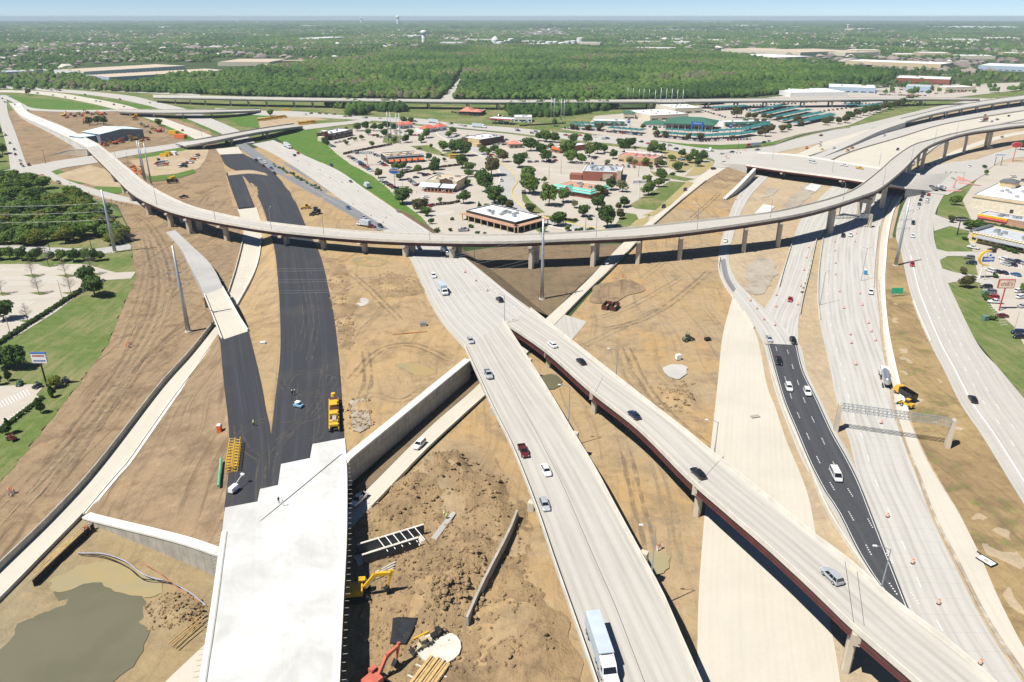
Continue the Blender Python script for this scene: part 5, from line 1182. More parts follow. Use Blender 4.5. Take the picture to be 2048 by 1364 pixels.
park([((765,363),(795,380),7,8),((818,360),(834,372),5,8),((832,356),(834,357),1,20),((851,395),(856,396),1,10),((850,352),(856,350),2,30)],'beside the restaurant with pale metal roof','cars parked at the pale-roofed restaurant')
park([((780,270),(822,262),5,70),((770,276),(790,276),3,10),((812,270),(840,272),4,10),((748,272),(762,275),3,60)],'near the red hip-roofed restaurants','cars parked by the red roofs')
park([((990,292),(1012,281),5,40),((1008,290),(1016,288),2,40),((912,274),(918,271),3,60),((1040,284),(1065,280),5,70),((984,311),(994,314),2,10)],'beside the brown flat-roofed restaurant','cars parked at the brown restaurant')
park([((1060,325),(1110,322),5,30),((1145,326),(1185,329),6,90),((1176,314),(1190,318),3,60),((1098,312),(1108,316),2,40),((1318,313),(1330,317),3,10),((1317,335),(1322,336),1,20),((1360,320),(1366,321),2,10),((1366,329),(1372,331),2,20),((1212,331),(1268,335),6,90)],'around the tan stucco restaurant','cars parked at the stucco restaurant')
park([((930,461),(934,462),1,10),((862,413),(864,415),1,60),((1050,388),(1052,389),1,0)],'beside the dark-brown restaurant with ivy terrace','cars parked at the dark-brown restaurant')
car(926,462,'pickup','silver','silver pickup parked beside the dark-brown restaurant',head=R(10))
park([((1000,232),(1030,238),5,30),((905,225),(955,232),9,60),((1045,243),(1060,246),3,30),((985,240),(1015,246),5,20)],'around the gas station and diner','cars parked by the gas station')
park([((1130,257),(1210,263),14,95),((1215,264),(1282,271),14,95),((1310,273),(1400,283),17,95),((1405,283),(1500,279),16,85),((1340,258),(1376,262),7,90),((1190,246),(1260,251),8,90),((1415,256),(1440,260),5,60),((1470,256),(1500,258),5,60),((1265,237),(1290,235),5,30),((1405,222),(1450,235),9,60)],'in the display rows before the green-roofed dealership','cars in the dealership display rows')
# far lots: several hundred cars a few pixels each, joined as one mass
far_mb = MB()
def far_park(rows):
    for (x0,y0),(x1,y1),n, hd in rows:
        for i in range(n):
            t = i / max(1,n - 1);p = W(x0 + (x1 - x0) * t, y0 + (y1 - y0) * t, .05);h = R(hd);ca, sa = math.cos(h),math.sin(h);b = len(far_mb.v);c = random.randrange(5)
            for nm, m_, key in CAR_PARTS[random.choice(['sedan','suv'])][:6]:
                o = len(far_mb.v);far_mb.v += [(p.x + x * ca - y * sa, p.y + x * sa + y * ca, p.z + z) for x, y, z in m_.v]
                for f in m_.f: far_mb.f.append(tuple(o + q for q in f));far_mb.m.append(5 if key == 'glass' else c)
far_park([((1410,217),(1500,221),14,90),((1500,212),(1590,208),14,90),((1500,222),(1590,214),12,90),((1540,206),(1640,205),12,90),((1640,224),(1700,216),8,90),
    ((1740,182),(1800,186),16,90),((1760,190),(1850,192),20,90),((1800,180),(1850,178),14,90),((1870,188),(1930,184),16,60),((1690,206),(1780,210),14,60),((1780,214),(1850,208),10,60),
    ((1790,148),(1850,146),16,90),((1700,143),(1880,140),26,90),((1880,150),(1990,148),20,90),((1760,174),(1800,172),16,90),((1900,176),(1960,172),16,60)])
tag(far_mb.obj('far_parked_cars',[PAINT[c] for c in ('white','silver','black','red','navy')] + [M['glass']]),'hundreds of small parked cars in the far dealership and store lots',kind='stuff')
# the retail lot along the frontage road
GR = 'cars in the retail car park beside the chain restaurants'
for x, y, k, c, h, l in [(1972,576,'suv','black',172,'black utility vehicle parked first behind the red-and-white sign'),(1980,586,'suv','grey',172,'grey utility vehicle parked next to the red sign row'),(1985,597,'suv','red',172,'red utility vehicle parked by the red sign post'),(1990,606,'pickup','white',172,'white pickup parked beside the red sign post'),
        (2003,634,'sedan','maroon',175,'maroon sedan parked below the red sign on the kerb side'),(2038,584,'suv','white',20,'white utility vehicle parked across from the red sign'),(2042,596,'suv','white',20,'white car parked second across from the red sign'),(2046,614,'sedan','silver',20,'silver sedan parked across the aisle from the white pickup'),(1938,517,'suv','grey',165,'grey car parked behind the yellow crescent sign'),
        (1942,528,'suv','navy',165,'dark blue utility vehicle parked below the yellow crescent sign'),(1946,497,'pickup','white',130,'white pickup parked at the entrance of the flat-roofed restaurant'),(1983,503,'suv','black',95,'black utility vehicle parked at the flat-roofed restaurant front'),(2007,520,'suv','white',110,'white utility vehicle parked by the small grass island'),(2011,530,'sedan','silver',110,'silver sedan parked by the small grass island'),
        (2019,524,'suv','grey',110,'grey utility vehicle parked in the middle row'),(2024,531,'sedan','black',110,'black sedan parked in the middle row'),(2032,525,'suv','navy',110,'navy utility vehicle parked in the middle row'),(2044,528,'suv','silver',110,'silver utility vehicle parked at the end of the middle row'),(1980,543,'suv','white',110,'white utility vehicle parked by the low red kerb'),(1993,545,'sedan','black',110,'black sedan parked by the low red kerb'),
        (2006,547,'sedan','navy',110,'navy sedan parked by the low red kerb'),(2031,551,'sedan','blue',110,'blue sedan parked alone by the low red kerb'),(2035,667,'suv','navy',175,'navy utility vehicle parked at the bottom of the retail lot'),(2040,676,'sedan','black',175,'black sedan parked at the bottom of the retail lot'),(2027,355,'suv','white',10,'white utility vehicle parked behind the hedge by the junction'),(2045,362,'suv','grey',70,'grey utility vehicle parked behind the hedge by the junction')]:
    p = W(x, y, .05);car_tree(k, c, p, R(h),l, GR)
# ------------------------------------------------------------------ lamps, drums, poles, wires
def top_height(base, q):
    """height of a vertical thing standing on world point `base` whose top shows at photo pixel q"""
    d = ray(*q);t = base.y / d.y;return CAM_H + d.z * t - base.z
def lamp_post(p, h, ang, label, arms=1,group=None, mat=None, armlen=2.4):
    root = empty('street_lamp',p, ang, label, 'street lamp',group);mat = mat or M['galv']
    m_ = MB();m_.cyl((0,0,0),(0,0,.35),.22,.2,8);m_.obj('base',M['barrier_grey'],root)
    m_ = MB();m_.cyl((0,0,.3),(0,0,h),.15,.09,8);m_.obj('pole',mat, root)
    for s in ((1,) if arms == 1 else (1,-1)):
        m_ = MB();m_.tube([(0,0,h - .2),(s * armlen * .5,0,h + .35),(s * armlen, 0,h + .5)],.06,6);m_.obj('arm',mat, root)
        m_ = MB();m_.box((s * (armlen + .35),0,h + .48),(.8,.34,.16),taper=.8);m_.obj('lamp_head',M['white'],root)
    return root
GL = 'tall street lamps along the roads'
def post(px, py, z, h, ang, label, **k):
    p = W(px, py, z) if z != 'p' else PL(px, py);return lamp_post(p, h, R(ang),label, **k)
for i, (x, y) in enumerate([(314,410),(431,442),(543,460),(648,472),(860,483),(1192,478),(1394,461),(1540,440),(1685,406),(1765,374),(1822,322),(1868,288),(1912,272)]):
    post(x, y, zfl(x),10.5,90,'grey lamp post on the curved flyover parapet ' + ['above the service road bend','above the rutted dirt','over the edge of the lower ramp','over the asphalt carriageway','over the motorway','above the tall pole by the diagonal road','above the ochre dirt','above the narrow ramp road','over the drum-lined lanes','at the straddle beam','above the overpass end','on the far bend past the overpass','past the far bend'][i],group='lamp posts on the curved flyover')
post(1303,1148,9.2,11,175,'single-arm lamp post on the broad bridge parapet beside the brown puddle')
post(1762,1178,11.7,9,170,'single-arm lamp post on the lower end of the connector bridge')
post(1429,905,10.1,8.5,170,'single-arm lamp post on the connector bridge above the pale unfinished carriageway')
post(1232,752,8.1,8.5,170,'single-arm lamp post on the connector bridge above the tyre tracks')
post(1137,846,7.6,11,175,'single-arm lamp post on the broad bridge facing the small green pond')
post(1009,646,6.7,10.5,175,'lamp post at the gore between the two bridges')
post(949,530,0,13,120,'slim lamp post between motorway and diagonal road at the flyover shadow')
post(1722,562,.1,15,0,'twin-arm lamp post beside the blue portable toilet',arms=2)
post(1640,610,.1,14,30,'lamp post on the barrier of the drum-lined lanes')
post(1394,450,0,12,150,'lamp post on the bare slope above the flyover')
post(805,375,.3,9,160,'lamp post beside the oval blue sign')
for i, (x, y) in enumerate([(1545,318),(1664,345),(1758,330)]): post(x, y, 6.6,9,90,'lamp post standing on the red-brown overpass',group='lamps on the overpass')
for i, (x, y) in enumerate([(257,332),(231,315),(404,275),(480,265)]): post(x, y, 0.2,10,90,'lamp post along the street by the equipment yard',group='lamps by the yard')
for x, y in ((125,599),(22,672)): post(x, y, 0,8,180,'brown shoebox lamp post behind the hedge of the car park',group='car park lamps',mat=M['pier'],armlen=.6)
for x, y in ((1069,374),(1098,359),(1122,347),(1182,345),(1171,464),(1131,455),(1277,353),(1336,303),(1245,270),(1475,305)): post(x, y, 0,9,random.choice([0,90,180]),'thin dark lamp post in the shopping car parks',group='lamps in the shopping car parks',mat=M['black'],armlen=.8)
for x, y in ((2027,664),(1968,560),(1947,505)): post(x, y, 0,8,0,'shoebox lamp post in the retail car park',group='lamps in the retail car park',mat=M['pier'],armlen=.8)

def drum_mesh():
    out = []
    m_ = MB();m_.lathe([(.42,0),(.42,.08),(.34,.1)],n=10);out.append(('rubber_base',m_, M['black']))
    m_ = MB();m_.lathe([(.33,.08),(.30,.55),(.26,1.05),(.2,1.12)],n=10);out.append(('body',m_, M['orange']))
    for z, r in ((.3,.325),(.62,.305),(.88,.285)): m_ = MB();m_.lathe([(r, z),(r - .015,z + .13)],n=10);out.append(('reflective_band',m_, M['white']))
    return [(n, m_.mesh(n, [mt],True)) for n, m_, mt in out]
DRUM = drum_mesh()
def drum(px, py, label, group, z=.12,sc=1.0):
    r = empty('traffic_drum',W(px, py, z),random.uniform(0,6),label, 'traffic drum',group);r.scale = (sc, sc, sc)
    for n, me in DRUM: mesh_obj(n, me, r)
for x, y in [(1617,496),(1613,516),(1608,541),(1602,573),(1553,591),(1596,610),(1552,614),(1550,651)]: drum(x, y, 'orange traffic drum beside the lane with the red car','drums by the red car lane')
for x, y in [(1670,484),(1670,502),(1671,527),(1671,550),(1679,584),(1688,617),(1701,670),(1713,468),(1710,484),(1720,588),(1725,611),(1737,647),(1743,664),(1751,682),(1703,687),(1712,730),(1773,736),(1779,754),(1762,847)]: drum(x, y, 'orange traffic drum on the wide lanes around the tanker','drums on the wide lanes')
for x, y, w in [(1775,1034,'beside the end of the dark asphalt'),(1825,1127,'second past the lamp post of the connector bridge'),(1877,1208,'third past the lamp post of the connector bridge'),(1960,1328,'close to the connector bridge parapet end')]: drum(x, y, 'orange and white traffic drum ' + w, 'drums on the wide lanes')
for x, y in [(1501,602),(1514,618),(1528,640),(1452,445),(1478,385),(1472,400),(1490,375),(1483,392)]: drum(x, y, 'orange traffic drum on the curved ramp road','drums on the curved ramp road')
for x, y in [(660,356),(684,365),(716,383),(640,340),(618,330),(596,322),(706,409),(742,432),(766,446),(772,436),(930,545),(952,562),(975,582)]: drum(x, y, 'orange drum on the motorway beside the concrete lanes','drums on the motorway',PL(x, y).z + .1)
for x, y in [(205,395),(222,400),(232,404),(242,407),(252,409),(262,412),(178,386),(160,378),(140,368)]: drum(x, y, 'orange drum along the service road by the woods','drums by the woods')

def monopole(base, tq, label, arms=3,z=0.0,r0=.85,group=None, arm_ang=0.25,armlen=3.2,z_is_p=False):
    p = W(*base, z);h = top_height(p, tq);root = empty('transmission_pole',p, 0,label, 'power pole',group)
    m_ = MB();m_.lathe([(r0 * 1.5,-.2),(r0 * 1.5,.35)],n=14);m_.obj('footing',M['barrier'],root)
    m_ = MB();m_.lathe([(r0,.3),(r0 * .78,h * .4),(r0 * .36,h)],n=14);m_.obj('shaft',M['galv'],root, smooth=True)
    pts = []
    for k in range(arms):
        zz = h * (.82 - .13 * k)
        for s in (-1,1):
            e = Vector((math.cos(arm_ang) * s * armlen, math.sin(arm_ang) * s * armlen, zz + .5))
            m_ = MB();m_.cyl((0,0,zz),e, .13,.06,6);a = m_.obj('crossarm',M['galv'],root)
            m_ = MB();m_.cyl(e, e - Vector((0,0,1.4)),.1,.1,6);m_.obj('insulator',M['galv'],a)
            pts.append(p + e - Vector((0,0,1.4)))
    return p, h, pts
mp1 = monopole((377,663),(345,491),'tall grey transmission pole beside the lower ramp wall',arm_ang=.25)
mp2 = monopole((230,504),(203,379),'tall grey transmission pole at the corner of the scrub woods',arm_ang=.25)
mp3 = monopole((1084,598),(1087,437),'tall grey transmission pole beside the diagonal road below the flyover',arm_ang=1.3)
mp4 = monopole((1791,531),(1822,398),'tall grey transmission pole on the straw verge by the frontage road',arm_ang=.2)
for b, t in (((288,359),(275,281)),((292,363),(279,284)),((303,369),(286,286))): monopole(b, t, 'one of three slim steel poles beside the curved flyover and yard',0,r0=.6,group='steel poles by the yard')
for b, t in (((777,284),(774,223)),((783,284),(779,225)),((795,287),(792,226)),((801,288),(797,226))): monopole(b, t, 'slim white steel pole standing among the shops',1,r0=.5,group='white poles among the shops')
for b, t in (((1102,236),(1102,195)),((1108,241),(1108,196)),((1122,242),(1121,197)),((1128,237),(1128,198))): monopole(b, t, 'slim steel pole beside the trees across from the dealership',0,r0=.6,group='poles across from the dealership')
for x in (1309,1320,1331,1342,1353,1364): monopole((x, 216),(x + 1,175 + (x % 5)),'slim steel pole in the row before the far viaduct',0,r0=.7,group='pole row before the viaduct')
for x in (1255,1266,1278,1287,1298): monopole((x, 199),(x + 1,175 + (x % 5)),'slim steel pole in the row behind the far viaduct',0,r0=.7,group='pole row behind the viaduct')
def wire(a, b, label, sag=4.0,group=None, r=.02):
    m_ = MB();pth = [a.lerp(b, i / 20) - Vector((0,0,sag * 4 * (i / 20) * (1 - i / 20))) for i in range(21)];m_.tube(pth, r, 4)
    return tag(m_.obj('power_line',M['wire']),label, 'cable',group)
for a, b in zip(mp1[2],mp3[2]): wire(a, b, 'thin overhead power line strung over the asphalt between tall poles',7,'power lines over the asphalt')
for a, b in zip(mp2[2],mp1[2]): wire(a, b, 'thin overhead power line between the two poles beside the woods',3,'power lines by the woods')
for i, a in enumerate(mp2[2]): wire(a, a + Vector((-190,30,-2)),'thin overhead power line over the scrub woods',4,'power lines over the woods')
for b, t in (((101,505),(97,478)),((184,500),(179,478)),((92,328),(84,300))):
    p = W(*b);h = max(9,top_height(p, t));r = empty('utility_pole',p, 0,'dark wooden utility pole near the woods','utility pole','wooden poles near the woods');m_ = MB();m_.cyl((0,0,0),(0,0,h),.16,.1,6);m_.obj('pole',M['black'],r);m_ = MB();m_.box((0,0,h - .6),(2.2,.12,.14));m_.obj('crossarm',M['black'],r)

def signal_mast(px, py, rz, arm, label):
    r = empty('signal_mast',W(px, py, .3),R(rz),label, 'traffic light');m_ = MB();m_.cyl((0,0,0),(0,0,7),.18,.14,8);m_.obj('pole',M['galv'],r);m_ = MB();m_.cyl((0,0,6.3),(arm, 0,6.8),.12,.07,6);m_.obj('mast_arm',M['galv'],r)
    for k in range(3):
        m_ = MB();m_.box((arm * (.45 + .26 * k),-.2,6.3),(.4,.3,1.1));h = m_.obj('signal_head',M['black'],r);m_ = MB();m_.cyl((arm * (.45 + .26 * k),-.36,6.6),(arm * (.45 + .26 * k),-.35,6.6),.14,.14,8);m_.obj('lens',M['lamp_red'],h)
signal_mast(1925,363,175,13,'steel traffic light mast over the brick-paved junction');signal_mast(1908,379,80,9,'steel traffic light mast beside the brick crosswalk corner');signal_mast(1452,322,10,12,'steel traffic light mast among the orange barricades')
# ------------------------------------------------------------------ sign gantries
def gantry(b0,b1,h, label, name='sign_gantry',td=1.6,bays=26):
    p0,p1 = W(*b0),W(*b1);d = p1 - p0;L = d.length;root = empty(name, p0,math.atan2(d.y, d.x),label, 'gantry')
    for x in (0,L):
        m_ = MB();m_.box((x, 0,h / 2 - .2),(1.2,2.4,h + .4),taper=.75);m_.obj('column',M['pier'],root)
    chords = [(-td / 2,h - td),(td / 2,h - td),(-td / 2,h),(td / 2,h)]
    for y, z in chords: m_ = MB();m_.cyl((0,y, z),(L, y, z),.09,.09,6);m_.obj('chord',M['galv'],root)
    for i in range(bays):
        x0,x1 = L * i / bays, L * (i + 1) / bays;m_ = MB()
        for y in (-td / 2,td / 2): m_.cyl((x0,y, h - td),(x1,y, h) if i % 2 == 0 else (x1,y, h - td),.05,.05,4);m_.cyl((x0,y, h - td),(x0,y, h),.05,.05,4)
        for z in (h - td, h): m_.cyl((x0,-td / 2,z),(x1,td / 2,z),.05,.05,4);m_.cyl((x0,-td / 2,z),(x0,td / 2,z),.04,.04,4)
        m_.obj('bracing',M['galv'],root)
    for x in (L * .25,L * .35,L * .42,L * .5): m_ = MB();m_.box((x, -td / 2 - .1,h - td / 2 - .4),(.08,.1,3.0));m_.obj('sign_hanger',M['galv'],root)
gantry((1671,860),(1894,893),8.4,'grey lattice sign gantry spanning the wide lanes beside the tanker')
gantry((1662,458),(1738,455),7.5,'lattice sign gantry standing in the shade beneath the flyover',bays=18)
# flat green sign lying on the verge
p = W(1792,593);m_ = MB();m_.box((0,0,2.6),(4.8,.12,2.6));sg = empty('road_sign',p, 0,'blank green road sign seen from the verge beside the tall steel pole','road sign');m_.obj('panel',m_plain('sign_green',(0.03,0.42,0.22),.6),sg)
for x in (-1.5,1.5): m_ = MB();m_.box((x, .12,1.4),(.12,.12,3.0));m_.obj('post',M['galv'],sg)

# ------------------------------------------------------------------ pole signs of the shops
def pole_sign(base, z0,w, h, label, face, pole, text=None, tcol=None, oval=False, posts=1,ang=0.0,name='pole_sign',frame=None, tsize=None, blocks=0):
    p = W(*base);root = empty(name, p, R(ang),label, 'sign')
    for k in range(posts):
        x = 0 if posts == 1 else (-w * .25 + w * .5 * k);m_ = MB();m_.cyl((x, 0,0),(x, 0,z0 + .3),.28 if posts == 1 else .2,.24 if posts == 1 else .2,8);m_.obj('post',pole, root)
    m_ = MB();zc = z0 + h / 2
    if oval:
        n = 20;pr = [(w / 2 * math.cos(2 * math.pi * i / n),zc + h / 2 * math.sin(2 * math.pi * i / n)) for i in range(n)];m_.side(pr, -.3,.3)
    else: m_.box((0,0,zc),(w, .6,h))
    b = m_.obj('sign_box',frame or face, root)
    if frame:
        m_ = MB()
        if oval: m_.side([(x * .9,zc + (z - zc) * .86) for x, z in pr],-.33,.33)
        else: m_.box((0,0,zc),(w * .92,.66,h * .84))
        m_.obj('sign_face',face, root)
    if text: text_obj(text, tsize or h * .6,tcol, root, (0,-.36,zc),(math.pi / 2,0,0))
    for k in range(blocks):
        m_ = MB();m_.box((-w * .36 + w * .72 * k / max(1,blocks - 1),-.35,zc + h * (.14 if k % 2 else .12)),(w * .6 / blocks, .04,h * .22));m_.obj('lettering',tcol or M['black'],root)
    return root
M['blue'] = m_plain('sign_blue',(0.03,0.13,0.45),.45);M['gold'] = m_plain('sign_gold',(0.80,0.50,0.03),.45);M['cream'] = m_plain('sign_cream',(0.82,0.72,0.55),.5)
pole_sign((735,331),8.6,11,2.6,'orange-posted sign with dark brown capital letters beside the orange awnings',M['white'],M['orange'],'HOOTERS',m_plain('brown_letters',(0.09,0.03,0.02),.6),tsize=2.7)
pole_sign((790,375),9.2,7.6,4.2,'oval blue sign with golden lettering beside the pale-roofed restaurant',M['blue'],M['barrier_grey'],oval=True, frame=M['trailer'],tcol=M['gold'],blocks=5)
pole_sign((1277,397),9.5,8.6,2.6,'white sign board with dark red capitals beside the green lawn',M['white'],M['white'],'OUTBACK',m_plain('maroon_letters',(0.22,0.04,0.06),.6),tsize=1.9)
pole_sign((1998,621),9.5,6.4,3.6,'red-framed cream sign with red lower-case letters on a red post',M['cream'],M['red'], "chili's", M['red'],frame=M['red'],tsize=2.3)
pole_sign((1914,470),7.5,8.0,2.4,'black oval sign with white script lettering by the small lawn',M['black'],M['black'],'la Madeleine',M['white'],oval=True, tsize=1.35,posts=1)
pole_sign((2025,323),11,8.5,4.4,'red oval sign on a tall red post beyond the junction',M['red'],M['red'],oval=True, frame=m_plain('pink_neon',(0.8,0.25,0.3),.5))
pole_sign((1995,331),7,10,2.2,'long white sign board on two dark posts beyond the junction',M['white'],M['black'],posts=2,blocks=7,tcol=M['blue'])
sg = pole_sign((94,772),8.2,4.6,3.2,'white sign with blue top and coloured lettering on a dark post by the lawn',M['white'],M['black'],blocks=0)
m_ = MB();m_.box((0,0,11.55),(4.7,.64,.35));m_.obj('blue_cap',M['blue'],sg)
for k in range(7):
    for z, c, hh in ((10.7,'red',.5),(9.0,'blue',.45)): m_ = MB();m_.box((-1.65 + k * .55,-.32,z),(.42,.04,hh));m_.obj('lettering',M[c],sg)
# yellow crescent with a blue board
p = W(1958,557);sg = empty('pole_sign',p, 0,'yellow crescent sign with blue board and emblem','sign')
m_ = MB();m_.cyl((0,0,0),(.2,0,7),.3,.25,8);m_.obj('post',M['white'],sg)
m_ = MB();n = 14;o = [];i_ = []
for k in range(n + 1):
    a = R(75 + 215 * k / n);w_ = .9 * math.sin(math.pi * (k / n * .8 + .1));o.append((1.4 + 4.0 * math.cos(a),9.6 + 3.6 * math.sin(a)));i_.append((1.4 + (4.0 - w_) * math.cos(a),9.6 + (3.6 - w_) * math.sin(a)))
for k in range(n): m_.side([o[k],o[k + 1],i_[k + 1],i_[k]],-.4,.4)
m_.obj('crescent',M['gold'],sg)
m_ = MB();m_.box((1.9,0,9.0),(5.0,.6,2.2));m_.obj('board',M['blue'],sg)
m_ = MB();m_.cyl((2.2,-.4,11.0),(2.2,.4,11.0),1.15,1.15,18);m_.obj('emblem',M['white'],sg)
m_ = MB();m_.cyl((2.2,-.42,11.0),(2.2,-.40,11.0),.5,.5,12);m_.obj('emblem_centre',M['blue'],sg)
for k in range(8): m_ = MB();m_.box((.1 + k * .52,-.33,9.15),(.38,.04,.75));m_.obj('lettering',M['white'],sg)

# ------------------------------------------------------------------ people
def person_mesh():
    me = bpy.data.meshes.new('body')
    v = [(0,0,.95),(0,0,1.2),(0,0,1.42),(0,0,1.53),(0,.01,1.66),(0,.01,1.76),(.1,0,.9),(.13,.03,.48),(.13,-.02,.08),(.13,.12,.04),(-.1,0,.9),(-.13,.02,.48),(-.13,-.05,.08),(-.13,.09,.04),(.2,0,1.4),(.27,.02,1.12),(.26,.14,.9),(-.2,0,1.4),(-.27,.02,1.12),(-.25,.16,.92)]
    e = [(0,1),(1,2),(2,3),(3,4),(4,5),(0,6),(6,7),(7,8),(8,9),(0,10),(10,11),(11,12),(12,13),(2,14),(14,15),(15,16),(2,17),(17,18),(18,19)]
    me.from_pydata(v, e, []);o = bpy.data.objects.new('tmp',me);COL.objects.link(o)
    sk = o.modifiers.new('s','SKIN');ss = o.modifiers.new('u','SUBSURF');ss.levels = 1
    rad = [.16,.15,.17,.07,.1,.1,.11,.075,.05,.045,.11,.075,.05,.045,.07,.05,.04,.07,.05,.04]
    for i, r in enumerate(rad): me.skin_vertices[0].data[i].radius = (r, r * .8 if i < 3 else r)
    me.skin_vertices[0].data[0].use_root = True
    dg = bpy.context.evaluated_depsgraph_get();out = bpy.data.meshes.new_from_object(o.evaluated_get(dg));bpy.data.objects.remove(o);out.name = 'body';return out
PB = person_mesh()
M['skin'] = m_plain('skin',(0.45,0.27,0.19),.6);M['denim'] = m_plain('denim',(0.06,0.09,0.16),.9);M['hivis'] = m_plain('high_visibility_yellow',(0.62,0.80,0.08),.7);M['hat'] = m_plain('hard_hat_white',(0.8,0.8,0.78),.4)
for k_, c in (('denim','denim'),('dark','black'),('white','white')):
    me = PB.copy();me.materials.clear();me.materials.append(M[c]);me.materials.append(M['skin'])
    for f in me.polygons: f.material_index = 1 if f.center.z > 1.5 or (abs(f.center.x) > .2 and f.center.z < 1.05) else 0
    PART_ME['person_' + k_] = me
def person(px, py, z, rz, label, cloth='denim',vest=True, hat=True):
    p = W(px, py, z) if z != 'p' else PL(px, py, .16)
    r = empty('person',p, R(rz),label, 'person');mesh_obj('body',PART_ME['person_' + cloth],r)
    if vest: m_ = MB();m_.lathe([(.24,.95),(.25,1.2),(.22,1.44),(.1,1.5)],n=10);o = m_.obj('vest',M['hivis'],r, smooth=True);o.scale = (1,.8,1)
    if hat: m_ = MB();m_.lathe([(.17,1.73),(.15,1.76),(.12,1.86),(.04,1.9)],n=10);m_.obj('hard_hat',M['hat'],r, smooth=True)
    else: m_ = MB();m_.lathe([(.12,1.7),(.11,1.82),(.04,1.87)],n=10);m_.obj('hair',M['black'],r, smooth=True)
person(558,1006,6.85,40,'worker in dark clothes standing on the white deck by the joint','dark',False)
person(566,1012,6.85,200,'worker in white shirt standing on the white deck beside a dark-clothed worker','white',False)
person(893,1040,.2,120,'worker in yellow vest standing in the digging beside the concrete strip')
person(889,1034,.2,200,'worker in white shirt and yellow vest stooping by the concrete strip','white')
person(508,852,'p',0,'worker in dark clothes on the asphalt near the lattice truss','dark')
person(590,790,'p',90,'worker in jeans on the asphalt near the blue cart','denim',False)
person(585,791,'p',20,'worker in dark clothes on the asphalt beside the worker in jeans','dark',False)
for x, y, c in ((824,391,'dark'),(833,387,'denim'),(838,386,'white')): person(x, y, 0,90,f'pedestrian in {c} clothes walking to the pale-roofed restaurant',c, False, False)
# ------------------------------------------------------------------ construction plant and site clutter
def excavator(p, rz, label, paint, boom=(0,35,-55),group=None, sc=1.0,name='excavator'):
    root = empty(name, p, rz, label, 'excavator',group);root.scale = (sc,) * 3
    for s in (-1,1):
        m_ = MB();m_.side([(-2.2,.35),(-1.9,0),(1.9,0),(2.2,.35),(2.1,.8),(1.8,1.0),(-1.8,1.0),(-2.1,.8)],s * 1.5 - .32,s * 1.5 + .32);m_.obj('track',M['black'],root)
    m_ = MB();m_.box((0,0,.75),(1.8,2.4,.5));m_.obj('undercarriage',M['black'],root)
    m_ = MB();m_.box((-.7,-.2,1.75),(3.4,2.6,1.2));m_.side([(-2.9,1.1),(-2.2,1.1),(-2.2,2.3),(-2.7,2.3),(-3.0,1.8)],-1.4,1.3);m_.obj('house',paint, root)
    m_ = MB();m_.side([(.2,1.2),(1.75,1.2),(1.8,2.0),(1.45,3.0),(.2,3.05)],.45,1.45);c = m_.obj('cab',paint, root)
    m_ = MB();m_.box((1.0,1.47,2.4),(1.0,.03,.8));m_.box((1.0,.43,2.4),(1.0,.03,.8));m_.poly([(1.84,.55,2.0),(1.84,1.35,2.0),(1.5,1.35,2.95),(1.5,.55,2.95)]);m_.obj('window',M['glass'],c)
    P0 = Vector((1.2,-.15,1.9));P1 = P0 + Vector((2.2,0,2.6));P2 = P1 + Vector((2.6,0,.1));P3 = P2 + Vector((-.6,0,-2.6));P4 = P3 + Vector((-.8,0,-.9))
    m_ = MB()
    def beam(a, b, w, h0,h1):
        d = (b - a).normalized();u = Vector((-d.z, 0,d.x));q = Vector((0,w / 2,0));m_.add([a - u * h0 - q, a + u * h0 - q, a + u * h0 + q, a - u * h0 + q, b - u * h1 - q, b + u * h1 - q, b + u * h1 + q, b - u * h1 + q],[(3,2,1,0),(4,5,6,7),(0,1,5,4),(1,2,6,5),(2,3,7,6),(3,0,4,7)])
    beam(P0,P1,.5,.3,.42);beam(P1,P2,.5,.42,.26);m_.obj('boom',paint, root)
    m_ = MB();beam(P2 + Vector((.3,0,.6)),P3,.4,.3,.16);m_.obj('stick',paint, root)
    m_ = MB();m_.side([(P3.x, P3.z),(P3.x + .2,P3.z - .7),(P3.x - .2,P3.z - 1.2),(P3.x - .9,P3.z - 1.1),(P3.x - .5,P3.z - .5)],-.7,.4);m_.obj('bucket',M['black'],root)
    m_ = MB();m_.cyl(P0 + Vector((.5,.3,.1)),P1 + Vector((-.3,.3,-.5)),.09,.09,6);m_.cyl(P0 + Vector((.5,-.3,.1)),P1 + Vector((-.3,-.3,-.5)),.09,.09,6);m_.obj('hydraulic_ram',M['chrome'],root)
    return root
def loader(p, rz, label, paint, group=None, name='wheel_loader',blade=True, sc=1.0):
    root = empty(name, p, rz, label, 'loader',group);root.scale = (sc,) * 3
    m_ = MB();m_.side([(-2.3,.7),(1.0,.7),(1.2,1.3),(.4,1.6),(-2.3,1.75)],-.8,.8);m_.obj('chassis',paint, root)
    m_ = MB();m_.box((-.2,0,2.2),(1.3,1.4,1.3),taper=.88);m_.obj('cab',M['glass'],root);m_ = MB();m_.box((-.2,0,2.88),(1.4,1.5,.1));m_.obj('cab_roof',paint, root)
    for s in (-.7,.7): m_ = MB();m_.side([(.6,1.3),(.8,1.5),(2.4,.9),(2.6,.5),(2.3,.5)],s - .1,s + .1);m_.obj('lift_arm',paint, root)
    m_ = MB();m_.side([(2.3,.1),(3.2,.08),(3.1,.25),(2.6,.35),(2.5,1.0),(2.3,1.1)],-1.25,1.25);m_.obj('bucket',M['black'],root);wheels(root, (1.0,-1.5),1.15,.62,.45);return root
YM = M['yellow'];RM = m_plain('faded_red_machine',(0.55,0.15,0.10),.6,0,.2)
excavator(W(716,1192,.1),R(8),'yellow excavator half in the shade of the unfinished bridge',YM, sc=1.15)
excavator(W(748,1372,.1),R(52),'faded red excavator at the edge of the bridge shadow',RM, sc=1.0)
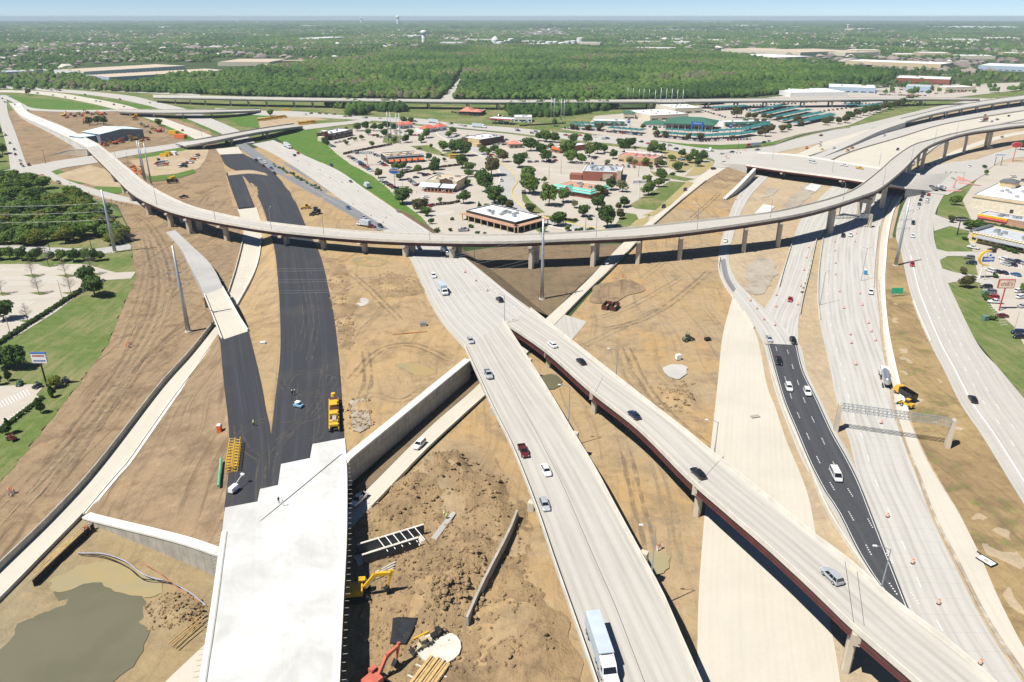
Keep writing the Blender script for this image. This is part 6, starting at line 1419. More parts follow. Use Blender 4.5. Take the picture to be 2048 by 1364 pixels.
loader(W(878,1272,.3),R(40),'small dark skid loader beside the pale round slab',M['black'],name='skid_loader',sc=.7)
loader(W(845,1296,.2),R(215),'small tan and red dumper next to the pale round slab',m_plain('tan_machine',(.45,.36,.22),.7),name='site_dumper',sc=.8)
loader(PL(632,429),R(250),'black and yellow loader on the dirt mound above the flyover',M['black'],sc=1.5)
loader(PL(613,418),R(200),'yellow bulldozer beside the dirt mound above the flyover',YM, name='bulldozer',sc=1.1)
loader(W(1375,681,.1),R(30),'small green backhoe on the ochre dirt',m_plain('drab_green',(.16,.19,.10),.8),name='backhoe',sc=.9)
# long yellow deck finishing machine
a, b = PL(668,806,.16),PL(669,866,.16);d = b - a;L = d.length
fm = empty('finishing_machine',(a + b) / 2,math.atan2(d.y, d.x),'long yellow paving machine parked on the asphalt edge beside the white deck','paving machine')
for s in (-1,1):
    m_ = MB();m_.box((0,s * 1.2,1.2),(L, .3,.7));m_.obj('side_frame',YM, fm)
    for x in (-.42,-.14,.14,.42): m_ = MB();m_.box((x * L, s * 1.2,.45),(1.6,.5,.9));m_.obj('crawler_track',M['black'],fm)
for k in range(9):
    m_ = MB();m_.box((-L / 2 + L * (k + .5) / 9,0,1.5 + .3 * (k % 3)),(L / 14,2.2,.6 + .35 * (k % 2)));m_.obj('deck_unit',YM if k % 3 else M['steel_red'],fm)
m_ = MB();m_.cyl((-L / 2 - .6,0,1.9),(-L / 2 - .6,0,2.9),.7,.6,10);m_.obj('hopper',YM, fm)
m_ = MB();m_.box((-L * .2,0,2.7),(2.2,2.0,.1));m_.box((-L * .2,0,2.3),(1.8,1.6,.7));m_.obj('operator_platform',YM, fm)
m_ = MB();m_.box((L * .28,.2,2.2),(2.6,1.0,.8));m_.obj('engine_cover',M['barrier_grey'],fm)
# yellow lattice truss lying on the asphalt
a, b = PL(472,886,.2),PL(464,944,.2);d = b - a;L = d.length
tr = empty('lattice_truss',(a + b) / 2,math.atan2(d.y, d.x),'yellow steel lattice truss lying on the asphalt beside the green pipe','steel truss')
tw, thh = 2.6,1.6
for y in (-tw / 2,0,tw / 2):
    for z in (.1,thh): m_ = MB();m_.cyl((-L / 2,y, z),(L / 2,y, z),.1,.1,6);m_.obj('chord',YM, tr)
nb = 10
for k in range(nb):
    x0,x1 = -L / 2 + L * k / nb, -L / 2 + L * (k + 1) / nb;m_ = MB()
    for y in (-tw / 2,0,tw / 2): m_.cyl((x0,y, .1),(x1,y, thh),.06,.06,4);m_.cyl((x1,y, .1),(x1,y, thh),.06,.06,4)
    for z in (.1,thh): m_.cyl((x0,-tw / 2,z),(x1,tw / 2,z),.06,.06,4);m_.cyl((x1,-tw / 2,z),(x1,tw / 2,z),.06,.06,4)
    m_.obj('bracing',YM, tr)
# light tower, pipe, toilets, cart
p = PL(468,984,.16);lt = empty('generator_trailer',p, R(70),'white generator trailer with folded mast on the asphalt near the white deck','trailer')
m_ = MB();m_.box((0,0,1.1),(2.4,1.3,1.1),taper=.92);m_.obj('housing',M['white'],lt);m_ = MB();m_.cyl((.9,0,1.6),(3.6,.2,2.4),.1,.08,6);m_.box((3.8,.2,2.45),(.5,.9,.4));m_.obj('mast',M['white'],lt);wheels(lt, (0,),.85,.35,.2)
m_ = MB();m_.cyl(PL(442,918,.5),PL(437,972,.5),.35,.35,10);tag(m_.obj('green_pipe',m_plain('pipe_green',(.14,.42,.26),.5),smooth=False),'straight green pipe lying beside the asphalt next to the lattice truss','pipe')
def toilet(p, label, col, rz=0.0):
    r = empty('portable_toilet',p, rz, label, 'portable toilet');m_ = MB();m_.box((0,0,1.1),(1.15,1.15,2.2));m_.obj('cabin',col, r)
    m_ = MB();m_.box((0,0,2.28),(1.2,1.2,.2),taper=.75);m_.obj('roof',M['white'],r);m_ = MB();m_.box((0,-.59,1.05),(.8,.04,1.9));dd = m_.obj('door',col, r);m_ = MB();m_.box((.3,-.62,1.1),(.06,.04,.2));m_.obj('handle',M['black'],dd)
q = PL(440,866);q.z = 5.6;toilet(W(440,864,5.6),'orange portable toilet with white roof on the dirt slope by the asphalt',M['orange']);toilet(W(1730,549,.12),'blue portable toilet beside the twin-arm lamp post',m_plain('toilet_blue',(.06,.32,.55),.5))
p = PL(597,814,.16);uc = empty('utility_cart',p, R(-20),'small light blue utility cart on the asphalt near two workers','cart');m_ = MB();m_.side([(-1.3,.4),(1.3,.4),(1.3,.8),(.5,1.0),(-1.3,.9)],-.7,.7);m_.obj('body',m_plain('light_blue',(.25,.5,.68),.5),uc);m_ = MB();m_.box((-.1,0,1.7),(1.4,1.3,.08));m_.obj('roof',M['white'],uc)
for x in (-.7,.5):
    for s in (-.6,.6): m_ = MB();m_.cyl((x, s, .9),(x, s, 1.68),.03,.03,4);m_.obj('roof_post',M['black'],uc)
wheels(uc, (-.8,.9),.75,.3,.2)
# red-brown roll-off bins
for x, y, l in ((1213,615,'rust-red open waste container beside its twin on the dirt'),(1229,617,'dark red open waste container next to its twin on the dirt')):
    p = W(x, y, .1);r = empty('waste_container',p, R(65),l, 'container');m2 = M['steel_red']
    for s in (-1,1): m_ = MB();m_.box((0,s * 1.15,1.0),(6.0,.1,1.7));m_.obj('side_wall',m2,r)
    for s in (-1,1): m_ = MB();m_.box((s * 2.95,0,1.0),(.1,2.2,1.7));m_.obj('end_wall',m2,r)
    m_ = MB();m_.box((0,0,.3),(5.8,2.2,.15));m_.obj('floor_plate',M['dirt_pale'],r)
    for k in range(7): m_ = MB();m_.box((-2.6 + k * .87,-1.23,1.0),(.12,.06,1.6));m_.box((-2.6 + k * .87,1.23,1.0),(.12,.06,1.6));m_.obj('rib',m2,r)
def crate(px, py, z, d, mat, label, name='crate',rz=0.3,group=None):
    r = empty(name, W(px, py, z),rz, label, 'box',group);m_ = MB();m_.box((0,0,d[2] / 2),d);m_.obj('body',mat, r);m_ = MB();m_.box((0,0,d[2] + .05),(d[0] * 1.04,d[1] * 1.04,.1));m_.obj('lid',mat, r)
crate(1356,718,.1,(1.6,1.4,1.6),M['white'],'white storage box on the ochre dirt near the milky puddle','storage_box')
crate(1415,680,.1,(2.0,1.5,.8),M['black'],'small dark crate on the ochre dirt beside the pale carriageway')
crate(526,689,6.3,(1.6,1.2,.9),M['white'],'small white and black crate on the dirt median between asphalt strips')
crate(846,652,6.4,(2.2,1.8,1.4),M['galv'],'grey generator box on the graded dirt beside the steel beam','generator_box')
crate(1968,589,.05,(2.2,1.8,1.7),m_plain('transformer_green',(.13,.24,.17),.6),'green transformer cabinet on the roadside lawn','transformer_cabinet');crate(1969,640,.05,(2.2,1.8,1.7),m_plain('transformer_green_b',(.13,.24,.17),.6),'green transformer cabinet beside the round shrub on the lawn','transformer_cabinet')
crate(1510,834,.1,(2.6,1.2,.25),M['barrier_grey'],'grey drain plate on the pale unfinished carriageway','drain_plate');crate(1537,688,.1,(2.6,1.2,.25),M['barrier_grey'],'grey drain plate at the head of the pale unfinished carriageway','drain_plate')
m_ = MB();m_.side([(-6,0),(6,0),(6,.35),(-6,.35)],-.18,.18);tag(m_.obj('steel_beam',m_plain('rusty_steel',(.42,.19,.06),.8),loc=PL(820,667,.05),rz=R(12)),'rusty steel beam lying on the graded dirt','beam')
# round pale slab, black fabric sheet, yellow beam, planks
m_ = MB();m_.prism([(4.2 * math.cos(2 * math.pi * k / 16) * random.uniform(.92,1.05),3.9 * math.sin(2 * math.pi * k / 16)) for k in range(16)],0,.45);tag(m_.obj('round_slab',M['barrier'],loc=W(880,1298,.15)),'pale round concrete slab in the digging','slab')
mb = MB();cn = [W(788,1240,.5),W(836,1240,.5),(W(824,1262,.5)),W(812,1290,.5),W(782,1290,.5),W(786,1268,.5)]
nx_ = 12
A = catmull([W(786,1240,0),W(784,1265,0),W(780,1291,0)],nx_);B = catmull([W(836,1240,0),W(828,1264,0),W(812,1292,0)],nx_)
for i in range(nx_):
    for j in range(nx_): p = A[i].lerp(B[i],j / (nx_ - 1));mb.v.append((p.x, p.y, .55 + .22 * fbm(p.x, p.y, .5) + .1 * random.random()))
mb.f = [(i * nx_ + j, i * nx_ + j + 1,(i + 1) * nx_ + j + 1,(i + 1) * nx_ + j) for i in range(nx_ - 1) for j in range(nx_ - 1)];mb.m = [0] * len(mb.f)
o = mb.obj('ground_sheet',m_plain('black_geotextile',(.022,.024,.03),.85,0,.3,.8),smooth=True);sd = o.modifiers.new('thick','SOLIDIFY');sd.thickness = .04;tag(o, 'crumpled black fabric sheet spread on the dug-up soil','tarpaulin')
m_ = MB();m_.cyl(W(826,1278,.5),W(857,1263,.5),.2,.2,8);tag(m_.obj('yellow_pipe',YM),'yellow pipe lying beside the black fabric sheet','pipe')
p0,p1 = W(838,1376,.2),W(878,1322,.2);d = (p1 - p0);L = d.length
tp = empty('timber_stack',(p0 + p1) / 2,math.atan2(d.y, d.x),'stack of long yellow timbers laid on bearers in the digging','timber stack')
for k in range(11): m_ = MB();m_.box((random.uniform(-.4,.4),-2.4 + k * .42,.45 + (.0 if k % 3 else .28)),(L, .3,.28));m_.obj('timber',M['timber'],tp)
for s in (-.3,.1,.4): m_ = MB();m_.box((s * L, 0,.15),(.25,6.5,.25));m_.obj('bearer',M['barrier'],tp)
# culvert formwork in the trench
a, b = W(722,1122,.1),W(856,1080,.1);d = b - a;L = d.length;rz = math.atan2(d.y, d.x)
cf = empty('culvert_formwork',(a + b) / 2,rz, 'dark culvert wall forms braced by white struts beside the unfinished bridge','formwork')
fm_ = m_plain('dark_form_panel',(.075,.085,.10),.7)
for y, L2 in ((2.2,L),(-1.6,L * .82)):
    n = 9
    for k in range(n): m_ = MB();m_.box((-L / 2 + L2 * (k + .5) / n, y, 1.4),(L2 / n - .05,.25,2.8));m_.obj('form_panel',fm_, cf)
    m_ = MB();m_.box((-L / 2 + L2 / 2,y, 2.85),(L2,.5,.12));m_.obj('walkway_plank',M['barrier'],cf)
for k in range(6): m_ = MB();x = -L / 2 + L * (.3 + .11 * k);m_.cyl((x, 2.4,2.9),(x + .8,-2.4,2.3),.1,.1,6);m_.obj('strut',M['white'],cf)
m_ = MB();m_.box((-1,.3,.15),(L, 3.4,.2));m_.obj('base_slab',M['barrier'],cf)
for k in range(4): m_ = MB();m_.cyl(W(740 + 4 * k, 1162 - 6 * k, .4),W(785 + 2 * k, 1142 - 6 * k, .4),.2,.2,8);tag(m_.obj('concrete_pipe',M['barrier']),'pale pipe lying by the culvert forms in the shade','pipe','pipes by the culvert forms')
ribbon('concrete_strip',[(905,1022,.3),(880,1052,.3),(862,1075,.3)],[(912,1026,.3),(890,1056,.3),(872,1080,.3)],M['gravel'],.35,.3,reg=False)
for x, y in ((863,1092),(862,1104)): crate(x, y, .3,(1.2,.8,.15),M['white'],'white board lying by the culvert forms','white_board',.3,'white boards by the culvert')
# shoring wall with lumber beside the pond
a, b = W(68,1172,.2),W(189,1056,.2);d = b - a;L = d.length;rz = math.atan2(d.y, d.x)
sw = empty('shoring_wall',(a + b) / 2,rz, 'dark timber shoring wall beside the muddy pond with lumber stacked behind','shoring wall')
for k in range(14): m_ = MB();m_.box((-L / 2 + L * (k + .5) / 14,0,.6),(L / 14 - .06,.18,1.7));m_.obj('shoring_panel',M['black'],sw)
for k in range(6): m_ = MB();m_.box((random.uniform(-3,3),.5 + .28 * k, 1.25),(L * random.uniform(.4,.8),.2,.12));m_.obj('timber',M['timber'],sw)
for k, (q0,q1) in enumerate((((336,1288),(408,1226)),((340,1290),(410,1232)),((345,1292),(404,1240)),((350,1296),(405,1248)))):
    m_ = MB();m_.cyl(W(*q0,.9),W(*q1,1.0),.13,.13,6);tag(m_.obj('yellow_pole',M['timber']),'yellow pole lying on the mud beside the unfinished bridge','pole','yellow poles on the mud')
for pts, c, l in (([(157,1106),(205,1107),(250,1122),(290,1150),(340,1165),(380,1185),(411,1210)],'hose_grey','pale blue hose running across the muddy bank to the bridge'),([(157,1108),(210,1114),(255,1134),(285,1157),(330,1162),(360,1175)],'black','black hose curving across the muddy bank'),([(288,1128),(315,1143),(335,1160),(362,1180),(400,1205)],'orange','orange hose beside the blue one on the muddy bank')):
    if c == 'hose_grey': M[c] = m_plain('hose_blue_grey',(.38,.40,.52),.6)
    m_ = MB();m_.tube(catmull([W(x, y, .62) for x, y in pts],40),.11,6);tag(m_.obj('hose',M[c] if c != 'orange' else m_plain('dull_orange_hose',(.42,.17,.09),.7)),l, 'hose')
patch('puddle',[(x, y, 'p') for x, y in [(790,728),(830,727),(868,740),(870,748),(845,752),(815,742)]],M['puddle'],.14,curvy=True, ragged=.6)
patch('puddle',[(x, y, 'p') for x, y in [(708,600),(730,596),(738,604),(722,612)]],M['puddle_pale'],.14,curvy=True, ragged=.5)
patch('puddle',[(x, y, 'p') for x, y in [(705,518),(740,513),(775,522),(755,533),(715,530)]],M['puddle'],.14,curvy=True, ragged=.5)
patch('puddle',[(1325,736),(1345,728),(1372,732),(1372,748),(1355,758),(1335,750)],M['puddle_pale'],.2,curvy=True, ragged=.8)
patch('puddle',[(1080,755),(1105,748),(1124,760),(1115,775),(1092,777)],M['pond'],.10,curvy=True, ragged=.4)
patch('puddle',[(950,1050),(975,1040),(1005,1045),(990,1070),(962,1075)],m_water('green_puddle',(.17,.20,.10),(.22,.22,.11)),.9,curvy=True, ragged=.6)
patch('puddle',[(1288,1110),(1318,1100),(1338,1115),(1330,1142),(1300,1146)],M['puddle'],.2,curvy=True, ragged=.6)
patch('stone_pile',[(x, y, 'p') for x, y in [(700,800),(735,798),(742,850),(720,865),(705,860)]],M['dirt_grey'],.3,s=.9,zf='p',bump=rough_ground(.35,.5,1.0,clod=.5),ragged=.4)
# orange barricades and bits
def barricade(px, py, z, rz, label, group=None):
    p = W(px, py, z) if z != 'p' else PL(px, py, .1)
    r = empty('barricade',p, rz, label, 'barricade',group)
    for s in (-.7,.7): m_ = MB();m_.box((s, 0,.6),(.1,.5,1.2));m_.obj('stand',M['white'],r)
    for z in (.5,.9,1.3): m_ = MB();m_.box((0,0,z),(1.8,.06,.22));m_.obj('board',M['orange'],r)
for x, y, z in ((255,694,.1),(262,692,.1),(24,985,.1),(20,990,.1),(1318,1098,.3),(174,1062,1.0),(1246,555,.1)): barricade(x, y, z, random.uniform(0,3),'orange and white barricade left on the bare dirt','barricades on the dirt')
for x, y in ((1452,315),(1455,318),(1460,313),(1448,309),(1490,302),(1485,302),(1480,303),(1522,297),(1525,292),(1470,303)): barricade(x, y, .15,random.uniform(0,3),'orange barricade at the dealership junction','barricades at the junction')
for i, (x, y, h, cname) in enumerate(((1812,813,120,'yellow'),(1799,790,0,None))):
    if cname: loader(W(x, y, .1),R(h),'yellow roller machine on the straw verge below the dump truck',YM, name='roller',sc=.9)
# storm inlet
m_ = MB();r = empty('storm_inlet',W(1972,1122,.2),R(-62),'square white storm inlet box rimmed with black fabric on the verge','drain');r.scale = (.62,) * 3;m_.box((0,0,.1),(5.2,3.2,.3));m_.obj('slab',M['white'],r)
m_ = MB();m_.tube([(-2.7,-1.7,.3),(2.7,-1.7,.3),(2.9,1.8,.3),(-2.7,1.7,.3),(-4.5,1.9,.3)],.2,6);m_.obj('fabric_sock',M['black'],r);m_ = MB();m_.box((0,0,.28),(1.6,1.2,.1));m_.obj('grate',M['barrier_grey'],r)
# motorcycle stands and off-road buggies by the sign on the lawn
for x, y, c, l in ((40,770,'green','green off-road buggy displayed on the lawn by the small car park'),(75,775,'black','black off-road buggy displayed at the car park corner'),(132,764,'navy','dark off-road buggy displayed on a pad by the yellow-green tree'),(24,880,'maroon','dark red off-road buggy on the lawn below the hedge')):
    p = W(x, y, .05);r = empty('off_road_buggy',p, random.uniform(0,6),l, 'buggy');m_ = MB();m_.side([(-1.4,.5),(1.4,.5),(1.5,.8),(.6,1.0),(-1.4,1.0)],-.6,.6);m_.obj('body',PAINT[c],r)
    m_ = MB();m_.tube([(-.9,-.6,1),(-.6,-.55,1.8),(.2,-.55,1.8),(.7,-.6,1)],.05,5);m_.tube([(-.9,.6,1),(-.6,.55,1.8),(.2,.55,1.8),(.7,.6,1)],.05,5);m_.obj('roll_cage',M['black'],r);m_ = MB();m_.box((-.2,0,1.82),(.9,1.1,.06));m_.obj('roof',PAINT[c],r);wheels(r, (-1.0,1.0),.75,.38,.28)
# loose clods: too many to count
mb = MB()
def clods(poly, n, z, r0,r1,pf=None):
    w = [P(q) for q in poly];pl = [(p.x, p.y) for p in w];lo = np.array(pl).min(0);hi = np.array(pl).max(0);c = 0
    while c < n:
        x, y = random.uniform(lo[0],hi[0]),random.uniform(lo[1],hi[1])
        if inside((x, y),pl):
            r = r0 + (r1 - r0) * random.random() ** 3;zz = (hp(y) if pf else 0) + z;mb.ico((x, y, zz + r * .2),r, 0,.35,(1,1,.7));c += 1
dig = bpy.data.objects['digging_soil']
def onto(obj, poly, n, r0,r1):
    """clods resting on a bumpy sheet"""
    w = [P(q) for q in poly];pl = [(p.x, p.y) for p in w];vv = [v.co for v in obj.data.vertices if inside((v.co.x, v.co.y),pl)]
    for _ in range(n):
        p = random.choice(vv);r = r0 + (r1 - r0) * random.random() ** 3;mb.ico((p.x + random.uniform(-.9,.9),p.y + random.uniform(-.9,.9),p.z + r * .1),r, 0,.35,(1,1,.7))
onto(dig, [(725,1040),(870,905),(1020,960),(1110,1300),(960,1364),(720,1364)],2600,.1,.6)
onto(dig, [(860,1130),(960,1100),(985,1190),(930,1250),(860,1230)],900,.15,.75)
onto(bpy.data.objects['graded_dirt'],[(q[0],q[1],'p') for q in [(655,560),(690,560),(710,690),(680,700)]],700,.12,.55)
onto(bpy.data.objects['graded_dirt'],[(q[0],q[1],'p') for q in [(760,540),(850,560),(845,590),(760,590)]],250,.12,.5)
onto(bpy.data.objects['stone_pile'],[(q[0],q[1],'p') for q in [(700,800),(742,800),(742,862),(705,862)]],250,.12,.45)
onto(bpy.data.objects['pond_bank'],[(300,1200),(400,1190),(400,1260),(300,1260)],350,.12,.45)
onto(bpy.data.objects['construction_ground'],[(1318,760),(1385,760),(1390,830),(1320,830)],350,.15,.55)
tag(mb.obj('dirt_clods',M['dirt_dig']),'loose clods and lumps of dug soil',kind='stuff')
# equipment yards
GY = 'machines parked in the equipment yard'
COLS = [('yellow',YM),('orange',M['orange']),('red',M['red']),('grey',M['barrier_grey'])]
yard = [(128,232),(135,236),(142,230),(150,233),(158,229),(166,232),(175,227),(184,230),(192,228),(201,230),(210,229),(262,232),(268,236),(272,240),(284,250),(292,254),(305,258),(312,262),(320,264),(210,290),(222,288),(232,288),(243,285),(262,282),(270,280),(285,282),(296,280)]
for i, (x, y) in enumerate(yard):
    cn, cm = COLS[i % 4]
    (excavator if i % 3 == 0 else loader)(W(x, y, .05),random.uniform(0,6),f'{cn} machine parked in the equipment yard around the grey metal building',cm, group=GY)
for i, (x, y, cn) in enumerate([(320,332,'white'),(315,328,'red'),(325,326,'white'),(330,331,'orange'),(318,322,'black'),(333,325,'white'),(362,334,'white'),(368,330,'black'),(374,327,'red'),(380,323,'white'),(386,320,'orange'),(392,316,'white'),(396,312,'red'),(370,334,'navy'),(384,326,'white')]):
    car_solid(random.choice(['pickup','van']),cn, W(x, y, .06),random.uniform(0,6),f'{cn} work vehicle parked on the sandy lot below the street overpass','vehicles on the sandy lot')
for i in range(14):
    x, y = random.uniform(262,284),random.uniform(333,350);crate(x, y, .05,(2.2,1.2,1.0),M['orange'],'orange plastic barrier piled beside the steel poles','water_barrier',random.uniform(0,3),'orange barriers piled by the poles')
for x, y, d, c, l in ((347,268,(9,5,3.2),'yellow','yellow storage container at the yard corner'),(362,276,(11,5,3.4),'orange','orange and grey crushing plant at the yard corner'),(328,313,(6,2.5,2.2),'yellow','yellow container on the sandy lot'),(336,311,(5,2.5,3),'yellow','second yellow container on the sandy lot beside a white one'),(348,310,(5,3,3),'white','white tank container on the sandy lot')): crate(x, y, .05,d, M[c],l, 'storage_container',R(-15))
excavator(W(172,246,.05),R(120),'orange excavator with raised boom standing over brush in the yard',M['orange'],sc=1.6)
loader(W(181,273,.05),R(10),'orange paver parked beside the grey metal building',M['orange'],name='paver',sc=1.6)
for x, y in ((205,290),(212,292)): loader(W(x, y, .05),R(70),'orange lift beside the flyover start',M['orange'],name='lift_machine',group='lifts by the flyover start')
p = W(345,366,.05);dump_truck(p, R(20),'dark truck with orange round tank parked on the grading','black','black');m_ = MB();m_.cyl((-3,0,2.4),(1.5,0,2.4),1.3,1.3,14);r = m_.obj('orange_tank',M['yellow'],None, W(347,362,.1),R(70));tag(r, 'orange cylindrical tank standing beside the dark truck','tank')
car(368,395,'pickup','black','black and white truck parked on the bare grading below the street overpass',head=R(40))
box_truck(728,452,4.5,'white flatbed truck beside the exit ramp',head=R(150));car(742,455,'pickup','maroon','maroon pickup towing beside the exit ramp',z=4.5,head=R(-20),detail=True)
# school buses
def bus(px, py, rz, label, group):
    r = empty('school_bus',W(px, py, .1),R(rz),label, 'bus',group);m_ = MB();m_.side([(-5,.5),(4.8,.5),(4.9,1.4),(3.8,1.6),(3.6,3.0),(-5,3.05)],-1.2,1.2);m_.obj('body',YM, r)
    for s in (-1,1): m_ = MB();m_.box((-.8,s * 1.21,2.2),(8,.03,.6));m_.obj('window',M['glass'],r)
    wheels(r, (3.2,-3.0),1.15,.5)
for k in range(5): bus(524 + 10.5 * k, 242 - 1.6 * k, 25,'yellow school bus in the row on the bare lot beside the far street','parked school buses')
for k in range(3): bus(606 + 9 * k, 249 - 1.5 * k, 20,'yellow construction bus on the bare lot by the street overpass','yellow buses by the overpass')
bus(572,222,178,'yellow school bus driving on the far street','buses on the street');bus(910,316,20,'yellow bus parked between trees by the winding street','buses on the street')
# ------------------------------------------------------------------ trees
LEAF = {'dark': m_leaf('dark_oak_leaves',(0.075,0.145,0.03),(0.10,0.175,0.04)),'mid': m_leaf('fresh_green_leaves',(0.14,0.24,0.04),(0.175,0.27,0.055)),
        'pale': m_leaf('pale_spring_leaves',(0.20,0.235,0.085),(0.24,0.24,0.10)),'olive': m_leaf('olive_brown_leaves',(0.135,0.14,0.045),(0.165,0.13,0.06)),
        'grey': m_leaf('bare_grey_twigs',(0.17,0.145,0.125),(0.20,0.17,0.15)),'lime': m_leaf('lime_green_leaves',(0.18,0.22,0.03),(0.22,0.23,0.035))}
M['bark'] = m_plain('bark',(0.12,0.09,0.065),.95,0,.3,2.0)
def leaf_cloud(n, rx, rz, zc, clumps, size, seed, cone=False, flat=.5):
    g = np.random.default_rng(seed);cs = []
    for _ in range(clumps):
        d = g.normal(size=3);d /= np.linalg.norm(d);r = g.uniform(.25,.72);cs.append((d * r * np.array([rx, rx, rz]),g.uniform(.32,.55)))
    cs.append((np.zeros(3),.62));w = np.array([c[1] ** 2 for c in cs]);w /= w.sum();idx = g.choice(len(cs),n, p=w)
    cen = np.array([cs[i][0] for i in idx]);rr = np.array([cs[i][1] for i in idx])
    d = g.normal(size=(n, 3));d /= np.linalg.norm(d, axis=1)[:, None]
    pos = cen + d * (rr * g.uniform(.72,1.04,n))[:, None] * np.array([rx, rx, rz]) ;pos[:, 2] += zc
    if cone: k = np.clip(1 - (pos[:, 2] - (zc - rz)) / (2.1 * rz),.06,1);pos[:, :2] *= (k / .62)[:, None]
    nrm = d + g.normal(size=(n, 3)) * flat;nrm[:, 2] += .35;nrm /= np.linalg.norm(nrm, axis=1)[:, None]
    u = np.cross(nrm, g.normal(size=(n, 3)));u /= np.linalg.norm(u, axis=1)[:, None];v = np.cross(nrm, u)
    s = size * g.uniform(.6,1.35,n)[:, None];a = g.uniform(.55,1.0,n)[:, None]
    return np.stack([pos - u * s - v * s * a, pos + u * s - v * s * a * .7,pos + u * s * .8 + v * s * a, pos - u * s * .9 + v * s * a],1)
def quads_mesh(name, q, mat, tint=None):
    n = len(q);me = bpy.data.meshes.new(name);me.vertices.add(4 * n);me.vertices.foreach_set('co',q.reshape(-1).astype(np.float32))
    me.loops.add(4 * n);me.loops.foreach_set('vertex_index',np.arange(4 * n, dtype=np.int32));me.polygons.add(n);me.polygons.foreach_set('loop_start',np.arange(0,4 * n, 4,dtype=np.int32))
    me.update(calc_edges=True);me.materials.append(mat);return me
def trunk_mesh(h, r, spread, seed, limbs=5):
    random.seed(seed);m_ = MB();m_.cyl((0,0,-.2),(.1,.05,h * .55),r * 1.3,r * .75,8)
    for k in range(limbs):
        a = 2 * math.pi * k / limbs + random.uniform(-.4,.4);z0 = h * random.uniform(.3,.55);e = (math.cos(a) * spread, math.sin(a) * spread, h * random.uniform(.7,.95));m_.cyl((.06,.03,z0),e, r * .55,r * .15,5)
    return m_.mesh('trunk',[M['bark']])
TREE = {}
for i in range(3):
    for c in ('dark','mid','olive','pale','lime'): TREE[('oak',c, i)] = quads_mesh('crown',leaf_cloud(1300 if c != 'pale' else 650,4.6,3.4,4.9,12,.40,20 + i),LEAF[c])
    TREE[('trunk',i)] = trunk_mesh(7,.22,2.4,i)
    TREE[('cone',i)] = quads_mesh('crown',leaf_cloud(700,1.5,2.4,2.5,5,.26,60 + i, cone=True),LEAF['dark'])
    TREE[('bush','dark',i)] = quads_mesh('foliage',leaf_cloud(300,1.3,.9,.8,5,.22,80 + i),LEAF['dark']);TREE[('bush','mid',i)] = quads_mesh('foliage',leaf_cloud(300,1.3,.9,.8,5,.22,90 + i),LEAF['mid'])
def bare_mesh(seed):
    random.seed(seed);m_ = MB();H_ = 9.0;m_.cyl((0,0,-.2),(0,0,H_),.16,.03,6)
    for k in range(80):
        z = H_ * (.22 + .75 * random.random());a = random.uniform(0,6.28);L = (1 - z / H_) * 3.6 + .4;e = Vector((math.cos(a) * L, math.sin(a) * L, z + L * .55));s = Vector((0,0,z));m_.cyl(s, e, .04,.012,3,caps=False)
        for q in range(5): t = random.uniform(.3,.95);p = s.lerp(e, t);b = a + random.uniform(-1.2,1.2);l2 = L * .35;m_.cyl(p, p + Vector((math.cos(b) * l2,math.sin(b) * l2,l2 * random.uniform(.2,.8))),.016,.008,3,caps=False)
    return m_.mesh('branches',[m_plain('bare_bark_%d' % seed, (.20,.175,.15),.95)])
BARE = [bare_mesh(s) for s in (1,2,3)]
random.seed(11)
def tree(p, width, label, group, col='mid',name='tree',tall=1.0):
    i = random.randrange(3);s = width / 7.6;r = empty(name, p, random.uniform(0,6.28),label, 'tree',group)
    sz = s * tall * random.uniform(.9,1.08);mesh_obj('crown',TREE[('oak',col, i)],r, sc=(s, s * random.uniform(.9,1.1),sz));mesh_obj('trunk',TREE[('trunk',i)],r, sc=(s, s, sz));return r
def cone_tree(p, h, label, group=None):
    r = empty('conical_shrub',p, random.uniform(0,6),label, 'shrub',group);s = h / 5.0;mesh_obj('crown',TREE[('cone',random.randrange(3))],r, sc=s);m_ = MB();m_.cyl((0,0,-.1),(0,0,.6 * s),.12,.1,6);m_.obj('trunk',M['bark'],r)
def bush(p, w, label, group, col='dark'):
    r = empty('bush',p, random.uniform(0,6),label, 'bush',group);mesh_obj('foliage',TREE[('bush',col, random.randrange(3))],r, sc=w / 2.6);m_ = MB();m_.cyl((0,0,-.1),(0,0,.5),.08,.05,5);m_.obj('stem',M['bark'],r)
def px_m(px, py): return F_PX / (W(px, py).xyz - Vector((0,0,CAM_H))).dot(Vector((0,_cp, -_sp)))   # photo pixels per metre there
def trees(lst, phrase, group, tall=1.0):
    nm = {'dark': 'dark green','mid': 'fresh green','pale': 'pale sparse','olive': 'olive-brown','lime': 'yellow-green'}
    for q in lst:
        x, y, w = q[:3];c = q[3] if len(q) > 3 else random.choice(['dark','mid','dark'])
        big = 'broad' if w / px_m(x, y) > 10 else ('small' if w / px_m(x, y) < 6 else 'round')
        tree(W(x, y),max(3.0,w / px_m(x, y)),f'{big} {nm[c]} tree {phrase}',group, c, tall=tall)
trees([(715,262,16),(732,261,17),(748,262,15),(762,262,14),(775,258,17),(790,262,15),(808,246,13),(822,247,13),(737,270,11,'mid'),(770,273,14),(692,262,8),(755,275,7,'mid')],'behind the dark-striped restaurant','trees behind the dark-striped restaurant')
trees([(640,280,12),(650,287,12),(655,290,10),(710,282,9,'mid'),(724,280,10,'mid'),(745,293,11,'mid'),(693,290,9,'mid')],'around the dark-striped restaurant','trees around the dark-striped restaurant')
trees([(790,285,14),(812,285,17),(822,271,14),(853,276,19),(843,285,16,'mid'),(862,296,8)],'near the red hip-roofed restaurants','trees near the red roofs')
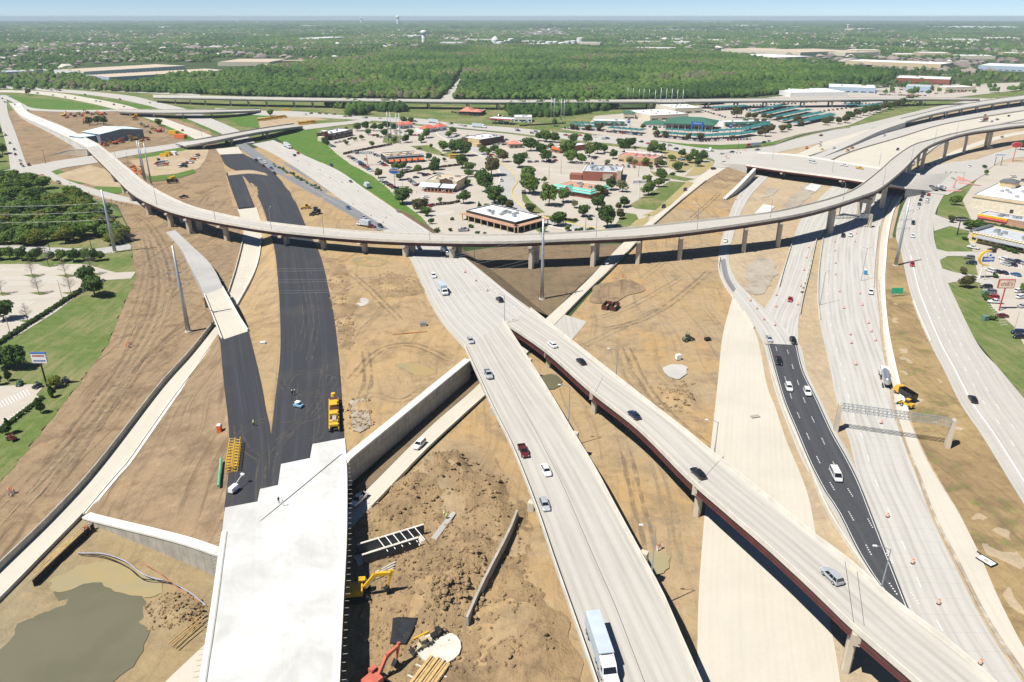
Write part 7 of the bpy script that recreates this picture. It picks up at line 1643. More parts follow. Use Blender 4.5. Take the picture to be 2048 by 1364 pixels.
trees([(888,302,20,'mid'),(905,298,18,'mid'),(910,306,26,'dark'),(930,312,26,'dark'),(919,290,14,'mid'),(897,275,14,'mid'),(906,268,14,'mid'),(945,288,10),(937,280,10)],'along the upper bend of the winding street','trees on the upper winding street')
trees([(858,321,15),(889,323,8),(793,345,20,'mid'),(836,347,18,'mid'),(870,340,22,'dark'),(868,348,24,'dark'),(800,360,20,'dark'),(925,336,26),(939,342,20,'mid'),(938,354,16,'mid'),(805,340,18,'dark')],'around the restaurant with orange awnings','trees around the orange-awning restaurant')
trees([(757,356,18,'olive'),(805,408,36,'dark'),(842,425,28,'olive'),(852,432,20,'mid'),(833,418,20,'olive'),(927,407,26),(862,448,12,'dark'),(874,468,14,'pale'),(880,405,10,'pale'),(934,372,14)],'beside the pale-roofed restaurant','trees beside the pale-roofed restaurant')
trees([(983,352,34,'olive'),(962,368,28),(972,384,38,'dark'),(988,408,34),(1005,416,26),(1019,418,20,'olive'),(975,420,14,'mid'),(1038,335,28,'dark'),(1056,360,30),(1060,388,40,'mid')],'on the inside of the winding street','trees on the winding street')
trees([(1098,412,38,'mid'),(1126,405,26,'mid'),(1149,416,16,'pale'),(1166,433,24),(1195,420,30),(1200,392,22),(1214,455,40),(1248,414,22),(1237,420,16,'olive'),(1240,438,20,'olive'),(1115,452,32),(1135,462,12,'mid'),(1245,384,24,'pale'),(1223,380,24),(1296,390,28),(1294,372,22),(1088,366,11,'mid'),(1060,427,20)],'around the teal-roofed restaurant','trees around the teal-roofed restaurant')
trees([(1093,325,24),(1082,310,24),(1062,302,28),(1078,282,18),(1093,284,24),(1110,285,20),(1134,312,32),(1141,326,24,'mid'),(1163,326,20,'mid'),(1102,300,16),(968,309,18,'mid'),(977,310,14,'mid'),(1002,316,20,'mid'),(1006,324,20,'olive'),(988,306,16),(1050,316,12,'pale')],'around the orange-fronted shop','trees around the orange-fronted shop')
trees([(1147,286,18),(1176,288,18),(1242,296,20),(1260,296,22),(1269,300,8),(1308,304,22),(1323,306,18),(1226,318,18),(1179,315,24),(1195,308,22),(1209,305,16),(1248,304,24),(1300,308,18)],'between the dealership street and the shops','trees along the dealership street')
trees([(1363,315,16),(1387,318,20),(1402,324,22),(1378,326,18),(1395,333,16),(1355,344,20),(1344,322,14,'mid'),(1323,360,24),(1317,374,20),(1324,334,16),(1248,322,12,'mid'),(1270,330,12,'pale'),(1290,332,16,'lime'),(1215,330,12,'pale'),(1258,328,14,'pale'),(1301,338,10,'mid')],'around the tan stucco restaurant','trees around the stucco restaurant')
trees([(1145,259,12,'olive'),(1153,260,10,'olive'),(1176,261,13,'olive'),(1198,262,16,'olive'),(1312,275,13,'olive'),(1331,276,13,'olive'),(1376,280,14,'olive'),(1401,280,14,'olive'),(1285,258,10),(1310,264,11),(1463,280,10,'olive'),(1109,252,13),(1473,236,22,'olive'),(1496,238,14,'olive'),(1508,238,14,'olive'),(1490,250,13,'mid'),(1513,252,13,'olive'),(1527,251,13,'olive'),(1527,238,12,'olive'),(1540,240,13,'olive'),(1558,243,12,'olive'),(1571,245,12,'dark'),(1593,246,16,'olive'),(1530,273,18,'olive'),(1541,266,16,'olive'),(1564,264,16,'olive'),(1577,260,14,'dark'),(1600,252,14,'olive'),(1520,272,12,'olive')],'among the rows of the green-roofed dealership','trees among the dealership rows')
trees([(1700 + 13 * k, 238 - 3.2 * k, 16,'olive' if k % 2 else 'dark') for k in range(11)] + [(1732,222,10,'olive'),(1690,246,16,'olive'),(1676,248,14,'olive'),(1650,250,14,'olive'),(1660,246,14,'dark')],'in the row along the frontage road behind the dealership','tree row behind the dealership')
trees([(1909,410,20,'mid'),(1902,445,14,'olive'),(1937,458,22,'mid'),(1931,575,28,'olive'),(2044,585,16,'mid'),(1926,548,14,'olive'),(2040,300,18,'dark'),(1972,350,10),(1969,337,8)],'on the lawn beside the retail restaurants','trees by the retail restaurants')
trees([(176,566,34,'dark'),(190,592,46,'dark'),(8,640,40,'dark'),(12,735,44,'dark'),(36,738,44,'dark'),(112,775,26,'lime')],'on the lawn beside the car park','trees on the lawn')
trees([(20,518,26),(45,520,26),(72,521,28,'dark'),(104,520,18),(124,522,24,'mid'),(148,523,26,'dark'),(168,520,22,'mid'),(186,522,22,'dark'),(203,520,18),(0,520,24),(-25,520,30)],'in the row between gravel track and car park','tree row by the gravel track')
trees([(57,190,12,'olive'),(318,252,14,'mid'),(180,250,14,'dark'),(196,248,16,'dark'),(208,250,16,'dark'),(541,232,12,'mid')],'standing alone beside the far motorway or yard','lone trees by the far roads')
for x, y in ((65,552),(132,552),(184,549),(78,587),(142,587),(4,588),(56,643),(97,531)):
    r = empty('bare_tree',W(x, y),random.uniform(0,6),'leafless grey tree on a planted island in the car park','tree','bare trees in the car park');mesh_obj('branches',random.choice(BARE),r, sc=random.uniform(.85,1.1))
    patch('planting_island',[(x - 20,y - 2),(x + 4,y - 4),(x + 20,y),(x + 2,y + 3)],M['grass'],.1)
for x, y, h in ((81,826,5.2),(104,794,4.6),(18,868,5.2),(16,762,4.6),(-2,770,4.6),(958,422,6)): cone_tree(W(x, y),h, 'conical evergreen shrub on the lawn edge','conical shrubs')
for x, y, w in ((1157,466,5),(1181,463,4.5),(1092,470,4),(1085,465,4),(900,462,3),(942,455,3.5),(905,440,3),(955,468,3),(970,470,3),(990,476,3),(1972,595,3.5),(1985,640,3),(1972,600,3),(1990,555,3),(2010,500,4),(2022,503,4),(2030,507,3.5),(1990,498,2.5),(1930,480,3),(1345,350,4),(1180,440,3),(1150,442,3)): bush(W(x, y),w, 'clipped round bush beside a restaurant','bushes by the restaurants')
for k in range(15): t = k / 14;bush(W(1940 + 98 * t, 452 + 17 * t),6.5,'dense dark bush in the hedge row between the two retail buildings','hedge row between retail buildings')
for k in range(34): t = k / 33;bush(W(163 - 168 * t, 582 + 108 * t),2.6,'dark bush in the hedge along the car park kerb','hedge along the car park','dark' if k % 6 else 'mid')
for k in range(14): t = k / 13;bush(W(84 - 88 * t, 797 + 68 * t),1.9,'low bush in the hedge of the small car park','hedge of the small car park')
for k in range(24): bush(W(random.uniform(545,640),0,0) if False else PL(548 + 92 * k / 23 + random.uniform(-3,3),331 + 50 * k / 23 + random.uniform(-2,2)),random.uniform(1.5,3.5),'green weed clump on the strip beside the exit ramp','weeds by the exit ramp','mid')
for k in range(10): bush(W(1628 - 5 * k / 2 + random.uniform(-2,2),505 + 9 * k),random.uniform(.8,1.8),'small weed bush on the dirt strip between barriers','weeds on the dirt strip','mid')
# hedges of the shop car parks
def hedge(pix, h, w, label):
    pth = edge_path(pix, 0,step=1.2);m_ = []
    g = np.random.default_rng(int(pix[0][0]));n = int(len(pth) * 26)
    for _ in range(n):
        i = g.integers(0,len(pth));p = pth[i];m_.append((p.x + g.uniform(-w, w),p.y + g.uniform(-w, w),g.uniform(.05,h)))
    pos = np.array(m_);d = g.normal(size=(n, 3));d[:, 2] = abs(d[:, 2]);d /= np.linalg.norm(d, axis=1)[:, None];u = np.cross(d, g.normal(size=(n, 3)));u /= np.linalg.norm(u, axis=1)[:, None];v = np.cross(d, u);s = .3
    q = np.stack([pos - u * s - v * s, pos + u * s - v * s, pos + u * s + v * s, pos - u * s + v * s],1);r = empty('hedge',pth[len(pth) // 2],0,label, 'hedge');o = mesh_obj('foliage',quads_mesh('foliage',q, M['hedge']),r);o.location = -r.location
M['hedge'] = m_leaf('reddish_hedge_leaves',(.075,.035,.025),(.06,.055,.025))
hedge([(688,309),(735,299),(783,290)],1.8,.8,'dark red hedge between the two upper restaurant car parks');hedge([(810,346),(860,338),(925,330)],1.5,.7,'dark red hedge below the orange-awning restaurant');hedge([(858,412),(900,408),(918,404)],1.4,.7,'dark hedge below the pale-roofed restaurant');hedge([(1040,252),(1080,250),(1130,247)],1.2,.6,'low hedge beside the gas station lawn');hedge([(1126,440),(1150,443)],1.2,.8,'short hedge at the teal-roofed restaurant drive')

# ------------------------------------------------------------------ scrub wood by the feeder road (crowns one can tell apart)
def scatter(poly, n, dmin):
    w = [P(q) for q in poly];pl = [(p.x, p.y) for p in w];a = np.array(pl);lo, hi = a.min(0),a.max(0);out = [];tries = 0
    while len(out) < n and tries < n * 60:
        tries += 1;x, y = random.uniform(lo[0],hi[0]),random.uniform(lo[1],hi[1])
        if inside((x, y),pl) and all((x - u) ** 2 + (y - v) ** 2 > dmin * dmin for u, v in out): out.append((x, y))
    return out
for x, y in scatter([(-60,350),(30,352),(80,372),(105,392),(90,402),(0,412),(-60,412)],34,5.0): tree(Vector((x, y, -.2)),random.uniform(8,12),'bushy tree in the scrub wood beside the feeder road','trees of the upper scrub wood',random.choice(['mid','mid','dark']),tall=.8)
for x, y in scatter([(-60,415),(60,412),(140,392),(170,402),(205,430),(235,448),(255,478),(245,490),(120,488),(60,492),(-60,490)],110,4.6): tree(Vector((x, y, -.2)),random.uniform(7.5,12),'bushy tree in the scrub wood behind the tall pole','trees of the lower scrub wood',random.choice(['mid','mid','mid','dark','lime']),tall=.8)
for x, y in scatter([(-70,290),(-5,262),(15,330),(10,342),(-70,345)],14,6): tree(Vector((x, y, -.2)),random.uniform(7,10),'bushy tree beside the feeder road kerb','trees beside the feeder road','mid')

# ------------------------------------------------------------------ forest and suburbs: a mass
def m_forest():
    t = NT('forest_leaves');a = t.n('Attribute',attribute_name='tint').outputs['Fac'];g = t.pos()
    r = t.n('ValToRGB');t.t.links.new(a, r.inputs[0]);e = r.color_ramp.elements
    e[0].position = 0;e[0].color = (.030,.062,.016,1);e[1].position = 1;e[1].color = (.165,.135,.115,1)
    for ps, c in ((.3,(.052,.105,.022)),(.55,(.082,.145,.03)),(.76,(.12,.175,.042)),(.86,(.12,.10,.065))): q = e.new(ps);q.color = (*c, 1)
    n = t.noise(g, .25,3,.7);c = t.mix(t.m('MULTIPLY',t.step(n, .4,.7),.45),r.outputs[0],(.02,.04,.012));return t.done(c, .85,0,.1)
MF = m_forest()
def mass(name, xy, size, tmpl, faces, tint, label, z0=-.4,squash=.8,mat=None):
    """many low crowns joined as one object"""
    n = len(xy);T = np.asarray(tmpl);k = len(T);g = RNG
    s = size * g.uniform(.7,1.3,n);ang = g.uniform(0,6.28,n);ca, sa = np.cos(ang),np.sin(ang)
    jit = 1 + g.uniform(-.28,.28,(n, k, 1));v = T[None] * jit
    x = (v[..., 0] * ca[:, None] - v[..., 1] * sa[:, None]) * s[:, None] + xy[:, 0][:, None];y = (v[..., 0] * sa[:, None] + v[..., 1] * ca[:, None]) * s[:, None] + xy[:, 1][:, None]
    z = v[..., 2] * (s * squash)[:, None] + (np.array([land_z(a, b) for a, b in xy]) if len(xy) < 200000 else 0)[:, None]
    V = np.stack([x, y, z],-1).reshape(-1,3).astype(np.float32);Fc = np.asarray(faces, np.int32);nf = len(Fc);m3 = Fc.shape[1]
    I = (Fc[None] + (np.arange(n) * k)[:, None, None]).reshape(-1).astype(np.int32)
    me = bpy.data.meshes.new(name);me.vertices.add(len(V));me.vertices.foreach_set('co',V.ravel());me.loops.add(len(I));me.loops.foreach_set('vertex_index',I)
    me.polygons.add(n * nf);me.polygons.foreach_set('loop_start',np.arange(0,len(I),m3,dtype=np.int32));me.update(calc_edges=True)
    at = me.attributes.new('tint','FLOAT','POINT');at.data.foreach_set('value',np.repeat(tint, k).astype(np.float32));me.materials.append(mat or MF)
    return tag(link(bpy.data.objects.new(name, me)),label, kind='stuff')
def dome(seg, rings):
    v = [];f = []
    for r in range(rings):
        ph = (math.pi / 2 * 1.25) * (r + 1) / rings
        for i in range(seg): a = 2 * math.pi * i / seg + r * .5;v.append((math.sin(ph) * math.cos(a),math.sin(ph) * math.sin(a),.9 + math.cos(ph)))
    v.append((0,0,1.9));tip = len(v) - 1
    for i in range(seg): f.append((tip, i, (i + 1) % seg))
    for r in range(rings - 1):
        for i in range(seg): a, b = r * seg + i, r * seg + (i + 1) % seg;f += [(a, a + seg, b),(b, a + seg, b + seg)]
    return v, f
def leafy_template(n, seed):
    q = leaf_cloud(n, 1.0,1.0,.75,6,.25,seed);return q.reshape(-1,3),np.arange(4 * n).reshape(n, 4)
def field(polys, spacing, holes=(),keep=1.0):
    out = []
    for poly in polys:
        pl = [(p.x, p.y) for p in (W(*q) for q in poly)];a = np.array(pl);lo, hi = a.min(0),a.max(0)
        gx, gy = np.meshgrid(np.arange(lo[0],hi[0],spacing),np.arange(lo[1],hi[1],spacing));g = np.stack([gx.ravel(),gy.ravel()],1) + RNG.uniform(-.45 * spacing, .45 * spacing, (gx.size, 2))
        m = np_inside(g, pl)
        for h in holes: m &= ~np_inside(g, [(p.x, p.y) for p in (W(*q) for q in h)])
        g = g[m];out.append(g[RNG.random(len(g)) < keep])
    return np.concatenate(out)
def tint_of(xy, sc=.006,shift=0.0):
    return np.clip(np.array([.45 + shift + .62 * noise.noise(Vector((x * sc, y * sc, 1.7))) + .22 * noise.noise(Vector((x * sc * 5,y * sc * 5,4)))  for x, y in xy]) + RNG.normal(0,.12,len(xy)),0,1)
ROADHOLE = [[(876,201),(889,186),(902,172),(912,156),(922,140),(930,140),(929,156),(924,172),(918,186),(911,201)],[(848,201),(856,185),(872,165),(884,150),(890,150),(880,168),(868,186),(862,201)]]
def full_template(seed):
    v, f = dome(7,3);v = [(x * .86,y * .86,z * .8 - .1) for x, y, z in v];q = leaf_cloud(44,1.0,.95,.8,6,.2,seed);b = len(v)
    for k in range(len(q)): v += [tuple(p) for p in q[k]];f += [(b + 4 * k, b + 4 * k + 1,b + 4 * k + 2),(b + 4 * k, b + 4 * k + 2,b + 4 * k + 3)]
    return v, f
T60 = full_template(5)
near_f = field([[(240,172),(330,187),(420,189),(512,192),(700,196),(1024,199),(1300,198),(1480,195),(1540,190),(1620,184),(1700,172),(1500,166),(1100,166),(700,166),(480,160),(300,162)]],8.0,ROADHOLE)
mass('forest_edge',near_f, 6.2, *T60,tint_of(near_f),'dense green woodland behind the far viaduct',squash=.85)
clump = field([[(655,213),(700,208),(790,212),(815,220),(800,226),(700,220)],[(1015,218),(1080,212),(1180,206),(1240,208),(1232,218),(1130,232),(1070,236),(1020,232)],[(120,162),(160,150),(200,165),(160,172)],[(165,168),(300,172),(330,186),(260,184),(200,180)],[(690,226),(730,224),(740,230),(700,231)]],7.5)
mass('roadside_thicket',clump, 5.2, *T60,tint_of(clump, shift=.02),'thickets of trees beside the far roads',squash=1.1)
D5 = dome(6,3)
mid_f = field([[(300,162),(480,160),(700,166),(1100,166),(1500,166),(1700,172),(1790,155),(1760,148),(1660,138),(1560,130),(1450,112),(1300,105),(1150,95),(980,95),(900,98),(800,108),(700,122),(560,138),(470,150)]],9.0,ROADHOLE)
mass('forest_interior',mid_f, 6.0, *D5,tint_of(mid_f),'dense green woodland canopy stretching back to the storage tanks',squash=1.0)
# ------------------------------------------------------------------ buildings
random.seed(23)
WM = {k: m_plain(k + '_wall',c, .85,0,.15,.5,.2) for k, c in dict(brick=(.30,.11,.075),brown=(.11,.065,.045),tan=(.56,.42,.24),cream=(.66,.60,.47),white=(.78,.78,.76),grey=(.33,.35,.37),bluegrey=(.20,.24,.29),stone=(.45,.37,.28),orange=(.72,.22,.06),yellow=(.72,.52,.14),dark=(.05,.045,.045),buff=(.62,.50,.33),palebrick=(.46,.28,.19),steel=(.40,.50,.62)).items()}
RF = {k: m_plain(k + '_roof',c, .7,0,.12,.4,.3) for k, c in dict(white=(.82,.82,.80),grey=(.48,.51,.54),teal=(.16,.52,.42),red=(.60,.15,.10),green=(.05,.155,.105),metal=(.58,.68,.74),gravel=(.50,.30,.20),tan=(.58,.48,.36),salmon=(.58,.24,.17),slate=(.13,.14,.15),bluemetal=(.60,.72,.78),canopy=(.03,.15,.155),darkgreen=(.02,.09,.06)).items()}
def bld(name, label, A, B, depth, h, wall, roof, units=3,win=0,win2=0,group=None, parapet=.6,winh=1.4,sill=1.0,door=True, wallmat=None, z=0.0):
    a, b = W(*A, z),W(*B, z);d = b - a;L = d.length;root = empty(name, a, math.atan2(d.y, d.x),label, 'building',group);D = depth
    wm = wallmat or WM[wall];t = .3
    for c, s in (((L / 2,t / 2),(L, t)),((L / 2,D - t / 2),(L, t)),((t / 2,D / 2),(t, D - 2 * t)),((L - t / 2,D / 2),(t, D - 2 * t))):
        m_ = MB();m_.box((c[0],c[1],h / 2 - .1),(s[0],s[1],h + .2));m_.obj('wall',wm, root)
    m_ = MB();m_.box((L / 2,D / 2,h - parapet),(L - 2 * t, D - 2 * t, .2));rf = m_.obj('roof',RF[roof],root)
    for c, s in (((L / 2,t / 2),(L + .2,t + .2)),((L / 2,D - t / 2),(L + .2,t + .2)),((t / 2,D / 2),(t + .2,D - 2 * t - .2)),((L - t / 2,D / 2),(t + .2,D - 2 * t - .2))):
        m_ = MB();m_.box((c[0],c[1],h + .06),(s[0],s[1],.12));m_.obj('coping',RF['white'] if roof != 'white' else RF['grey'],root)
    for k in range(units):
        m_ = MB();x, y = random.uniform(.15,.85) * L, random.uniform(.2,.8) * D;m_.box((x, y, h - parapet + .75),(random.uniform(1.2,2.4),random.uniform(1.2,2.0),1.1));m_.box((x, y, h - parapet + 1.35),(.8,.8,.1));m_.obj('rooftop_unit',M['galv'],rf)
    for k in range(win):
        m_ = MB();w = L / win * .62;x = L * (k + .5) / win;m_.box((x, -.03,sill + winh / 2),(w, .08,winh));q = m_.obj('window',M['glass'],root);m_ = MB();m_.box((x, -.05,sill - .06),(w + .2,.12,.12));m_.obj('sill',RF['white'],q)
    for k in range(win2):
        m_ = MB();w = D / win2 * .62;y = D * (k + .5) / win2;m_.box((L + .03,y, sill + winh / 2),(.08,w, winh));q = m_.obj('window',M['glass'],root);m_ = MB();m_.box((L + .05,y, sill - .06),(.12,w + .2,.12));m_.obj('sill',RF['white'],q)
    if door: m_ = MB();m_.box((L * .5,-.06,1.1),(1.8,.12,2.2));dd = m_.obj('door',M['glass'],root);m_ = MB();m_.box((L * .5,-.14,1.1),(.08,.05,.4));m_.obj('handle',M['chrome'],dd)
    return root, L, D
def slab_roof(root, x0,x1,y0,y1,z0,z1,mat, over=.6,name='pitched_roof',ridge=None):
    """hip roof over a rectangle"""
    m_ = MB();x0 -= over;x1 += over;y0 -= over;y1 += over;L, D = x1 - x0,y1 - y0;s = min(L, D) / 2 * (ridge or .95)
    if L >= D: r0,r1 = (x0 + s, (y0 + y1) / 2),(x1 - s, (y0 + y1) / 2)
    else: r0,r1 = ((x0 + x1) / 2,y0 + s),((x0 + x1) / 2,y1 - s)
    v = [(x0,y0,z0),(x1,y0,z0),(x1,y1,z0),(x0,y1,z0),(*r0,z1),(*r1,z1),(x0,y0,z0 - .2),(x1,y0,z0 - .2),(x1,y1,z0 - .2),(x0,y1,z0 - .2)]
    f = [(0,1,5,4),(2,3,4,5),(1,2,5),(3,0,4)] if L >= D else [(0,1,4),(1,2,5,4),(2,3,5),(3,0,4,5)]
    m_.add(v, f + [(0,6,7,1),(1,7,8,2),(2,8,9,3),(3,9,6,0),(9,8,7,6)]);return m_.obj(name, mat, root)
def awn(root, x0,x1,y, z, out, drop, mat, name='awning',side='front'):
    m_ = MB();v = [(x0,y, z),(x1,y, z),(x1,y - out, z - drop),(x0,y - out, z - drop),(x0,y, z - .1),(x1,y, z - .1),(x1,y - out, z - drop - .35),(x0,y - out, z - drop - .35)]
    m_.add(v, [(0,3,2,1),(3,7,6,2),(0,4,7,3),(1,2,6,5),(4,5,6,7)]);return m_.obj(name, mat, root)

r, L, D = bld('striped_restaurant','dark-striped restaurant with white roof and red corner tower',(664,280),(706,271),18,6,'brown','white',4,6)
m_ = MB();m_.box((-5,4,4.2),(4.5,4.5,8.8));m_.obj('tower',M['steel_red'],r);m_ = MB();m_.box((-5,4,8.8),(5,5,.4));m_.obj('tower_cap',RF['white'],r);m_ = MB();m_.box((-9,5,2),(4,6,4));m_.obj('side_wing',WM['cream'],r)
for k in range(4): m_ = MB();m_.box((L * (k + .5) / 4,-.12,4.6),(L / 6,.1,1.6));m_.obj('wall_panel',WM['grey'],r)
for A, B, nm in (((800,258),(826,256),'red hip-roofed diner beside the trees'),((850,266),(894,260),'white diner with bright red hip roofs beside the semi truck')):
    r, L, D = bld('red_roof_diner',nm, A, B, 14,4,'white','white',2,4);slab_roof(r, 0,L * .45,-1,8,4.2,7.2,RF['red']);slab_roof(r, L * .62,L, 0,9,4.2,7.0,RF['red'])
# orange awnings
r, L, D = bld('awning_restaurant','restaurant with dark roof edge and a row of bright orange awnings',(776,328),(847,323),24,5.2,'dark','tan',9,0)
m_ = MB();m_.add([(-1,-1.2,3.4),(L + 1,-1.2,3.4),(L + 1,4,5.6),(-1,4,5.6)],[(0,1,2,3)]);sd = m_.obj('mansard_roof',RF['slate'],r);sd.modifiers.new('t','SOLIDIFY').thickness = .15
for k in range(6): x = L * k / 6;awn(r, x + .5,x + L / 6 - .7,-1.0,3.5,1.8,1.3,M['orange']);m_ = MB();m_.box((x + L / 12,-.05,1.5),(L / 8,.1,1.8));m_.obj('window',M['glass'],r)
for k in range(4): m_ = MB();m_.box((L * (.2 + .2 * k),-.9,.8),(2.2,.3,1.6));m_.obj('patio_panel',WM['steel'],r)
for k in range(7): m_ = MB();m_.box((L * (.1 + .12 * k),D * .6,5.1),(3,2,.8));m_.obj('roof_hatch',WM['buff'],r)
# pale metal roof restaurant
r, L, D = bld('metal_roof_restaurant','tan and brick restaurant with pale blue metal porch roofs',(852,378),(914,382),22,6.4,'buff','cream' if False else 'tan',5,0)
m_ = MB();m_.side([(L * .46,0),(L * .86,0),(L * .86,7.2),(L * .74,7.6),(L * .66,8.4),(L * .58,7.6),(L * .46,7.2)],-.6,-.15);m_.obj('brick_gable',WM['brown'],r)
for x0,x1 in ((-3,L * .5),(L * .55,L)):
    m_ = MB();m_.add([(x0,-.3,4.6),(x1,-.3,4.6),(x1,-6,3.0),(x0,-6,3.0),(x0,-.3,4.4),(x1,-.3,4.4),(x1,-6,2.8),(x0,-6,2.8)],[(0,3,2,1),(3,7,6,2),(0,4,7,3),(1,2,6,5),(4,5,6,7)]);m_.obj('porch_roof',RF['bluemetal'],r)
for k in range(9): m_ = MB();m_.box((2 + (L - 2) * k / 8,-8.5,1.3),(.45,.45,2.6));m_.obj('patio_post',WM['palebrick'],r)
m_ = MB();m_.box((L / 2 + 1,-8.5,.5),(L - 2,.25,1.0));m_.obj('patio_wall',WM['brick'],r);m_ = MB();m_.box((L / 2 + 1,-8.5,2.7),(L, .5,.25));m_.obj('patio_beam',WM['brown'],r)
# dark-brown restaurant with terrace
a, c = W(1031,463),W(938,448);D1 = (c - a).length
r, L, D = bld('terrace_restaurant','dark-brown restaurant with white roof and ivy-hung terrace',(1031,463),(1083,449),40,5.2,'dark','white',14,0)
ang = r.rotation_euler.z;ca = math.atan2(c.y - a.y, c.x - a.x);Dn = D1
m_ = MB();m_.box((-2.0,D / 2 - 1,3.6),(4.5,D + 4,.35));m_.obj('terrace_roof',WM['palebrick'],r);m_ = MB();m_.box((L / 2,-2,3.6),(L + 4,4.5,.35));m_.obj('terrace_roof',WM['palebrick'],r)
for k in range(9): m_ = MB();m_.box((-3.9,-3 + (D + 2) * k / 8,1.8),(.45,.45,3.6));m_.obj('terrace_column',WM['tan'],r)
for k in range(6): m_ = MB();m_.box((-2 + (L + 3) * k / 5,-3.9,1.8),(.45,.45,3.6));m_.obj('terrace_column',WM['tan'],r)
# teal mansard restaurant
r, L, D = bld('teal_roof_restaurant','brick restaurant with teal metal mansard roof around a flat roof',(1104,385),(1180,398),22,4.6,'brick','gravel',7,0,0,parapet=.2)
for (x0,x1,y0,y1) in ((-1.2,L + 1.2,-1.4,2.4),):
    m_ = MB();m_.add([(x0,y0,3.4),(x1,y0,3.4),(x1 - 2,y1,5.6),(x0 + 2,y1,5.6),(x0,y0,3.2),(x1,y0,3.2),(x1 - 2,y1,5.0),(x0 + 2,y1,5.0)],[(0,1,2,3),(0,4,5,1),(3,2,6,7),(0,3,7,4),(1,5,6,2)]);m_.obj('mansard_front',RF['teal'],r)
m_ = MB();m_.add([(L + 1.2,-1.4,3.4),(L + 1.2,D, 3.4),(L - 2,D, 5.6),(L - 2,2.4,5.6),(L + 1.2,-1.4,3.2),(L + 1.2,D, 3.2),(L - 2,D, 5.0),(L - 2,2.4,5.0)],[(0,1,2,3),(0,4,5,1),(1,5,6,2),(3,2,6,7)]);m_.obj('mansard_side',RF['teal'],r)
for x in (L * .45,):
    m_ = MB();m_.side([(x - 3.6,3.2),(x + 3.6,3.2),(x, 6.4)],-2.2,1.5);m_.obj('entrance_gable',WM['brick'],r)
    for s in (-1,1): m_ = MB();m_.add([(x + s * 4.2,-2.5,3.0),(x, -2.5,6.7),(x, 2.5,6.7),(x + s * 4.2,2.5,3.0)],[(0,1,2,3)]);o = m_.obj('gable_roof',RF['teal'],r);o.modifiers.new('t','SOLIDIFY').thickness = .12
m_ = MB();m_.side([(D * .35,3.2),(D * .75,3.2),(D * .55,6.2)],0,3.0);m_.v = [(L + 2 - v[1],v[0],v[2]) for v in m_.v];m_.obj('side_gable',WM['orange'],r)
for k in range(6): m_ = MB();m_.box((L * (.06 + .16 * k),-.05,1.6),(2.2,.1,1.5));m_.obj('window',M['glass'],r)
# big brick restaurant
r, L, D = bld('brick_restaurant','large brick restaurant with white flat roof full of vents',(1165,361),(1241,364),26,6.8,'brick','grey',14,0,4)
m_ = MB();m_.box((-5,5,1.9),(9,8,3.8));m_.obj('service_yard',WM['brick'],r);m_ = MB();m_.box((L * .66,-.3,3.2),(7,.4,4.5));m_.obj('front_panel',WM['stone'],r);m_ = MB();m_.box((L * .78,-.4,2),(3,.5,4));m_.obj('entrance',M['glass'],r);m_ = MB();m_.box((L * .95,-.5,4),(3,3,8.0));m_.obj('stone_pier',WM['stone'],r)
# stucco restaurant
r, L, D = bld('stucco_restaurant','tan stucco restaurant with white parapet and red roof tiles inside',(1235,324),(1308,331),20,5.6,'tan','salmon',10,5)
m_ = MB();m_.box((L * .5,D * .8,6.2),(L, .4,1.2));m_.obj('rear_parapet',RF['white'],r);m_ = MB();m_.side([(L * .18,5.5),(L * .42,5.5),(L * .36,6.6),(L * .3,7.2),(L * .24,6.6)],-.1,.3);m_.obj('curved_gable',WM['tan'],r);m_ = MB();m_.box((L * .68,-4,1.0),(L * .4,6,2.0));m_.obj('patio_wall',WM['brick'],r)
r, L, D = bld('orange_front_shop','low shop with bright orange front and white flat roof',(1104,304),(1120,307),34,4.8,'brick','white',5,1);m_ = MB();m_.box((L / 2,-.15,3.7),(L + .4,.5,2.2));m_.obj('orange_fascia',M['orange'],r)
bld('salmon_roof_shop','small shop with salmon tiled roof beside the dark tree',(1019,297),(1046,296),12,3.6,'stone','salmon',1,3)
slab_roof(bpy.data.objects['salmon_roof_shop'],0,11,0,12,3.8,6.0,RF['salmon'])
r, L, D = bld('brown_restaurant','brown restaurant with wide white flat roof and tan front corner',(961,293),(1008,285),24,6.2,'brown','white',5,0);m_ = MB();m_.box((-.15,D * .35,3.0),(.4,D * .6,6.0));m_.obj('tan_front',WM['tan'],r);m_ = MB();m_.box((-3,1,1.5),(6,5,3));m_.obj('enclosure',WM['tan'],r)
r, L, D = bld('red_roof_restaurant','restaurant with broad red-orange hip roof beyond the busy street',(918,230),(962,231),26,4.2,'brown','tan',1,3);slab_roof(r, 0,L * .6,0,D * .8,4.3,9.0,RF['salmon']);slab_roof(r, L * .55,L, -2,D * .5,4.3,7.0,RF['salmon'])
bld('convenience_store','white convenience store behind the gas station canopy',(1028,244),(1064,244),20,5.5,'white','white',3,4)
g0,g1 = W(976,247),W(1022,250);d = g1 - g0;gr = empty('gas_station_canopy',g0,math.atan2(d.y, d.x),'red-edged white gas station canopy over the pumps','canopy');Lc = d.length
m_ = MB();m_.box((Lc / 2,7,5.6),(Lc, 14,.5));m_.obj('canopy_roof',RF['white'],gr);m_ = MB();m_.box((Lc / 2,-.1,5.5),(Lc, .2,1.1));m_.obj('red_fascia',M['red'],gr)
for k in range(4):
    for y in (3,11): m_ = MB();m_.box((Lc * (k + .5) / 4,y, 2.7),(.5,.5,5.4));m_.obj('column',WM['white'],gr)
    m_ = MB();m_.box((Lc * (k + .5) / 4,7,.9),(.8,1.6,1.8));m_.obj('fuel_pump',M['blue'],gr)
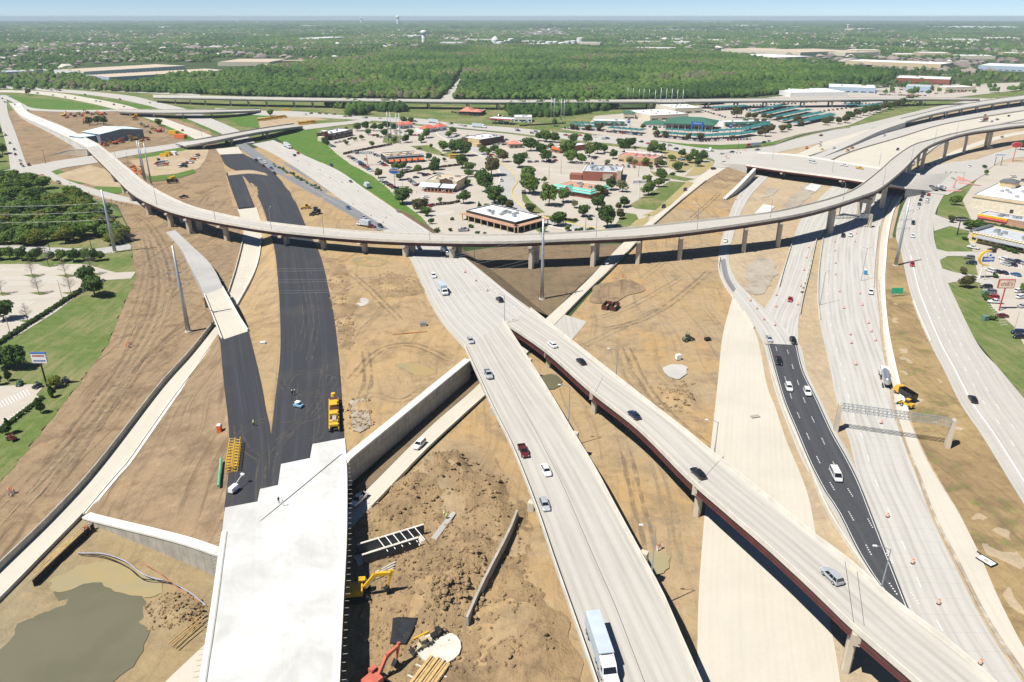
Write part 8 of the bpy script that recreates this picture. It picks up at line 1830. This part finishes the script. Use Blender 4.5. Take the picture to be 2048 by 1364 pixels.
# dealership
r, L, D = bld('dealership_showroom','car showroom with broad green hip roof and tall blue entrance portal',(1335,259),(1420,263),34,6.0,'grey','grey',0,8,winh=4.0,sill=.6)
slab_roof(r, -3,L + 3,-3,D, 7.0,12.0,RF['green'],over=2.0,ridge=.8);m_ = MB();m_.box((L / 2,-2.8,6.4),(L + 8,.4,1.6));m_.obj('grey_fascia',WM['grey'],r)
for k in range(8): m_ = MB();m_.box((-2 + (L + 4) * k / 7,-2.6,3.0),(.8,.8,6.0));m_.obj('column',WM['cream'],r)
for x0,x1,z0,z1 in ((L * .56,L * .60,0,9.6),(L * .80,L * .84,0,9.6),(L * .56,L * .84,6.4,9.6)): m_ = MB();m_.box(((x0 + x1) / 2,-4.5,(z0 + z1) / 2),(x1 - x0,1.2 if z0 == 0 else 1.14,z1 - z0));m_.obj('entrance_portal',M['blue'],r)
text_obj('CHEVROLET',1.5,M['white'],r, (L * .70,-5.2,8.2),(math.pi / 2,0,0))
r, L, D = bld('dealership_wing','low green-roofed wing joined to the showroom',(1285,256),(1334,258),18,4.2,'white','grey',0,5);slab_roof(r, 0,L, 0,D, 4.4,7.4,RF['green'])
bld('service_building','white flat-roofed service building behind the showroom',(1300,242),(1376,238),55,6.0,'cream','white',6,4);bld('service_building','second white flat-roofed hall behind the service building',(1350,228),(1404,226),60,6.5,'cream','white',5,3)
for A, B, l in (((1186,251),(1250,252),'white office block with dark green awning beside the display rows'),((1447,254),(1540,252),'long white office with dark green rounded awning beyond the showroom')):
    r, L, D = bld('awning_office',l, A, B, 14,5.2,'white','white',2,6)
    for k in range(3): m_ = MB();m_.box((L * (.2 + .3 * k),-2.0,3.2),(3.4,.1,.8));m_.obj('sign_panel',RF['white'],r)
    awn(r, 1,L - 1,0,4.6,2.4,1.8,RF['darkgreen'])
r, L, D = bld('corner_tower','small cream block with green hip roof at the dealership edge',(1247,238),(1270,238),14,6.5,'cream','grey',0,2);slab_roof(r, 0,L, 0,D, 6.6,9.0,RF['green'])
for x, y, l in ((1460,265,'blue dealership price sign near the showroom'),(1257,255,'blue dealership banner near the office block')): pole_sign((x, y),4.5,3.0,4.0,l, M['blue'],M['white'],blocks=4,tcol=M['white'])
# teal shade canopies
def canopy(A, B, depth, label, n=4,h=3.6):
    a, b = W(*A),W(*B);d = b - a;L = d.length;r = empty('shade_canopy',a, math.atan2(d.y, d.x),label, 'canopy','teal shade canopies of the dealership')
    for k in range(n):
        m_ = MB();x0,x1 = L * k / n + .15,L * (k + 1) / n - .15;xm = (x0 + x1) / 2;v = [(x0,0,h),(x1,0,h),(x1,depth, h),(x0,depth, h),(xm, depth / 2,h + 1.5)];m_.add(v, [(0,1,4),(1,2,4),(2,3,4),(3,0,4)]);m_.obj('fabric_panel',RF['canopy'],r)
        for x in (x0,x1): m_ = MB();m_.cyl((x, depth / 2,0),(x, depth / 2,h + .2),.12,.12,6);m_.obj('post',M['galv'],r)
canopy((1132,258),(1205,262),12,'teal fabric shade canopy over the first display row by the street',6);canopy((1212,263),(1282,269),12,'teal fabric shade canopy over the second display row by the street',6);canopy((1140,253),(1200,256),11,'teal fabric shade canopy behind the first display row',5)
canopy((1312,273),(1400,281),13,'teal fabric shade canopy before the blue portal',7);canopy((1405,281),(1478,277),13,'teal fabric shade canopy curving past the showroom',6);canopy((1480,277),(1518,271),12,'teal fabric shade canopy at the junction corner',3);canopy((1330,267),(1420,271),10,'teal fabric shade canopy behind the front row of the showroom',7);canopy((1430,270),(1500,266),10,'teal fabric shade canopy beside the blue price sign',6)
canopy((1500,264),(1545,254),11,'teal fabric shade canopy along the frontage road corner',4)
for k in range(5): canopy((1508 + 22 * k, 230 + 6.5 * k * .9),(1578 + 24 * k, 214 + 5.6 * k),9.5,f"long teal shade canopy in the {['first','second','third','fourth','fifth'][k]} strip counted from the viaduct", 8)
canopy((1408,217),(1452,214),14,'teal shade canopy of the rear storage lot',5);canopy((1430,222),(1500,218),14,'second teal shade canopy of the rear storage lot',7);canopy((1700,216),(1730,214),16,'small teal shade canopy under the viaduct',3);canopy((1735,220),(1780,213),16,'teal shade canopy beside the roadside tree row',4);canopy((1630,244),(1672,234),10,'short teal shade canopy behind the tree row',4)
# grey metal building in the yard
a, b = W(203,287),W(289,276);d = b - a;L = d.length;r = empty('metal_building',a, math.atan2(d.y, d.x),'large blue-grey metal building with white low-pitched roof in the equipment yard','building');D = 30;h0,h1 = 8.4,10.8
m_ = MB();m_.side([(0,-.2),(L, -.2),(L, h0),(L / 2,h1),(0,h0)],0,D);m_.obj('wall',WM['bluegrey'],r)
for x0,z0,x1,z1 in ((-.6,h0 + .05,L / 2,h1 + .25),(L / 2,h1 + .25,L + .6,h0 + .05)): m_ = MB();m_.add([(x0,-.8,z0),(x1,-.8,z1),(x1,D + .8,z1),(x0,D + .8,z0),(x0,-.8,z0 - .2),(x1,-.8,z1 - .2),(x1,D + .8,z1 - .2),(x0,D + .8,z0 - .2)],[(0,1,2,3),(0,4,5,1),(4,7,6,5),(2,6,7,3),(0,3,7,4),(1,5,6,2)]);m_.obj('roof',RF['bluemetal'],r)
m_ = MB();m_.box((-7,D * .6,3.2),(14,D * .7,6.4));m_.obj('side_wing',WM['bluegrey'],r);m_ = MB();m_.box((-7,D * .6,6.6),(15,D * .74,.3));m_.obj('wing_roof',RF['bluemetal'],r)
for k in range(5): m_ = MB();m_.box((L * (.14 + .18 * k),-.05,2),(4,.1,4));m_.obj('roller_door',WM['grey'],r)
# right-hand retail
r, L, D = bld('retail_block','cream retail building with white roof and square tan tower',(1940,414),(2110,440),50,8,'cream','white',10,0);m_ = MB();m_.box((8,D - 6,5.5),(9,9,11));m_.obj('tower',WM['tan'],r);slab_roof(r, 3.5,12.5,D - 10.5,D - 1.5,11,12.8,RF['slate'],name='tower_roof');m_ = MB();m_.box((L * .5,-.2,7),(L, .6,1.2));m_.obj('cornice',WM['buff'],r);m_ = MB();m_.box((6,8,3),(14,12,6));m_.obj('front_wing',WM['cream'],r)
r, L, D = bld('red_band_restaurant','brick restaurant with yellow and red striped fascia band behind the hedge row',(1952,446),(2060,466),12,5.5,'palebrick','grey',8,0)
for z, c in ((5.0,M['gold']),(3.9,m_plain('coral_band',(.75,.13,.11),.6))): m_ = MB();m_.box((L * .28,-.3,z),(L * .55,.6,1.05));m_.obj('fascia_band',c, r)
r, L, D = bld('flat_roof_restaurant','restaurant with grey flat roof, yellow band and mauve awning',(1940,482),(2075,512),20,5.4,'yellow','grey',14,10);awn(r, 3,L - 2,-.2,4.0,3.2,.6,WM['grey']);m_ = MB();m_.box((0,D / 2,5.2),(2.5,D, 1.4));m_.obj('end_parapet',RF['slate'],r)
for k in range(20): m_ = MB();m_.box((1 + (L - 2) * k / 19,-.35,4.9),(1.1,.12,.6));m_.obj('cornice_block',RF['white'],r)

# ------------------------------------------------------------------ distant halls, tower, tanks, houses
def hall(A, B, depth, h, label, wall='white',roof='tan',win=0,z=0): return bld('distant_hall',label, A, B, depth, h, wall, roof, 0,win, door=False, z=z, parapet=.5)
r1 = hall((172,153),(372,140),110,9,'long white warehouse with tan roof behind the trees','white','tan');r2 = hall((220,165),(458,150),90,9,'second long white warehouse with tan roof nearer the far motorway','steel','tan')
for rr, n in ((r1,26),(r2,30)):
    for k in range(n): m_ = MB();m_.box((rr[1] * (k + .5) / n, -.1,1.9),(3.2,.2,3.4));m_.obj('dock_door',WM['bluegrey'],rr[0])
hall((436,132),(540,132),150,9,'flat tan-roofed warehouse beyond the two long ones','cream','tan');hall((527,138),(595,137),60,7,'low tan hall at the forest edge','tan','tan');hall((0,152),(100,148),60,7,'pale low shed beside the far frontage road','white','grey')
hall((560,128),(660,126),40,7,'long brick school building beyond the warehouses','palebrick','tan');hall((637,82),(697,79),120,12,'white factory hall among the suburbs','white','white');hall((806,75),(832,76),60,12,'white plant building beside the water tower','white','white')
hall((690,126),(730,125),60,7,'grey apartment hall at the edge of the wood','grey','grey')
hall((1442,104),(1600,112),160,10,'long pale distribution centre behind the wood','cream','tan');hall((1465,116),(1560,122),120,9,'broad cream retail box behind the wood','cream','white');hall((1560,104),(1690,112),130,9,'low pale mall building in the distance','cream','tan')
hall((1690,131),(1880,139),90,11,'long tan superstore with white roof','buff','white',10);hall((1955,140),(2060,144),110,10,'blue-edged superstore by the distant highway','steel','white',8);hall((1790,166),(1898,170),70,9,'red-striped store with white roof beyond the viaduct','brick','white',6)
hall((1656,184),(1750,187),60,8,'pale blue dealership building behind the viaduct','steel','white',6);hall((1580,194),(1695,193),70,6,'white metal shed directly behind the viaduct','white','white');hall((1810,184),(1858,186),40,9,'blue-grey showroom behind the viaduct','steel','grey',5);hall((1890,184),(1950,183),30,7,'long cream office block behind the viaduct','cream','white',8)
for i, (x0,x1,y, d) in enumerate(((1270,1340,102,60),(1040,1080,86,70),(1245,1320,88,70),(1340,1378,88,60),(1410,1450,84,80),(1330,1360,82,60),(1790,1830,116,60),(1840,1900,114,70),(1920,1990,118,70),(1700,1760,108,60),(1900,1960,84,120),(1970,2040,80,120),(1860,1900,82,120),(2010,2060,112,60),(930,990,84,60),(880,925,90,50),(1150,1200,90,60),(600,625,55,200),(110,160,56,300),(1460,1500,54,300),(1530,1560,57,300),(300,330,57,250),(1690,1720,62,250),(120,150,46,700),(470,520,46,700),(260,300,44,700),(1380,1410,45,700),(1880,2040,58,500),(1540,1575,42,800))):
    hall((x0,y),(x1,y + .5),d, random.uniform(8,12) * (1 if y > 70 else 1.8),f'pale flat hall far off among the trees',random.choice(['white','cream','buff']),'white');bpy.data.objects[-1:] if False else None
for o in [o for o in bpy.data.objects if o.get('label') == 'pale flat hall far off among the trees']: o['group'] = 'far pale halls'
# water tower
def water_tower(base, topq, label, s=None, col='white'):
    p = W(*base);h = top_height(p, topq);r = empty('water_tower',p, 0,label, 'water tower');k = h / 52
    m_ = MB();m_.lathe([(9.5 * k, 0),(8.6 * k, 6 * k),(8 * k, 20 * k),(8 * k, 36 * k)],n=24);m_.obj('shaft',WM[col],r, smooth=True)
    m_ = MB();m_.lathe([(8 * k, 35 * k),(11 * k, 38 * k),(12.4 * k, 42 * k),(12.2 * k, 47 * k),(8 * k, 50.5 * k),(1,52 * k)],n=24);m_.obj('tank',WM[col],r, smooth=True)
    m_ = MB();m_.lathe([(12.3 * k, 40.5 * k),(12.6 * k, 42.5 * k)],n=24);m_.obj('painted_band',WM['steel'],r)
water_tower((848,88),(847,60),'tall white water tower rising from the edge of the wood')
for b, t in (((796,50),(796,31)),((723,48),(723,34)),((474,46),(474,39)),((1695,58),(1695,48))): water_tower(b, t, 'small hazy water tower on the horizon');bpy.data.objects['water_tower']['category'] = 'water tower'
for o in bpy.data.objects:
    if o.get('label') == 'small hazy water tower on the horizon': o['group'] = 'hazy horizon water towers'
# storage tanks
for i, (x, y, rad_, h) in enumerate(((990,88,15,18),(1000,90,16,12),(1014,87,14,12),(1022,85,15,16),(1098,92,15,16),(1110,91,12,15),(1124,92,15,13),(1135,91,14,16),(1146,90,14,16),(1160,88,15,24),(1063,92,10,9),(1076,92,10,9),(1086,92,10,9))):
    p = W(x, y);r = empty('storage_tank',p, 0,'white domed storage tank' if i == 0 else ('tall white storage tank at the end of the tank row' if i == 9 else 'white cylindrical storage tank beyond the wood'),'tank','white storage tanks');m_ = MB();m_.lathe([(rad_, -.5),(rad_, h)],n=20);m_.obj('shell',WM['white'],r, smooth=False);m_ = MB();m_.lathe([(rad_, h),(rad_ * .6,h + (9 if i == 0 else 1.2)),(.5,h + (13 if i == 0 else 2))],n=20);m_.obj('tank_roof',RF['white'],r)
# houses: the largest as things, the rest as one mass
HW = m_plain('house_wall',(.42,.35,.28),.9);HR = [m_plain('house_roof_%d' % i, c, .9) for i, c in enumerate(((.20,.175,.16),(.15,.14,.14),(.27,.23,.20),(.24,.18,.15)))]
def house_meshes():
    w, d, h, e = 15,11,3.2,.6;m1 = MB();m1.box((0,0,h / 2 - .2),(w, d, h + .4));out = []
    m2 = MB();x, y = w / 2 + e, d / 2 + e;s = y * .9;m2.add([(-x, -y, h),(x, -y, h),(x, y, h),(-x, y, h),(-x + s, 0,h + 3.4),(x - s, 0,h + 3.4)],[(0,1,5,4),(2,3,4,5),(1,2,5),(3,0,4),(3,2,1,0)])
    return m1,m2
h1_, h2_ = house_meshes();HWm = h1_.mesh('wall',[HW]);HRm = [h2_.mesh('roof',[c]) for c in HR]
zones = [[(0,118),(220,112),(420,108),(420,122),(200,128),(0,140)],[(690,105),(760,96),(830,92),(870,98),(830,106),(760,116),(720,124),(690,120)],[(1790,118),(1900,112),(2040,118),(2040,128),(1850,128)],[(100,96),(500,92),(690,88),(690,96),(400,104),(100,108)]]
hs = []
for zn, n in zip(zones, (70,75,40,75)): hs += scatter(zn, n, 24)
for x, y in hs:
    r = empty('house',(x, y, -.3),random.choice([0,1.57,.4,1.9]) + random.uniform(-.1,.1),'suburban house with hipped roof among the far trees','house','houses of the far suburb');mesh_obj('wall',HWm, r);mesh_obj('roof',random.choice(HRm),r)
def wedge(r0,r1,spacing, keep, w=.78):
    n = int((r1 ** 2 - r0 ** 2) * w / spacing ** 2);rr = np.sqrt(RNG.uniform(r0 ** 2,r1 ** 2,n));th = RNG.uniform(-w, w, n) * .95;k = RNG.random(n) < keep
    return np.stack([rr * np.sin(th),rr * np.cos(th)],1)[k]
M_HS = m_forest;
def m_roofs():
    t = NT('far_roofs');a = t.n('Attribute',attribute_name='tint').outputs['Fac'];r = t.n('ValToRGB');t.t.links.new(a, r.inputs[0]);e = r.color_ramp.elements
    e[0].color = (.13,.12,.12,1);e[1].color = (.62,.60,.57,1);q = e.new(.55);q.color = (.26,.22,.20,1);q = e.new(.85);q.color = (.33,.28,.25,1);return t.done(r.outputs[0],.9,0,.2)
MR = m_roofs()
ROOF_T = ([(-1,-.7,.25),(1,-.7,.25),(1,.7,.25),(-1,.7,.25),(-.45,0,.62),(.45,0,.62),(-.95,-.65,0),(.95,-.65,0),(.95,.65,0),(-.95,.65,0)],[(0,1,5),(0,5,4),(2,3,4),(2,4,5),(1,2,5),(3,0,4),(6,7,1),(6,1,0),(9,6,0),(9,0,3),(7,8,2),(7,2,1)])
def not_in(xy, polys):
    m = np.ones(len(xy),bool)
    for q in polys: m &= ~np_inside(xy, [(p.x, p.y) for p in (W(*c) for c in q)])
    return xy[m]
WOOD = [[(300,162),(480,160),(700,166),(1100,166),(1500,166),(1700,172),(1790,155),(1760,148),(1660,138),(1560,130),(1450,112),(1300,105),(1150,95),(980,95),(900,98),(800,108),(700,122),(560,138),(470,150)],[(240,172),(330,187),(512,192),(1024,199),(1480,195),(1700,172),(1500,166),(480,160),(300,162)]]
OPEN = [[(150,125),(470,125),(470,165),(150,168)],[(425,115),(600,118),(600,140),(425,140)],[(930,78),(1240,78),(1240,97),(930,97)],[(1430,95),(1700,104),(1700,122),(1430,124)],[(1680,118),(2100,118),(2100,168),(1900,172),(1680,145)],[(1600,160),(2100,160),(2100,230),(1500,215)]]
rf_xy = not_in(wedge(1900,9000,62,.9),WOOD + OPEN[:3])
dn = np.array([noise.noise(Vector((x * .0012,y * .0012,9))) for x, y in rf_xy]);rf_xy = rf_xy[dn > -.25]
mass('far_rooftops',rf_xy, 13.5, *ROOF_T, np.clip(RNG.normal(.55,.28,len(rf_xy)),0,1),'countless small roofs of the far suburbs',squash=.9,mat=MR)
D4 = dome(5,2)
tr_xy = not_in(wedge(1250,3300,13.5,.85),WOOD + OPEN);dn = np.array([noise.noise(Vector((x * .004,y * .004,2))) for x, y in tr_xy]);tr_xy = tr_xy[(dn > -.25) & (tr_xy[:, 1] > 1250)]
mass('suburb_trees',tr_xy, 5.2, *D4,tint_of(tr_xy, shift=-.02),'tree cover between the suburban houses',squash=.8)
tr2 = wedge(3300,7000,30,.95);dn = np.array([noise.noise(Vector((x * .002,y * .002,5))) for x, y in tr2]);tr2 = tr2[dn > -.3]
mass('far_trees',tr2,12.0, *dome(5,1),tint_of(tr2,.003,-.1),'tree cover of the far plain',squash=.5)
tr3 = wedge(7000,20000,110,.9);mass('horizon_trees',tr3,42.0, *dome(5,1),tint_of(tr3,.001,-.15),'blue-green trees along the horizon',squash=.28)
lot_t = field([[(1690,140),(1900,142),(2040,150),(2040,185),(1760,190),(1640,178)],[(0,160),(150,158),(150,168),(0,168)]],26,keep=.7);mass('lot_trees',lot_t, 4.2, *D5,tint_of(lot_t),'scattered trees among the far car parks',squash=1.0)
# ------------------------------------------------------------------ the hazy air
mb = MB();mb.box((0,11900,55.8),(60000,30000,114.4));hz = mb.obj('haze',[])
hm = bpy.data.materials.new('hazy_air');hm.use_nodes = True;hn = hm.node_tree
hn.nodes.remove(hn.nodes['Principled BSDF'])
pv = hn.nodes.new('ShaderNodeVolumePrincipled');pv.inputs['Color'].default_value = (0.74,0.90,1.0,1);pv.inputs['Density'].default_value = 0.000075;pv.inputs['Anisotropy'].default_value = 0.0
hn.links.new(pv.outputs[0],hn.nodes['Material Output'].inputs['Volume']);hz.data.materials.append(hm);tag(hz, kind='stuff')
